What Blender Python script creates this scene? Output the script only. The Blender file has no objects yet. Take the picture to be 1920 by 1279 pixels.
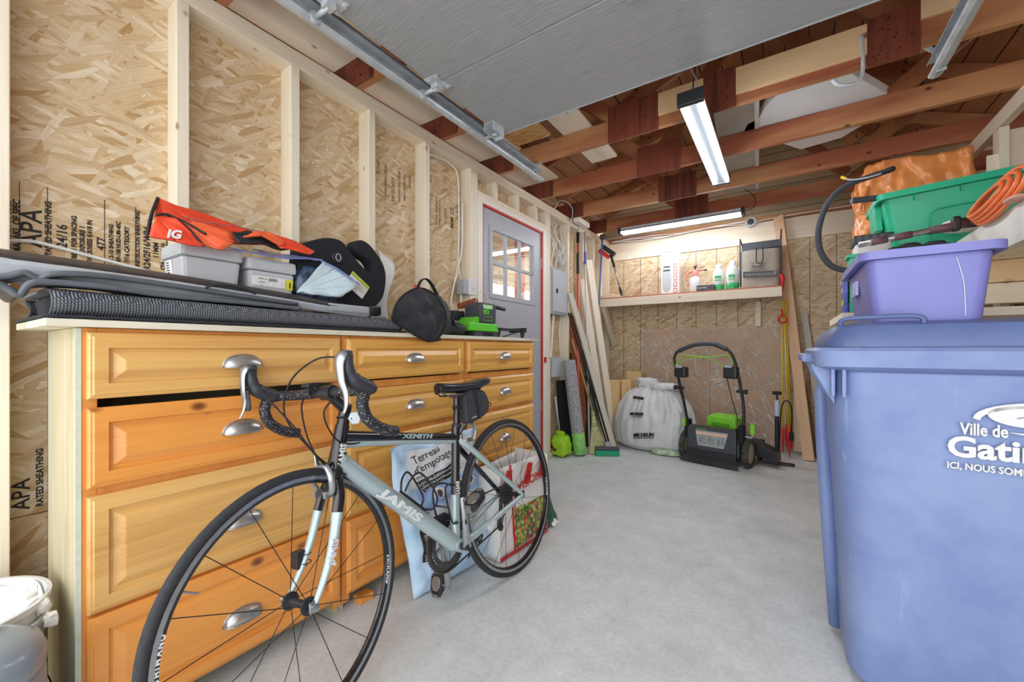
import bpy, bmesh, math, random
from mathutils import Vector, Matrix, noise, Euler

# ------------------------------------------------------------ camera, light
SC = bpy.context.scene
COL = SC.collection
cam_d = bpy.data.cameras.new('camera')
cam = bpy.data.objects.new('camera', cam_d)
COL.objects.link(cam)
cam.location = (0, 0, 1.0)
cam.rotation_euler = (math.radians(90), 0, math.radians(33.777))
cam_d.lens = 14.297
cam_d.sensor_width = 36
cam_d.shift_y = 15.5 / 1920
cam_d.clip_start = 0.02
SC.camera = cam
SC.view_settings.view_transform = 'Standard'
SC.view_settings.look = 'None'
SC.view_settings.gamma = 1
SC.view_settings.use_curve_mapping = False
SC.view_settings.exposure = 1.0

w = bpy.data.worlds.new('daylight')
SC.world = w
w.use_nodes = True
bg = w.node_tree.nodes['Background']
bg.inputs[0].default_value = (0.93, 0.965, 1.0, 1)
bg.inputs[1].default_value = 1.35

# daylight falling through the open garage doorway
al = bpy.data.lights.new('doorway_daylight', 'AREA')
al.shape = 'RECTANGLE'; al.size = 3.0; al.size_y = 2.2
al.energy = 9; al.color = (0.95, 0.975, 1.0)
alo = bpy.data.objects.new('doorway_daylight', al); COL.objects.link(alo)
alo.location = (-0.3, -1.6, 1.35)
alo.rotation_euler = (math.radians(90), 0, 0)

# ------------------------------------------------------------ node helpers
def new_mat(name):
    m = bpy.data.materials.new(name); m.use_nodes = True
    nt = m.node_tree; b = nt.nodes['Principled BSDF']
    return m, nt, b
def N(nt, typ, **kw):
    n = nt.nodes.new(typ)
    for k, v in kw.items():
        if k.startswith('_'): n.inputs[k[1:].replace('_', ' ')].default_value = v
        else: setattr(n, k, v)
    return n
def ramp(nt, stops, interp='LINEAR'):
    n = nt.nodes.new('ShaderNodeValToRGB'); cr = n.color_ramp; cr.interpolation = interp
    while len(cr.elements) > len(stops): cr.elements.remove(cr.elements[0])
    while len(cr.elements) < len(stops): cr.elements.new(0.5)
    for e, (p, c) in zip(cr.elements, stops):
        e.position = p; e.color = (c[0], c[1], c[2], 1)
    return n
def mapped(nt, scale=(1, 1, 1), rot=(0, 0, 0), loc=(0, 0, 0)):
    tc = nt.nodes.new('ShaderNodeTexCoord'); mp = nt.nodes.new('ShaderNodeMapping')
    mp.inputs['Scale'].default_value = scale; mp.inputs['Rotation'].default_value = rot
    mp.inputs['Location'].default_value = loc
    nt.links.new(tc.outputs['Object'], mp.inputs['Vector'])
    return mp.outputs['Vector']
def mapped2(nt, scale, rot):
    """rotate first, then stretch"""
    tc = nt.nodes.new('ShaderNodeTexCoord'); mp = nt.nodes.new('ShaderNodeMapping'); mp.vector_type = 'TEXTURE'
    mp.inputs['Scale'].default_value = tuple(1 / s for s in scale); mp.inputs['Rotation'].default_value = rot
    nt.links.new(tc.outputs['Object'], mp.inputs['Vector']); return mp.outputs['Vector']
def mix(nt, fac, a, b, mode='MIX'):
    n = nt.nodes.new('ShaderNodeMix'); n.data_type = 'RGBA'; n.blend_type = mode
    for sock, v in ((n.inputs[0], fac), (n.inputs[6], a), (n.inputs[7], b)):
        if hasattr(v, 'links') or hasattr(v, 'is_linked'): nt.links.new(v, sock)
        elif isinstance(v, (int, float)): sock.default_value = v
        else: sock.default_value = (v[0], v[1], v[2], 1)
    return n.outputs[2]
def bump(nt, b, height, strength=0.3, dist=0.002):
    n = nt.nodes.new('ShaderNodeBump'); n.inputs['Strength'].default_value = strength
    n.inputs['Distance'].default_value = dist
    nt.links.new(height, n.inputs['Height']); nt.links.new(n.outputs[0], b.inputs['Normal'])
def srgb(h):
    v = [int(h[i:i+2], 16) / 255 for i in (0, 2, 4)]
    return tuple(c / 12.92 if c <= 0.04045 else ((c + 0.055) / 1.055) ** 2.4 for c in v)
_plain = {}
def plain(name, hexc, rough=0.5, metal=0.0, var=0.06, nscale=40, bmp=0.0, coat=0.0, trans=0.0, emis=0.0, spec=None):
    """a solid colour broken up by fine procedural noise"""
    if name in _plain: return _plain[name]
    m, nt, b = new_mat(name); c = srgb(hexc)
    no = N(nt, 'ShaderNodeTexNoise', _Scale=nscale, _Detail=4)
    nt.links.new(mapped(nt), no.inputs['Vector'])
    r = ramp(nt, [(0.3, [x * (1 - var * 1.5) for x in c]), (0.7, [min(1, x * (1 + var)) for x in c])])
    nt.links.new(no.outputs['Fac'], r.inputs[0]); nt.links.new(r.outputs[0], b.inputs['Base Color'])
    b.inputs['Roughness'].default_value = rough; b.inputs['Metallic'].default_value = metal
    if coat: b.inputs['Coat Weight'].default_value = coat
    if spec is not None: b.inputs['Specular IOR Level'].default_value = spec
    if trans:
        b.inputs['Transmission Weight'].default_value = trans
    if emis:
        b.inputs['Emission Color'].default_value = (c[0], c[1], c[2], 1); b.inputs['Emission Strength'].default_value = emis
    if bmp: bump(nt, b, no.outputs['Fac'], bmp)
    _plain[name] = m
    return m
def wood(name, light, dark, axis='z', knots=0.5, rough=0.6, ring=1.0, streak=None, knotcol='5a3018', coat=0.0, gs=1.0):
    m, nt, b = new_mat(name); ai = 'xyz'.index(axis)
    L, D = srgb(light), srgb(dark)
    sc = [14 * gs] * 3; sc[ai] = 0.9 * gs
    n1 = N(nt, 'ShaderNodeTexNoise', _Scale=1.0, _Detail=6, _Roughness=0.6, _Distortion=0.6)
    nt.links.new(mapped(nt, sc), n1.inputs['Vector'])
    sc2 = [120 * gs] * 3; sc2[ai] = 3 * gs
    n2 = N(nt, 'ShaderNodeTexNoise', _Scale=1.0, _Detail=3)
    nt.links.new(mapped(nt, sc2), n2.inputs['Vector'])
    # growth rings
    mth = N(nt, 'ShaderNodeMath', operation='MULTIPLY'); mth.inputs[1].default_value = 9 * ring
    nt.links.new(n1.outputs['Fac'], mth.inputs[0])
    sn = N(nt, 'ShaderNodeMath', operation='SINE'); nt.links.new(mth.outputs[0], sn.inputs[0])
    ab = N(nt, 'ShaderNodeMath', operation='MULTIPLY_ADD'); ab.inputs[1].default_value = 0.3; ab.inputs[2].default_value = 0.2
    nt.links.new(sn.outputs[0], ab.inputs[0])
    ad = N(nt, 'ShaderNodeMath', operation='MULTIPLY_ADD'); ad.inputs[1].default_value = 0.6
    nt.links.new(n2.outputs['Fac'], ad.inputs[0]); nt.links.new(ab.outputs[0], ad.inputs[2])
    r = ramp(nt, [(0.15, L), (0.55, [(a * 2 + c) / 3 for a, c in zip(L, D)]), (1.0, D)])
    nt.links.new(ad.outputs[0], r.inputs[0]); col = r.outputs[0]
    if streak:
        n3 = N(nt, 'ShaderNodeTexNoise', _Scale=1.0, _Detail=3)
        sc3 = [5.0] * 3; sc3[ai] = 0.8
        nt.links.new(mapped(nt, sc3, loc=(3, 1, 7)), n3.inputs['Vector'])
        r3 = ramp(nt, [(0.45, (0, 0, 0)), (0.65, (1, 1, 1))]); nt.links.new(n3.outputs['Fac'], r3.inputs[0])
        col = mix(nt, r3.outputs[0], col, srgb(streak))
    if knots > 0:
        sk = [9.0] * 3; sk[ai] = 6.0
        vo = N(nt, 'ShaderNodeTexVoronoi', _Scale=1.0)
        nt.links.new(mapped(nt, sk, loc=(0.37, 0.21, 0.55)), vo.inputs['Vector'])
        kr = ramp(nt, [(0.0, (1, 1, 1)), (0.10 * knots, (0.75, .75, .75)), (0.2 * knots, (0, 0, 0))])
        nt.links.new(vo.outputs['Distance'], kr.inputs[0])
        col = mix(nt, kr.outputs[0], col, srgb(knotcol))
    nt.links.new(col, b.inputs['Base Color'])
    b.inputs['Roughness'].default_value = rough
    if coat: b.inputs['Coat Weight'].default_value = coat; b.inputs['Coat Roughness'].default_value = 0.25
    bump(nt, b, ad.outputs[0], 0.25, 0.001)
    return m
def osb(name, plane='yz', pal=('e3cba6', 'd2b184', 'f0dfc2', 'b98f5c', 'ead4b0'), grid=False, s=1.0):
    """oriented strand board: several rotated layers of stretched cells"""
    m, nt, b = new_mat(name)
    tc = nt.nodes.new('ShaderNodeTexCoord'); sx = nt.nodes.new('ShaderNodeSeparateXYZ')
    nt.links.new(tc.outputs['Object'], sx.inputs[0])
    cb = nt.nodes.new('ShaderNodeCombineXYZ')
    nt.links.new(sx.outputs['XYZ'.index(plane[0].upper())], cb.inputs[0])
    nt.links.new(sx.outputs['XYZ'.index(plane[1].upper())], cb.inputs[1])
    dn = N(nt, 'ShaderNodeTexNoise', _Scale=6.0, _Detail=2)
    nt.links.new(cb.outputs[0], dn.inputs['Vector'])
    dm = N(nt, 'ShaderNodeVectorMath', operation='SCALE'); dm.inputs['Scale'].default_value = 0.02
    nt.links.new(dn.outputs['Color'], dm.inputs[0])
    dv = N(nt, 'ShaderNodeVectorMath', operation='ADD')
    nt.links.new(cb.outputs[0], dv.inputs[0]); nt.links.new(dm.outputs[0], dv.inputs[1])
    col = None; hgt = None
    P = [srgb(p) for p in pal]
    for i, (ang, sc) in enumerate(((15, 1.0), (-34, 0.75), (4, 1.1), (68, 0.9), (-12, 1.3), (38, 0.85))):
        mp = nt.nodes.new('ShaderNodeMapping')
        mp.inputs['Rotation'].default_value = (0, 0, math.radians(ang))
        mp.vector_type = 'TEXTURE'
        mp.inputs['Scale'].default_value = (1 / (9 * sc * s), 1 / (46 * sc * s), 1)
        mp.inputs['Location'].default_value = (i * 3.3, i * 7.1, 0)
        nt.links.new(dv.outputs[0], mp.inputs['Vector'])
        vo = N(nt, 'ShaderNodeTexVoronoi', _Scale=1.0); vo.voronoi_dimensions = '2D'
        nt.links.new(mp.outputs[0], vo.inputs['Vector'])
        se = nt.nodes.new('ShaderNodeSeparateColor'); nt.links.new(vo.outputs['Color'], se.inputs[0])
        k = i % len(P)
        r = ramp(nt, [(0.0, P[k]), (0.25, P[(k + 1) % 5]), (0.5, P[(k + 2) % 5]), (0.8, P[(k + 3) % 5]), (1.0, P[(k + 4) % 5])])
        nt.links.new(se.outputs[0], r.inputs[0])
        fi = N(nt, 'ShaderNodeTexNoise', _Scale=1.0, _Detail=3)
        mp2 = nt.nodes.new('ShaderNodeMapping'); mp2.inputs['Scale'].default_value = (1, 6, 1)
        nt.links.new(mp.outputs[0], mp2.inputs['Vector']); nt.links.new(mp2.outputs[0], fi.inputs['Vector'])
        fr = ramp(nt, [(0.3, (0.84, 0.8, 0.75)), (0.7, (1.06, 1.06, 1.06))]); nt.links.new(fi.outputs['Fac'], fr.inputs[0])
        c = mix(nt, 1.0, r.outputs[0], fr.outputs[0], 'MULTIPLY')
        if col is None: col = c; hgt = se.outputs[2]
        else:
            st = N(nt, 'ShaderNodeMath', operation='LESS_THAN'); st.inputs[1].default_value = 0.33
            nt.links.new(se.outputs[1], st.inputs[0])
            col = mix(nt, st.outputs[0], col, c)
            hm = nt.nodes.new('ShaderNodeMix'); nt.links.new(st.outputs[0], hm.inputs[0])
            nt.links.new(hgt, hm.inputs[2]); nt.links.new(se.outputs[2], hm.inputs[3]); hgt = hm.outputs[0]
    # dark gaps between strands
    gn = N(nt, 'ShaderNodeTexNoise', _Scale=1.0, _Detail=6, _Roughness=0.7)
    mp = nt.nodes.new('ShaderNodeMapping'); mp.inputs['Scale'].default_value = (22, 50, 1); mp.inputs['Rotation'].default_value = (0, 0, 0.3)
    nt.links.new(dv.outputs[0], mp.inputs['Vector']); nt.links.new(mp.outputs[0], gn.inputs['Vector'])
    gr = ramp(nt, [(0.63, (0, 0, 0)), (0.72, (1, 1, 1))]); nt.links.new(gn.outputs['Fac'], gr.inputs[0])
    gm = N(nt, 'ShaderNodeMath', operation='MULTIPLY'); gm.inputs[1].default_value = 0.6
    nt.links.new(gr.outputs[0], gm.inputs[0])
    col = mix(nt, gm.outputs[0], col, srgb('7a5534'))
    if grid:   # factory printed nailing lines
        for o, wd, st in ((0, 0.018, 0.75), (1, 0.009, 0.5)):
            a = N(nt, 'ShaderNodeMath', operation='MULTIPLY_ADD'); a.inputs[1].default_value = 1 / 0.2045; a.inputs[2].default_value = 20.0 if o == 0 else 20.17
            nt.links.new(sx.outputs['XYZ'.index(plane[o].upper())], a.inputs[0])
            f = N(nt, 'ShaderNodeMath', operation='FRACT'); nt.links.new(a.outputs[0], f.inputs[0])
            l = N(nt, 'ShaderNodeMath', operation='LESS_THAN'); l.inputs[1].default_value = wd * 2
            nt.links.new(f.outputs[0], l.inputs[0])
            x = N(nt, 'ShaderNodeMath', operation='MULTIPLY'); x.inputs[1].default_value = st
            nt.links.new(l.outputs[0], x.inputs[0])
            col = mix(nt, x.outputs[0], col, srgb('4d463c'))
    nt.links.new(col, b.inputs['Base Color']); b.inputs['Roughness'].default_value = 0.62
    bump(nt, b, hgt, 0.35, 0.003)
    return m
def planks(name, pitch_axis, pitch, light, dark, grain_axis, groove='2a1a10', gw=0.06, knots=0.6, offset=0.0):
    m = wood(name, light, dark, grain_axis, knots); nt = m.node_tree; b = nt.nodes['Principled BSDF']
    src = b.inputs['Base Color'].links[0].from_socket
    tc = nt.nodes.new('ShaderNodeTexCoord'); sx = nt.nodes.new('ShaderNodeSeparateXYZ')
    nt.links.new(tc.outputs['Object'], sx.inputs[0])
    a = N(nt, 'ShaderNodeMath', operation='MULTIPLY_ADD'); a.inputs[1].default_value = 1 / pitch; a.inputs[2].default_value = 40 + offset
    nt.links.new(sx.outputs['XYZ'.index(pitch_axis.upper())], a.inputs[0])
    fl = N(nt, 'ShaderNodeMath', operation='FLOOR'); nt.links.new(a.outputs[0], fl.inputs[0])
    wn = nt.nodes.new('ShaderNodeTexWhiteNoise'); wn.noise_dimensions = '1D'; nt.links.new(fl.outputs[0], wn.inputs['W'])
    vr = ramp(nt, [(0, (0.72, 0.7, 0.68)), (1, (1.12, 1.1, 1.08))]); nt.links.new(wn.outputs['Value'], vr.inputs[0])
    col = mix(nt, 1.0, src, vr.outputs[0], 'MULTIPLY')
    f = N(nt, 'ShaderNodeMath', operation='FRACT'); nt.links.new(a.outputs[0], f.inputs[0])
    l = N(nt, 'ShaderNodeMath', operation='LESS_THAN'); l.inputs[1].default_value = gw
    nt.links.new(f.outputs[0], l.inputs[0])
    col = mix(nt, l.outputs[0], col, srgb(groove))
    nt.links.new(col, b.inputs['Base Color'])
    return m

# ------------------------------------------------------------ mesh helpers
class MB:
    """collects shapes and links them as ONE mesh object"""
    def __init__(s): s.v = []; s.f = []
    def add(s, vs, fs, M=None):
        o = len(s.v)
        s.v += [tuple(M @ Vector(p)) if M is not None else tuple(p) for p in vs]
        s.f += [tuple(i + o for i in f) for f in fs]
        return s
    def box(s, x0, x1, y0, y1, z0, z1, M=None):
        vs = [(x0,y0,z0),(x1,y0,z0),(x1,y1,z0),(x0,y1,z0),(x0,y0,z1),(x1,y0,z1),(x1,y1,z1),(x0,y1,z1)]
        return s.add(vs, [(0,3,2,1),(4,5,6,7),(0,1,5,4),(1,2,6,5),(2,3,7,6),(3,0,4,7)], M)
    def tube(s, pts, r, n=8, closed=False, M=None, flat=1.0, cap=True):
        pts = [Vector(p) for p in pts]; k = len(pts)
        rs = r if isinstance(r, (list, tuple)) else [r] * k
        vs = []; fs = []; nv = None
        for i, p in enumerate(pts):
            if closed: t = pts[(i + 1) % k] - pts[i - 1]
            else: t = pts[min(i + 1, k - 1)] - pts[max(i - 1, 0)]
            if t.length < 1e-9: t = Vector((0, 0, 1))
            t.normalize()
            if nv is None:
                nv = t.cross(Vector((0, 0, 1)))
                if nv.length < 0.05: nv = t.cross(Vector((0, 1, 0)))
            nv = nv - t * nv.dot(t)
            if nv.length < 1e-6: nv = t.orthogonal()
            nv.normalize(); bv = t.cross(nv)
            for j in range(n):
                a = 2 * math.pi * j / n
                vs.append(p + (nv * math.cos(a) + bv * (math.sin(a) * flat)) * rs[i])
        for i in range(k if closed else k - 1):
            a = i * n; c = ((i + 1) % k) * n
            for j in range(n): fs.append((a + j, a + (j + 1) % n, c + (j + 1) % n, c + j))
        if not closed and cap:
            fs.append(tuple(reversed(range(n)))); fs.append(tuple((k - 1) * n + j for j in range(n)))
        return s.add(vs, fs, M)
    def lathe(s, prof, n=24, M=None, a0=0.0, a1=2 * math.pi):
        """profile [(radius, z)] turned about z"""
        full = abs(a1 - a0 - 2 * math.pi) < 1e-6; m = n if full else n + 1
        vs = []; fs = []; k = len(prof)
        for (r, z) in prof:
            for j in range(m):
                a = a0 + (a1 - a0) * j / n; vs.append((r * math.cos(a), r * math.sin(a), z))
        for i in range(k - 1):
            for j in range(n):
                j2 = (j + 1) % m; fs.append((i * m + j, i * m + j2, (i + 1) * m + j2, (i + 1) * m + j))
        return s.add(vs, fs, M)
    def prism(s, poly, h0, h1, M=None):
        n = len(poly)
        vs = [(x, y, h0) for x, y in poly] + [(x, y, h1) for x, y in poly]
        fs = [tuple(reversed(range(n))), tuple(range(n, 2 * n))]
        fs += [(i, (i + 1) % n, n + (i + 1) % n, n + i) for i in range(n)]
        return s.add(vs, fs, M)
    def grid(s, fn, nu, nv, M=None, wrap=False):
        vs = [fn(i / nu, j / nv) for i in range(nu + (0 if wrap else 1)) for j in range(nv + 1)]
        fs = []; k = nv + 1; mu = nu if wrap else nu + 1
        for i in range(nu):
            for j in range(nv):
                i2 = (i + 1) % mu
                fs.append((i * k + j, i2 * k + j, i2 * k + j + 1, i * k + j + 1))
        return s.add(vs, fs, M)
    def blob(s, c, size, e=0.6, nu=28, nv=16, amp=0.0, freq=4, seed=0, M=None, fn=None):
        """superellipsoid with noise; fn may reshape a point"""
        def sg(x, p): return math.copysign(abs(x) ** p, x)
        def g(u, v):
            a = u * 2 * math.pi; b = (v - 0.5) * math.pi * 0.998
            p = Vector((sg(math.cos(b), e) * sg(math.cos(a), e), sg(math.cos(b), e) * sg(math.sin(a), e), sg(math.sin(b), e)))
            if amp:
                d = noise.noise(p * freq + Vector((seed * 7.3, seed, 0)))
                d += 0.5 * noise.noise(p * freq * 2.3 + Vector((seed, 3, 1)))
                p = p * (1 + amp * d)
            p = Vector((p.x * size[0], p.y * size[1], p.z * size[2]))
            if fn: p = Vector(fn(p))
            return p + Vector(c)
        vs = [g(i / nu, j / nv) for i in range(nu) for j in range(nv + 1)]; k = nv + 1; fs = []
        for i in range(nu):
            for j in range(nv):
                i2 = (i + 1) % nu; fs.append((i * k + j, i2 * k + j, i2 * k + j + 1, i * k + j + 1))
        fs.append(tuple(i * k for i in reversed(range(nu)))); fs.append(tuple(i * k + nv for i in range(nu)))
        return s.add(vs, fs, M)
    def text(s, body, size, M, ext=0.0004, align='LEFT', shear=0.0, sx=1.0, bold=0.0, maxw=None):
        cu = bpy.data.curves.new('lettering_curve', 'FONT'); cu.body = body; cu.size = size; cu.extrude = ext
        cu.align_x = align; cu.shear = shear; cu.resolution_u = 3; cu.offset = bold
        ob = bpy.data.objects.new('lettering_curve', cu); me = ob.to_mesh()
        if me is not None and len(me.vertices):
            if maxw:
                ww = max(v.co.x for v in me.vertices) - min(v.co.x for v in me.vertices); sx = maxw / max(ww, 1e-6)
            s.add([(v.co.x * sx, v.co.y, v.co.z) for v in me.vertices], [tuple(p.vertices) for p in me.polygons], M)
        ob.to_mesh_clear(); bpy.data.objects.remove(ob); bpy.data.curves.remove(cu)
        return s
    def build(s, name, mat, parent=None, smooth=False, bevel=0.0, sub=0, solid=0.0, seg=2, auto=None):
        me = bpy.data.meshes.new(name); me.from_pydata(s.v, [], s.f); me.update()
        bm = bmesh.new(); bm.from_mesh(me); bmesh.ops.recalc_face_normals(bm, faces=bm.faces[:])
        if bevel:
            es = [e for e in bm.edges if len(e.link_faces) == 2 and e.calc_face_angle(0) > 0.5]
            bmesh.ops.bevel(bm, geom=es, offset=bevel, segments=seg, affect='EDGES', profile=0.6, clamp_overlap=True)
        bm.to_mesh(me); bm.free()
        if smooth:
            for p in me.polygons: p.use_smooth = True
            if auto is not None: me.set_sharp_from_angle(angle=math.radians(auto))
        o = bpy.data.objects.new(name, me); COL.objects.link(o)
        if mat: me.materials.append(mat)
        if solid:
            md = o.modifiers.new('solid', 'SOLIDIFY'); md.thickness = solid; md.offset = 0
        if sub:
            md = o.modifiers.new('sub', 'SUBSURF'); md.levels = sub; md.render_levels = sub
        if parent: o.parent = parent; o.matrix_parent_inverse = parent.matrix_world.inverted() if parent.get('_abs') else Matrix()
        return o
def tag(o, label, cat, group=None):
    o['label'] = label; o['category'] = cat
    if group: o['group'] = group
    return o
def thing(name, label, cat, loc=(0, 0, 0), group=None, M=None):
    o = bpy.data.objects.new(name, None); COL.objects.link(o); o.empty_display_size = 0.05
    o.matrix_world = M if M is not None else Matrix.Translation(loc)
    return tag(o, label, cat, group)
def structure(o): o['kind'] = 'structure'; return o
def rel(t):
    """world coordinates -> the thing's own coordinates"""
    return t.matrix_world.inverted()
def frame(o, x, y):
    """matrix with origin o, x axis along x, y axis near y"""
    x = Vector(x).normalized(); y = Vector(y); z = x.cross(y).normalized(); y = z.cross(x)
    return Matrix(((x[0], y[0], z[0], o[0]), (x[1], y[1], z[1], o[1]), (x[2], y[2], z[2], o[2]), (0, 0, 0, 1)))
def bezier(pts, n=8):
    """smooth curve through pts (Catmull-Rom)"""
    P = [Vector(p) for p in pts]; out = []
    for i in range(len(P) - 1):
        a = P[max(i - 1, 0)]; b = P[i]; c = P[i + 1]; d = P[min(i + 2, len(P) - 1)]
        for k in range(n):
            t = k / n
            out.append(0.5 * ((2 * b) + (c - a) * t + (2 * a - 5 * b + 4 * c - d) * t * t + (3 * b - a - 3 * c + d) * t ** 3))
    out.append(P[-1]); return out
def lean_board(name, label, cat, p0, p1, w, t, mat, facing=(1, 0, 0), group=None, bevel=0.002):
    """a straight board from p0 (foot) to p1 (top); w across, t deep along `facing`"""
    z = (Vector(p1) - Vector(p0)); L = z.length; z.normalize()
    f = Vector(facing); f = (f - z * f.dot(z)).normalized(); x = f.cross(z)
    M = Matrix(((x[0], f[0], z[0], p0[0]), (x[1], f[1], z[1], p0[1]), (x[2], f[2], z[2], p0[2]), (0, 0, 0, 1)))
    o = MB().box(-w / 2, w / 2, -t / 2, t / 2, 0, L).build(name, mat, bevel=bevel)
    o.matrix_world = M
    return tag(o, label, cat, group)
def copy_tree(o, parent=None):
    c = o.copy(); COL.objects.link(c); c.parent = parent
    for ch in o.children: copy_tree(ch, c)
    return c
random.seed(4)
# ------------------------------------------------------------ materials of the setting
M_stud = wood('pale_spruce_upright', 'efe4cf', 'd2bd98', 'z', 0.55, knotcol='9a7548')
M_studx = wood('pale_spruce_across', 'efe2cc', 'd0b88f', 'x', 0.55, knotcol='9a7548')
M_study = wood('pale_spruce_lengthwise', 'efe2cc', 'd0b88f', 'y', 0.55, knotcol='9a7548')
M_old = wood('old_red_brown_timber', 'a0593a', '421a10', 'x', 0.6, streak='c08a5c', knotcol='2a0f08')
M_oldz = wood('old_brown_timber', '9a6038', '4d2614', 'z', 0.6, streak='7a4426', knotcol='2a0f08')
M_gus = wood('dark_plywood_gusset', '7c3a22', '3c180c', 'z', 0.25, ring=2.2, knotcol='1d0a05', gs=0.7)
M_palex = wood('honey_pine_across', 'e9c999', 'c48a52', 'x', 0.9, knotcol='7a4520')
M_osbL = osb('osb_left_wall', 'yz', pal=('dfcaa9', 'cfb185', 'ecdcc2', 'bd9866', 'dbc29b'), s=1.3)
M_osbB = osb('osb_back_wall', 'xz', pal=('e3d2b2', 'd6bd94', 'ecdfc4', 'bf9f72', 'dcc8a2'), grid=True, s=1.25)
M_osbR = osb('osb_right_wall', 'yz', pal=('d9b583', 'c08c50', 'e8cda0', '9a6c3a', 'cfa66d'))
M_osbC = osb('osb_loft', 'xy', pal=('e0b676', 'c98f4a', 'eed2a0', 'a8703a', 'd8a865'))
M_deck = planks('roof_planks', 'x', 0.135, 'b57d52', '63371d', 'y')
M_gable = planks('gable_siding', 'z', 0.083, 'cbb894', 'a08c68', 'x', groove='5a4a34', gw=0.07, knots=0.4)
M_ply = plain('pale_plywood', 'e6d2b0', 0.6, var=0.05, nscale=6)
def concrete():
    m, nt, b = new_mat('concrete')
    v = mapped(nt)
    n1 = N(nt, 'ShaderNodeTexNoise', _Scale=1.6, _Detail=8, _Roughness=0.65)
    n2 = N(nt, 'ShaderNodeTexNoise', _Scale=60, _Detail=5)
    n3 = N(nt, 'ShaderNodeTexNoise', _Scale=9, _Detail=6, _Roughness=0.7)
    for n in (n1, n2, n3): nt.links.new(v, n.inputs['Vector'])
    r = ramp(nt, [(0.3, srgb('c3c7c5')), (0.5, srgb('d3d6d5')), (0.7, srgb('dcdede'))])
    nt.links.new(n1.outputs['Fac'], r.inputs[0])
    r2 = ramp(nt, [(0.35, (0.9, 0.9, 0.9)), (0.65, (1.04, 1.04, 1.04))]); nt.links.new(n3.outputs['Fac'], r2.inputs[0])
    c = mix(nt, 1.0, r.outputs[0], r2.outputs[0], 'MULTIPLY')
    r4 = ramp(nt, [(0.3, (0.9, 0.9, 0.9)), (0.6, (1.02, 1.02, 1.02))]); nt.links.new(n2.outputs['Fac'], r4.inputs[0])
    c = mix(nt, 1.0, c, r4.outputs[0], 'MULTIPLY')
    vo = N(nt, 'ShaderNodeTexVoronoi', _Scale=2.3); nt.links.new(v, vo.inputs['Vector'])
    r3 = ramp(nt, [(0.0, (1, 1, 1)), (0.02, (1, 1, 1)), (0.035, (0, 0, 0))]); nt.links.new(vo.outputs['Distance'], r3.inputs[0])
    c = mix(nt, r3.outputs[0], c, srgb('8b8d88'))
    nt.links.new(c, b.inputs['Base Color']); b.inputs['Roughness'].default_value = 0.55
    bump(nt, b, n3.outputs['Fac'], 0.25, 0.004)
    return m
M_conc = concrete()
M_ink = plain('black_ink', '2d261f', 0.7)
M_inkf = plain('faded_ink', '8b7254', 0.7)
M_cable = plain('white_cable', 'e9e9e6', 0.4)
M_galv = plain('galvanised_steel', 'c6ccd1', 0.35, metal=0.2, var=0.12, nscale=18)
M_steel = plain('brushed_steel', 'bdbdbd', 0.30, metal=0.85, var=0.1, nscale=120)
M_dark = plain('black_plastic', '26272b', 0.42, var=0.15)
M_black = plain('matt_black', '141417', 0.7, var=0.15)
M_white = plain('white_plastic', 'dedede', 0.4, var=0.02)
M_grey = plain('grey_plastic', 'a9adb3', 0.45, var=0.04)

# ------------------------------------------------------------ floor, walls, roof
XL = -1.89; YB = 4.90; XR = 1.50; ZP = 2.255
fl = structure(MB().box(-2.1, 1.9, -2.0, 5.1, -0.1, 0).build('floor', M_conc))

wl = MB()
wl.box(XL - 0.015, XL, -0.3, 2.30, 0, 2.33).box(XL - 0.015, XL, 2.30, 3.20, 2.06, 2.33).box(XL - 0.015, XL, 3.20, 5.0, 0, 2.33)
wall_left = structure(wl.build('wall_left', M_osbL))
def wp(nm, b, m, bev=0.003): return b.build(nm, m, wall_left, bevel=bev)
for y1 in (-0.245, 0.165, 0.578, 0.984, 1.389, 1.788, 2.255, 2.215, 3.29, 3.331, 3.735, 4.10, 4.40, 4.62, 4.88):
    y1 = y1
    wp('stud', MB().box(XL, -1.80, y1 - 0.038, y1, 0.038, ZP), M_stud)
for y1 in (2.50, 2.80, 3.10):
    wp('cripple_stud', MB().box(XL, -1.80, y1 - 0.038, y1, 2.13, ZP), M_stud)
wp('header', MB().box(XL, -1.80, 2.257, 3.250, 2.085, 2.128), M_study)
wp('bottom_plate', MB().box(XL, -1.80, -0.3, 2.21, 0.0, 0.038), M_study)
wp('bottom_plate', MB().box(XL, -1.80, 3.25, 4.9, 0.0, 0.038), M_study)
wp('top_plate', MB().box(XL, -1.80, -0.3, 4.9, ZP, ZP + 0.036), M_study)
wp('top_plate', MB().box(XL, -1.80, -0.3, 4.9, ZP + 0.037, ZP + 0.072), M_study)
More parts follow.
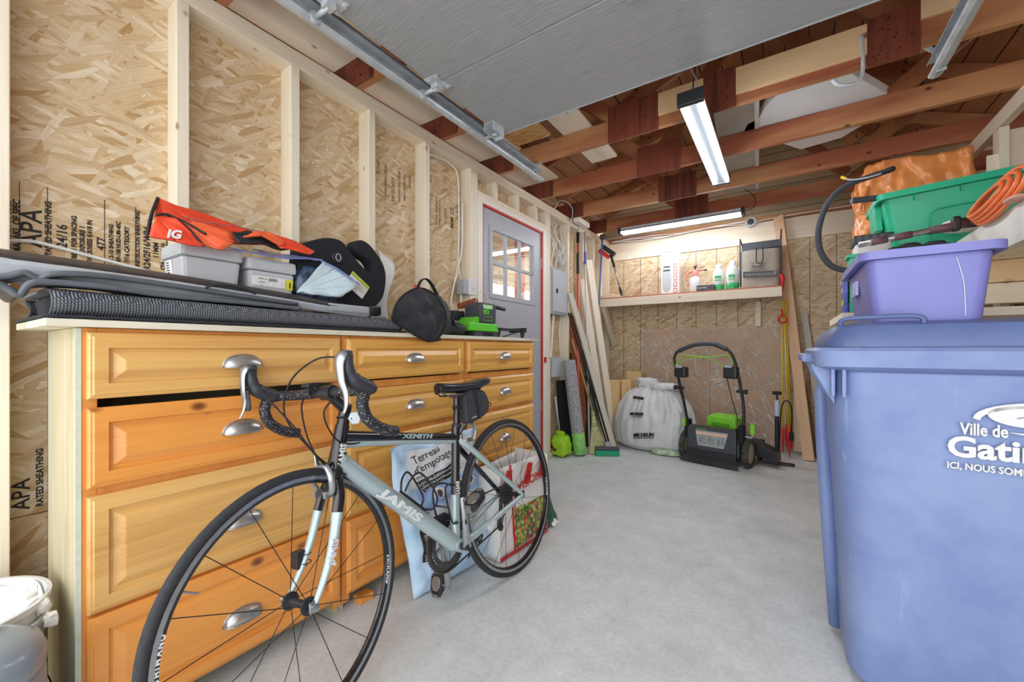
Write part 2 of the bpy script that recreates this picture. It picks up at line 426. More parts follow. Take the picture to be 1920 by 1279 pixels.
# factory stamps printed on the sheathing, reading upwards
def stamp(lines, y0, z0, mat=M_ink, flip=False, nm='printed_stamp'):
    b = MB()
    for (s, size, dy, dz) in lines:
        if flip: M = frame((XL + 0.0012, y0 + dy, z0 - dz), (0, 0, -1), (0, 1, 0))
        else: M = frame((XL + 0.0012, y0 + dy, z0 + dz), (0, 0, 1), (0, -1, 0))
        b.text(s, size, M, ext=0.0002, bold=.0007)
    return b
b = stamp([('CANADA  ARILD', .02, .012, 0), ('TAMAYAKI  OF SPEC', .02, .03, -.03), ('APA', .062, .072, .02), ('STATED SHEATHING', .019, .092, -.01),
           ('24/16', .032, .125, .03), ('BESE FOR SPACING', .016, .146, 0), ('EXPOSURE 1', .016, .164, 0.02), ('THICKNESS 0.418 IN', .016, .181, -.01),
           ('477', .028, .212, .04), ('PS 2-10 SHEATHING', .015, .232, .0), ('PRP-108 HUD-UM-40C', .015, .25, .0), ('7/16 CATEGORY', .017, .272, .01),
           ('CONSTRUCTION SHEATHING', .016, .30, -.02), ('2R24/2F16/W24', .025, .328, -.02), ('11MM', .022, .352, .04), ('CSA O325-16', .017, .37, .0), ('EXTERIOR TYPE', .017, .387, -.01), ('ADHESIVE', .019, .405, .0)], 0.162, 1.29)
for yy in (.19, .245, .372, .45, .575): b.box(XL + .001, XL + .0016, yy, yy + .0015, 1.20, 1.50)
b.build('printed_stamp', M_ink, wall_left)
b = stamp([('APA', .05, .045, 0), ('RATED SHEATHING', .02, .072, 0), ('24/16', .035, .105, .03), ('SIZED FOR SPACING', .018, .13, .0)], 0.165, 0.52)
b.box(XL + .001, XL + .0016, .165, .32, .50, .502)
b.build('printed_stamp', M_ink, wall_left)
b = stamp([('A P A', .04, .33, 0), ('25 MM', .05, .27, .03), ('24/2F16', .035, .21, .05), ('CSA O325 EXTERIOR', .02, .16, .0), ('SHEATHING SPAN 16', .02, .13, .0), ('CONSTRUCTION GRADE', .018, .07, .0), ('MILL 477', .018, .04, .0)], 1.80, 2.0, flip=True)
b.build('printed_stamp', M_inkf, wall_left)
b = stamp([('PS 2-10', .022, .05, 0), ('SHEATHING SPAN', .022, .1, .0), ('EXPOSURE 1', .03, .15, .05), ('SIZED FOR SPACING', .02, .2, .0), ('THICKNESS 11MM', .02, .24, .0), ('PRP-108', .02, .28, .0)], 1.42, 2.05, flip=True)
b.build('printed_stamp', M_inkf, wall_left)

wb = MB().box(-1.905, 1.6, YB, YB + 0.015, 0, 2.34)
wall_back = structure(wb.build('wall_back', M_osbB))
MB().box(-1.80, 1.5, YB - 0.02, YB, 2.09, 2.30).build('top_board', M_studx, wall_back, bevel=0.002)
MB().box(-1.80, 1.5, YB - 0.035, YB, 0.0, 0.06).build('bottom_plate', M_studx, wall_back, bevel=0.002)
MB().box(-1.905, 1.6, YB + .02, YB + 0.04, 2.30, 3.3).build('gable_siding', M_gable, wall_back)
MB().box(-1.9, 1.5, YB - 0.06, YB + .02, 2.31, 2.345).build('top_plate', M_old, wall_back)

wr = MB().box(XR, XR + 0.015, -0.3, 5.0, 0, 2.45)
wall_right = structure(wr.build('wall_right', M_osbR))
for k in range(13):
    MB().box(XR - 0.089, XR, -0.1 + k * .406, -0.062 + k * .406, 0.0, ZP).build('stud', M_oldz, wall_right, bevel=0.002)
MB().box(XR - .089, XR, -0.3, 4.9, ZP, ZP + .07).build('top_plate', M_study, wall_right, bevel=.002)

# roof: plank deck on trusses
XE0, XRG, XE1 = -2.02, -0.19, 1.64; ZE = 2.47; ZR = 3.17
def roofz(x): return ZE + (ZR - ZE) * (1 - abs(x - XRG) / (XRG - XE0))
ce = MB()
for (xa, xb) in ((XE0, XRG), (XRG, XE1)):
    za, zb = roofz(xa) + .10, roofz(xb) + .10
    ce.add([(xa, -.5, za), (xb, -.5, zb), (xb, 5.0, zb), (xa, 5.0, za), (xa, -.5, za + .02), (xb, -.5, zb + .02), (xb, 5.0, zb + .02), (xa, 5.0, za + .02)],
           [(0, 3, 2, 1), (4, 5, 6, 7), (0, 1, 5, 4), (1, 2, 6, 5), (2, 3, 7, 6), (3, 0, 4, 7)])
ceiling = structure(ce.build('ceiling', M_deck))
def beam(nm, p, q, y, th, h, m, par):
    """timber in the plane y between (x,z) points p and q; h deep in that plane"""
    y += .0012; th -= .0024
    d = Vector((q[0] - p[0], 0, q[1] - p[1])); L = d.length; n = Vector((-d.z, 0, d.x)) / L * h
    vs = []
    for yy in (y, y + th):
        for (a, k) in ((p, 0), (q, 0), (q, 1), (p, 1)): vs.append((a[0] + n.x * k, yy, a[1] + n.z * k))
    return MB().add(vs, [(0, 1, 2, 3), (7, 6, 5, 4), (0, 4, 5, 1), (1, 5, 6, 2), (2, 6, 7, 3), (3, 7, 4, 0)]).build(nm, m, par, bevel=.002)
JY = [0.05, 0.66, 1.27, 1.88, 2.50, 3.12, 3.76, 4.40]
for i, y in enumerate(JY):
    j = MB().box(-1.98, 1.6, y, y + .038, 2.328, 2.455).build('joist', M_old, ceiling, bevel=.002)
    beam('rafter', (XE0, ZE), (XRG, ZR), y, .038, .09, M_old, ceiling)
    beam('rafter', (XE1, ZE), (XRG, ZR), y, .038, -.09, M_old, ceiling)
    zz = 2.457
    beam('truss_web', (-0.80, zz), (-1.20, roofz(-1.2)), y, .038, .09, M_old, ceiling)
    beam('truss_web', (-0.72, zz), (XRG - .03, ZR), y, .038, .09, M_oldz, ceiling)
    beam('truss_web', (0.40, zz), (XRG + .03, ZR), y, .038, -.09, M_oldz, ceiling)
    beam('truss_web', (0.45, zz), (0.85, roofz(.85)), y, .038, -.09, M_oldz, ceiling)
    for (x0, x1, z0, z1) in ((-1.98, -1.66, 2.325, 2.47), (-.93, -.62, 2.31, 2.53), (-.375, -.215, 2.31, 2.53), (.32, .50, 2.31, 2.53))[:4 if y < 2.6 else 2]:
        g = MB().box(x0, x1, y - .0125, y, z0, z1)
        g.build('gusset_plate', M_gus, j, bevel=.001)
        nl = MB(); rr = random.Random(i * 7 + int(x0 * 10))
        for q in range(14): 
            xx, z_ = rr.uniform(x0 + .02, x1 - .02), rr.uniform(z0 + .02, z1 - .02)
            nl.lathe([(0, .001), (.004, .001), (.004, 0)], 8, frame((xx, y - .013, z_), (1, 0, 0), (0, 0, 1)))
        nl.build('nail_heads', M_black, j)
# pale repair boards on the middle joist
MB().box(-.215, .32, JY[4] - .02, JY[4] - .001, 2.37, 2.51).build('repair_board', M_palex, ceiling, bevel=.002)
MB().box(-.62, -.375, JY[4] - .02, JY[4] - .001, 2.385, 2.515).build('repair_board', M_palex, ceiling, bevel=.002)
MB().box(.50, 1.5, JY[4] - .02, JY[4] - .001, 2.45, 2.56).build('repair_board', M_palex, ceiling, bevel=.002)
MB().box(-2.03, -2.015, -.5, 5.0, 2.2, 2.62).build('eave_board', M_old, ceiling)
# loft boards lying on the joists above the left wall
MB().box(-1.97, -1.60, -0.3, 3.10, 2.457, 2.475).build('soffit_board', M_study, ceiling, bevel=.002)
MB().box(-1.595, -1.32, -0.3, 2.45, 2.457, 2.471).build('loft_panel', M_osbC, ceiling)
MB().box(-1.25, -1.05, 2.0, 3.0, 2.457, 2.475).build('loft_board', M_study, ceiling, bevel=.002)

# ------------------------------------------------------------ the side door
M_doorp = plain('grey_door_paint', 'adb0b8', 0.45, var=0.03)
M_red = plain('red_door_edge', 'cf3a32', 0.5)
M_trimw = plain('off_white_trim', 'efe9df', 0.5, var=0.03)
def glassm():
    m, nt, b = new_mat('window_glass')
    out = nt.nodes['Material Output']; tr = nt.nodes.new('ShaderNodeBsdfTransparent'); gl = nt.nodes.new('ShaderNodeBsdfGlossy')
    gl.inputs['Roughness'].default_value = 0.02; mx = nt.nodes.new('ShaderNodeMixShader'); mx.inputs[0].default_value = 0.35
    nt.links.new(tr.outputs[0], mx.inputs[1]); nt.links.new(gl.outputs[0], mx.inputs[2]); nt.links.new(mx.outputs[0], out.inputs[0])
    return m
M_glass = glassm()
DX = -1.813; y0, y1 = 2.325, 3.175; gy0, gy1, gz0, gz1 = 2.434, 3.05, 1.41, 1.90
db = MB()
db.box(DX - .04, DX, y0, gy0, .01, 2.035).box(DX - .04, DX, gy1, y1, .01, 2.035).box(DX - .04, DX, gy0, gy1, gz1, 2.035).box(DX - .04, DX, gy0, gy1, .01, gz0)
door = structure(db.build('door_1', M_doorp))
fr = MB(); wy = (gy1 - gy0) / 3
for k in (1, 2): fr.box(DX - .03, DX - .006, gy0 + wy * k - .012, gy0 + wy * k + .012, gz0, gz1)
fr.box(DX - .0288, DX - .0072, gy0, gy1, (gz0 + gz1) / 2 - .012, (gz0 + gz1) / 2 + .012)
for (a, c, d, e) in ((gy0 - .03, gy0 + .008, gz0 - .03, gz1 + .03), (gy1 - .008, gy1 + .03, gz0 - .03, gz1 + .03)): fr.box(DX, DX + .008, a, c, d, e)
for (d, e) in ((gz0 - .03, gz0 + .008), (gz1 - .008, gz1 + .03)): fr.box(DX, DX + .0078, gy0 + .008, gy1 - .008, d, e)
fr.build('glazing_bars', M_doorp, door, bevel=.002)
MB().box(DX - .022, DX - .018, gy0, gy1, gz0, gz1).build('pane', M_glass, door)
for (a, c) in ((2.44, 2.70), (2.79, 3.05)):
    MB().box(DX, DX + .006, a, c, .25, 1.19).build('door_panel', M_doorp, door, bevel=.004)
    MB().box(DX + .006, DX + .014, a + .035, c - .035, .285, 1.155).build('door_panel', M_doorp, door, bevel=.006)
for zz in (1.72, .45): MB().box(DX, DX + .01, y1 - .004, y1 + .012, zz, zz + .1).build('hinge', M_steel, door)
MB().lathe([(0, .06), (.026, .055), (.03, .04), (.024, .025), (.012, .02), (.012, 0), (.028, 0)], 20, frame((DX, 2.385, 1.02), (0, 1, 0), (0, 0, 1))).build('door_knob', M_steel, door, smooth=True)
fr = MB()
fr.box(-1.89, -1.795, 2.256, 2.308, 0, 2.085).box(-1.89, -1.795, 3.194, 3.25, 0, 2.085).box(-1.89, -1.795, 2.308, 3.194, 2.052, 2.085)
structure(fr.build('trim_1', M_trimw, bevel=.002))
fr = MB()
fr.box(-1.86, -1.80, 2.308, 2.322, 0, 2.05).box(-1.86, -1.80, 3.178, 3.194, 0, 2.05).box(-1.86, -1.80, 2.308, 3.194, 2.038, 2.052)
structure(fr.build('trim_2', M_red))
MB().box(-1.80, -1.78, 3.20, 3.225, .88, .93).build('strike_plate', M_red, door)

# the covered porch seen through the door's panes
M_porch = planks('porch_ceiling_boards', 'x', 0.14, 'e3cba6', 'c9a878', 'y', groove='9a8060', gw=0.05)
M_post = plain('porch_red_post', 'c86a5c', 0.6)
M_brick = plain('pale_stucco', 'c9c4b8', 0.8, nscale=9, var=.12)
structure(MB().box(-5.5, -1.95, 1.2, 9.0, 2.5, 2.55).build('trim_3', M_porch))
structure(MB().box(-5.6, -5.5, 1.2, 9.0, 0, 1.6).build('trim_4', M_brick))
for k in range(5):
    structure(MB().box(-3.1, -3.0, 3.8 + k * .9, 3.9 + k * .9, 0, 2.5).build('trim_%d' % (5 + k), M_post))
structure(MB().box(-5.6, -1.95, 1.2, 9, -.1, -.001).build('trim_10', M_conc))
# ------------------------------------------------------------ drawer chest of three cabinet units
M_oak = wood('honey_oak', 'e8b25c', 'bd7b2e', 'y', 0.0, rough=0.38, ring=0.8, coat=0.3)
M_oakp = wood('pale_honey_oak', 'e6b76e', 'c68c46', 'y', 0.12, rough=0.38, ring=0.7, coat=0.3)
M_pine = wood('orange_knotty_pine', 'ec9f4c', 'c9742a', 'y', 0.75, rough=0.35, ring=0.9, knotcol='5a1c08', coat=0.3)
M_frame = wood('amber_face_frame', 'e09a4c', 'b86e2c', 'z', 0.2, rough=0.4, ring=0.8, coat=0.2)
M_side = wood('weathered_green_grey_pine', 'cbbf9c', 'a0967a', 'z', 0.25, rough=0.7, ring=0.7, streak='b9bda6')
M_top = wood('bleached_worktop', 'e3dcc8', 'b5ab92', 'y', 0.0, rough=0.7, ring=1.4)
M_mint = plain('mint_edge', 'c9d2c4', 0.5)
CF = -1.395    # face frame plane
def raised_front(b, x, y0, y1, z0, z1, fr=0.05):
    rings = [(0, 0), (0, .014), (.005, .018), (.008, .018), (.011, .021), (fr * .72, .021), (fr * .72 + .004, .012), (fr * .72 + .010, .011), (fr * .72 + .030, .0205), (fr * .72 + .033, .021)]
    vs = []; fs = []
    for (i, h) in rings: vs += [(x + h, y0 + i, z0 + i), (x + h, y1 - i, z0 + i), (x + h, y1 - i, z1 - i), (x + h, y0 + i, z1 - i)]
    for k in range(len(rings) - 1):
        for j in range(4): fs.append((k * 4 + j, k * 4 + (j + 1) % 4, k * 4 + 4 + (j + 1) % 4, k * 4 + 4 + j))
    k = (len(rings) - 1) * 4; fs.append((k, k + 1, k + 2, k + 3)); fs.append((0, 3, 2, 1))
    b.add(vs, fs)
def cup_pull(parent, x, y, z, w=.052):
    b = MB()
    def g(u, v):
        A = u * math.pi; B = v * math.pi / 2
        return (x + .001 + math.sin(A) ** .8 * math.sin(B) * .026, y - math.cos(A) * w, z - .014 + math.sin(A) ** .8 * math.cos(B) * .036)
    b.grid(g, 20, 8)
    h = b.build('handle', M_steel, parent, smooth=True, solid=.002)
    b = MB().tube([(x + .001, y - math.cos(a * math.pi / 20) * (w + .002), z - .014 + math.sin(a * math.pi / 20) ** .8 * .038) for a in range(21)], .0022, 6)
    b.tube([(x + .001 + math.sin(a * math.pi / 20) ** .8 * .0265, y - math.cos(a * math.pi / 20) * w, z - .014) for a in range(21)], .0018, 6)
    b.build('rim', M_steel, h, smooth=True)
def unit(label, y0, y1, rows, mats, ends):
    t = thing('drawer_cabinet', label, 'cabinet', (CF, (y0 + y1) / 2, 0), 'drawer cabinets along the left wall'); R = rel(t)
    def P(b, nm, m, par=None, **k):
        b.v = [tuple(R @ Vector(p)) for p in b.v]; return b.build(nm, m, par or t, **k)
    b = MB().box(-1.775, CF - .02, y0, y0 + .018, .0, 1.052).box(-1.775, CF - .02, y1 - .018, y1, .0, 1.052)
    b.box(-1.775, -1.765, y0, y1, .05, 1.052).box(-1.765, CF - .02, y0, y1, .05, .066)
    P(b, 'side_panels' if ends else 'carcass', M_side, bevel=.001)
    b = MB().box(CF - .02, CF, y0, y0 + .032, .03, 1.052).box(CF - .02, CF, y1 - .032, y1, .03, 1.052)
    zs = [1.052] + [(rows[i][0] + rows[i + 1][1]) / 2 + .012 for i in range(len(rows) - 1)] + [.085]
    for z in zs if not ends else zs[:1] + zs[2:]: b.box(CF - .02, CF, y0 + .032, y1 - .032, z - .03 if z < 1.05 else 1.035, z)
    P(b, 'face_frame', M_frame, bevel=.002)
    if ends: P(MB().box(CF - .003, CF + .002, y0 - .006, y0 + .004, .03, 1.05), 'edge_strip', M_mint)
    for i, (z0, z1) in enumerate(rows):
        b = MB(); raised_front(b, CF, y0 + .012, y1 - .012, z0, z1)
        for k, p in enumerate(b.v): b.v[k] = tuple(R @ Vector(p))
        d = b.build('drawer', mats[i], t)
        MBs = MB(); zc = (z0 + z1) / 2 - (0 if i < 2 else .02)
        tx = R @ Vector((CF + .0215, (y0 + y1) / 2, zc))
        cup_pull(d, tx.x, tx.y, tx.z, .052 if y1 - y0 > .65 else .047)
    return t
RW = [(.880, 1.040), (.665, .858), (.362, .645), (.070, .352)]
RM = [(.880, 1.040), (.665, .842), (.362, .640), (.070, .345)]
unit('honey wooden drawer cabinet nearest the camera with a weathered grey side, orange knotty lower drawers', .231, .920, RW, [M_oakp, M_pine, M_oakp, M_pine], True)
unit('middle honey oak drawer cabinet, behind the bicycle saddle and potting soil bag', .924, 1.628, RM, [M_oak, M_oak, M_oak, M_pine], False)
unit('honey oak drawer cabinet farthest from the camera, beside the grey door', 1.632, 2.330, RM, [M_oak, M_oak, M_oak, M_oak], False)
tag(MB().box(-1.79, -1.372, .175, 2.39, 1.053, 1.071).build('worktop', M_top, bevel=.002), 'long bleached wooden worktop lying across the three drawer cabinets', 'worktop')
tag(MB().box(-1.42, -1.37, .99, 1.05, 0, .028).build('wood_block', M_pine, bevel=.003), 'small wooden block wedged under the front of the drawer cabinets', 'block')

# ------------------------------------------------------------ things lying on the worktop
TZ = 1.072
def weave():
    m, nt, b = new_mat('grey_woven_mat'); v = mapped(nt)
    w1 = N(nt, 'ShaderNodeTexWave', _Scale=90, _Distortion=1.0); w1.bands_direction = 'DIAGONAL'
    w2 = N(nt, 'ShaderNodeTexWave', _Scale=55, _Distortion=1.0); w2.bands_direction = 'Y'
    for n in (w1, w2): nt.links.new(v, n.inputs['Vector'])
    a = N(nt, 'ShaderNodeMath', operation='MULTIPLY'); nt.links.new(w1.outputs['Fac'], a.inputs[0]); nt.links.new(w2.outputs['Fac'], a.inputs[1])
    r = ramp(nt, [(0.05, srgb('2c2e33')), (0.5, srgb('8b8f98'))]); nt.links.new(a.outputs[0], r.inputs[0])
    nt.links.new(r.outputs[0], b.inputs['Base Color']); b.inputs['Roughness'].default_value = .8
    bump(nt, b, a.outputs[0], .6, .003); return m
M_weave = weave()
M_felt = plain('charcoal_felt', '2e3136', 0.95, var=.4, nscale=300, bmp=.4)
M_rub = plain('black_rubber', '2b2b2f', 0.5, var=.15, nscale=80)
M_rubg = plain('grey_rubber_edge', '5f636a', 0.35, var=.1)
M_brownb = plain('brown_black_trim', '3b3433', 0.55, var=.2, nscale=60)
M_sil = plain('silver_plastic', 'b7bdc3', 0.35, var=.05)
t = thing('cargo_mat', 'folded grey woven cargo mat with black felt backing along the worktop edge', 'mat', (-1.55, .85, TZ)); R = rel(t)
def matsec(s):   # section across: felt below, fold at the front
    L = [(-1.76, 1.077), (-1.6, 1.077), (-1.45, 1.077), (-1.40, 1.080), (-1.378, 1.095), (-1.376, 1.118), (-1.392, 1.134), (-1.43, 1.141), (-1.6, 1.143), (-1.76, 1.143)]
    f = s * (len(L) - 1); i = min(int(f), len(L) - 2); f -= i
    return L[i][0] * (1 - f) + L[i + 1][0] * f, L[i][1] * (1 - f) + L[i + 1][1] * f
def g(u, v):
    x, z = matsec(v); y = .185 + u * 1.02
    hh = 1 - .25 * u
    return (x, y, TZ + .005 + (z - TZ - .005) * hh + .0015 * noise.noise(Vector((x * 20, y * 9, z * 20))))
b = MB().grid(g, 40, 22, R); b.build('woven_layer', M_weave, t, smooth=True, solid=.006)
b = MB().grid(lambda u, v: (-1.775 + v * .405 + .004 * noise.noise(Vector((u * 30, v, 0))), .172 + u * 1.05, TZ + .0045 + .002 * noise.noise(Vector((u * 40, v * 8, 0)))), 60, 10, R)
b.build('felt_layer', M_felt, t, smooth=True, solid=.007)
b = MB().grid(lambda u, v: (-1.74 + .05 * math.sin(u * 4), .19 + v * .02, TZ + .012 + u * .05), 10, 2, R).build('folded_end', M_felt, t, solid=.012)
MB().box(-1.75, -1.44, .20, .36, 1.089, 1.134, R).build('inner_fold', M_felt, t, bevel=.01)

# long roof bar, tapering away
t = thing('roof_bar', 'long brown-black car trim bar lying slanted over the folded mat, silver underside', 'car part', (-1.5, .6, 1.17)); R = rel(t)
def bar(u, v, dz=0, top=True):
    y = -.02 + 1.12 * u; zc = 1.235 - .06 * u - .012 * u * u
    ww = .115 - .02 * u; x = -1.415 - .03 * u
    z = 1.225 - .055 * u + .012 * math.sin(u * 3.0)
    return (x - ww * v, y, z + (.012 * (v) - .02 * (1 - v) ** 2) + dz)
MB().grid(lambda u, v: bar(u, v), 40, 6, R).build('top_shell', M_brownb, t, smooth=True, solid=.004)
MB().grid(lambda u, v: (bar(u, 0)[0] - .012 * v, bar(u, 0)[1], bar(u, 0)[2] - .003 - v * (.052 - .034 * u)), 40, 4, R).build('silver_underside', M_sil, t, smooth=True, solid=.004)
MB().box(-1.56, -1.44, .90, 1.085, 1.146, 1.178, R).build('grey_end', M_grey, t, bevel=.008)
MB().box(-1.565, -1.435, 1.085, 1.14, 1.143, 1.184, R).build('end_cap', M_dark, t, bevel=.01)
MB().tube(bezier([(-1.418, .49, 1.176), (-1.412, .51, 1.190), (-1.412, .57, 1.193), (-1.415, .63, 1.180)], 6), .004, 6, M=R).build('catch', M_dark, t, smooth=True)
def ribbon(nm, label, pts, w, th, lipm, grp):
    t = thing(nm, label, 'trim strip', pts[0], grp); R = rel(t)
    P = bezier(pts, 8)
    b = MB(); n = len(P)
    b.grid(lambda u, v: (P[min(n - 1, int(u * (n - 1) + .5))].x - v * w, P[min(n - 1, int(u * (n - 1) + .5))].y, P[min(n - 1, int(u * (n - 1) + .5))].z + .006 * math.sin(v * 3 + u * 9)), n - 1, 5, R)
    b.build('flap', M_rub, t, smooth=True, solid=th)
    MB().tube(P, .0075, 8, M=R).build('lip', lipm, t, smooth=True)
ribbon('rubber_seal', 'upper wavy black rubber strip with grey lip, just under the slanted trim bar',
       [(-1.405, .10, 1.150), (-1.405, .128, 1.160), (-1.405, .15, 1.170), (-1.405, .17, 1.160), (-1.40, .19, 1.172), (-1.40, .24, 1.180), (-1.41, .335, 1.181), (-1.42, .515, 1.172), (-1.43, .772, 1.160)], .16, .004, M_rubg, 'rubber strips on the folded mat')
ribbon('rubber_seal', 'lower wavy black rubber strip resting on the folded woven mat',
       [(-1.395, .085, 1.147), (-1.395, .120, 1.135), (-1.395, .14, 1.120), (-1.39, .155, 1.145), (-1.39, .185, 1.153), (-1.39, .284, 1.154), (-1.40, .37, 1.148), (-1.40, .45, 1.146), (-1.405, .59, 1.146), (-1.41, .772, 1.142)], .16, .004, M_rubg, 'rubber strips on the folded mat')

# two grey tubs
M_tub = plain('light_grey_tub', 'c5c8cc', 0.45, var=.02)
M_yel = plain('yellow_sticker', 'e8e23c', 0.5)
M_paper = plain('white_paper_label', 'f1f1ee', 0.6)
def tub(label, y0, y1, z0, h, sticker):
    t = thing('storage_tub', label, 'tub', (-1.64, (y0 + y1) / 2, z0), 'grey tubs on the worktop'); w = (y1 - y0) / 2
    def ring(b, s0, z0_, s1, z1_):
        d = .09
        vs = [(sx * d * s, sy * w * s, z) for (s, z) in ((s0, z0_), (s1, z1_)) for sx, sy in ((-1, -1), (1, -1), (1, 1), (-1, 1))]
        b.add(vs, [(0, 3, 2, 1), (4, 5, 6, 7), (0, 1, 5, 4), (1, 2, 6, 5), (2, 3, 7, 6), (3, 0, 4, 7)])
    b = MB(); ring(b, .86, 0, .95, h - .045); b.build('body', M_tub, t, bevel=.012)
    b = MB(); ring(b, 1.02, h - .045, 1.0, h); b.build('lid', M_tub, t, bevel=.012)
    b = MB()
    if sticker:
        F = frame((.0825, -w * .82, .052), (0, 1, 0), (.11, 0, 1))
        b.box(0, .115, 0, .035, 0, .0008, F).build('paper_label', M_paper, t)
        b = MB(); b.text('ARTICLE', .008, F @ Matrix.Translation((.02, .024, .001))).text('ATLM7', .007, F @ Matrix.Translation((.022, .012, .001))).text('2', .01, F @ Matrix.Translation((.03, .002, .001)))
        for k in range(10): b.box(.055 + k * .0032, .0567 + k * .0032, .02, .031, .001, .0012, F)
        b.build('printing', M_ink, t)
        MB().box(.118, .143, -.004, .034, 0, .001, F).build('number_sticker', M_yel, t)
        MB().text('1', .028, F @ Matrix.Translation((.125, .004, .0012)), bold=.001).build('number', M_ink, t)
    else:
        F = frame((-.05, -w * .905, .045), (1, 0, 0), (0, -.1, 1))
        MB().box(0, .05, 0, .05, 0, .001, F).build('paper_label', M_paper, t)
        b = MB()
        for k in range(5): b.text('x%dB mm' % k, .007, F @ Matrix.Translation((.006, .04 - k * .008, .0012)))
        b.build('printing', M_ink, t)
tub('taller light grey tub below the peak of the orange bag', .475, .650, 1.195, .145, False)
tub('light grey tub with white label and yellow number 1 sticker', .665, .835, 1.175, .152, True)
tag(MB().blob((-1.65, .66, 1.166), (.085, .20, .021), .45, amp=.05, seed=5).build('black_bundle', M_felt, smooth=True), 'flat black mesh bundle under the two grey tubs', 'bundle')

# orange folded bag
M_or = plain('orange_red_nylon', 'ee4a28', 0.4, var=.1, nscale=12, bmp=.15)
M_or2 = plain('orange_nylon_lining', 'f4683c', 0.4, var=.08, nscale=12)
M_pip = plain('black_piping', '1d1d20', 0.6)
M_grystrip = plain('grey_reflective_strip', '8d8f92', 0.4)
t = thing('orange_bag', 'bright orange folded bag with black piping heaped over the grey tubs', 'bag', (-1.55, .6, 1.34)); R = rel(t)
def leaf(nm, pts, m, th=.006, par=None):
    """folded cloth leaf: fan from its first point, subdivided and slightly rumpled"""
    b = MB(); c = Vector(pts[0])
    P = [Vector(p) for p in pts[1:]]
    for i in range(len(P) - 1):
        a, d = P[i], P[i + 1]
        def g(u, v):
            q = c + ((a * (1 - v) + d * v) - c) * max(u, .001)
            q = q + Vector((.009 * noise.noise(q * 14) + .006 * noise.noise(q * 40), 0, .006 * noise.noise(q * 22)))
            return q
        b.grid(g, 8, 6, R)
    return b.build(nm, m, par or t, smooth=True, solid=th)
leaf('rear_leaf', [(-1.60, .434, 1.463), (-1.56, .415, 1.40), (-1.55, .45, 1.335), (-1.54, .58, 1.35), (-1.55, .70, 1.37), (-1.57, .81, 1.40), (-1.62, .65, 1.412), (-1.64, .53, 1.432)], M_or)
leaf('front_leaf', [(-1.52, .410, 1.393), (-1.51, .388, 1.322), (-1.50, .45, 1.318), (-1.49, .515, 1.315), (-1.50, .50, 1.345), (-1.51, .455, 1.392), (-1.54, .44, 1.40)], M_or)
leaf('middle_leaf', [(-1.53, .46, 1.392), (-1.50, .505, 1.322), (-1.49, .56, 1.316), (-1.49, .60, 1.345), (-1.51, .60, 1.385), (-1.53, .53, 1.402)], M_or2)
leaf('flap', [(-1.50, .60, 1.385), (-1.49, .61, 1.345), (-1.49, .68, 1.362), (-1.49, .75, 1.352), (-1.50, .81, 1.372), (-1.52, .77, 1.400), (-1.54, .68, 1.408)], M_pip)
leaf('strap_end', [(-1.49, .66, 1.398), (-1.475, .62, 1.372), (-1.475, .68, 1.386), (-1.47, .745, 1.368), (-1.48, .755, 1.385), (-1.49, .71, 1.407)], M_or2)
leaf('tail', [(-1.52, .72, 1.408), (-1.48, .74, 1.36), (-1.47, .84, 1.356), (-1.48, .865, 1.372), (-1.52, .81, 1.402)], M_or)
b = MB().tube(bezier([(-1.60, .434, 1.465), (-1.55, .405, 1.393), (-1.51, .386, 1.320)], 6), .005, 6, M=R)
b.tube(bezier([(-1.52, .408, 1.39), (-1.53, .44, 1.402), (-1.51, .475, 1.375), (-1.49, .515, 1.318)], 6), .004, 6, M=R)
b.tube(bezier([(-1.54, .44, 1.403), (-1.53, .48, 1.39), (-1.495, .522, 1.358)], 6), .004, 6, M=R)
b.build('piping', M_pip, t, smooth=True)
MB().tube(bezier([(-1.55, .48, 1.410), (-1.53, .54, 1.405), (-1.53, .62, 1.412), (-1.52, .69, 1.412)], 6), .004, 6, flat=.3, M=R).build('reflective_strip', M_grystrip, t)
MB().text('IG', .034, R @ frame((-1.492, .424, 1.326), (.08, .98, .09), (-.15, 0, 1)), ext=.001, shear=.3, bold=.0015).build('lettering', M_white, t)

# blue and clear packing bags
M_blue = plain('blue_poly_sheet', '8a97d8', 0.35, var=.1)
M_paleb = plain('pale_blue_cloth_pad', 'c9dbe2', 0.7, var=.05, nscale=14, bmp=.3)
M_denim = plain('crumpled_blue_film', '41566e', 0.25, var=.9, nscale=30, bmp=.8)
t = thing('plastic_packing_bag', 'crumpled blue and pale plastic bag slumped beside the numbered grey tub', 'bag', (-1.55, .9, 1.2)); R = rel(t)
leaf('blue_sheet', [(-1.57, .75, 1.352), (-1.54, .60, 1.338), (-1.52, .74, 1.331), (-1.52, .86, 1.343), (-1.53, .93, 1.358), (-1.60, .86, 1.366), (-1.6, .70, 1.36)], M_blue, .004)
MB().blob((-1.60, .93, 1.255), (.06, .10, .085), .7, amp=.15, freq=3, seed=2, M=R).build('crumpled_film', M_denim, t, smooth=True)
leaf('pale_pad', [(-1.52, .822, 1.218), (-1.50, .90, 1.208), (-1.49, .985, 1.215), (-1.49, 1.065, 1.268), (-1.51, 1.03, 1.305), (-1.53, .98, 1.330), (-1.53, .93, 1.350)], M_paleb, .012)
MB().tube(bezier([(-1.53, .92, 1.352), (-1.51, .985, 1.325), (-1.50, 1.075, 1.275)], 6), .007, 6, flat=.4, M=R).build('blue_seam', M_blue, t, smooth=True)

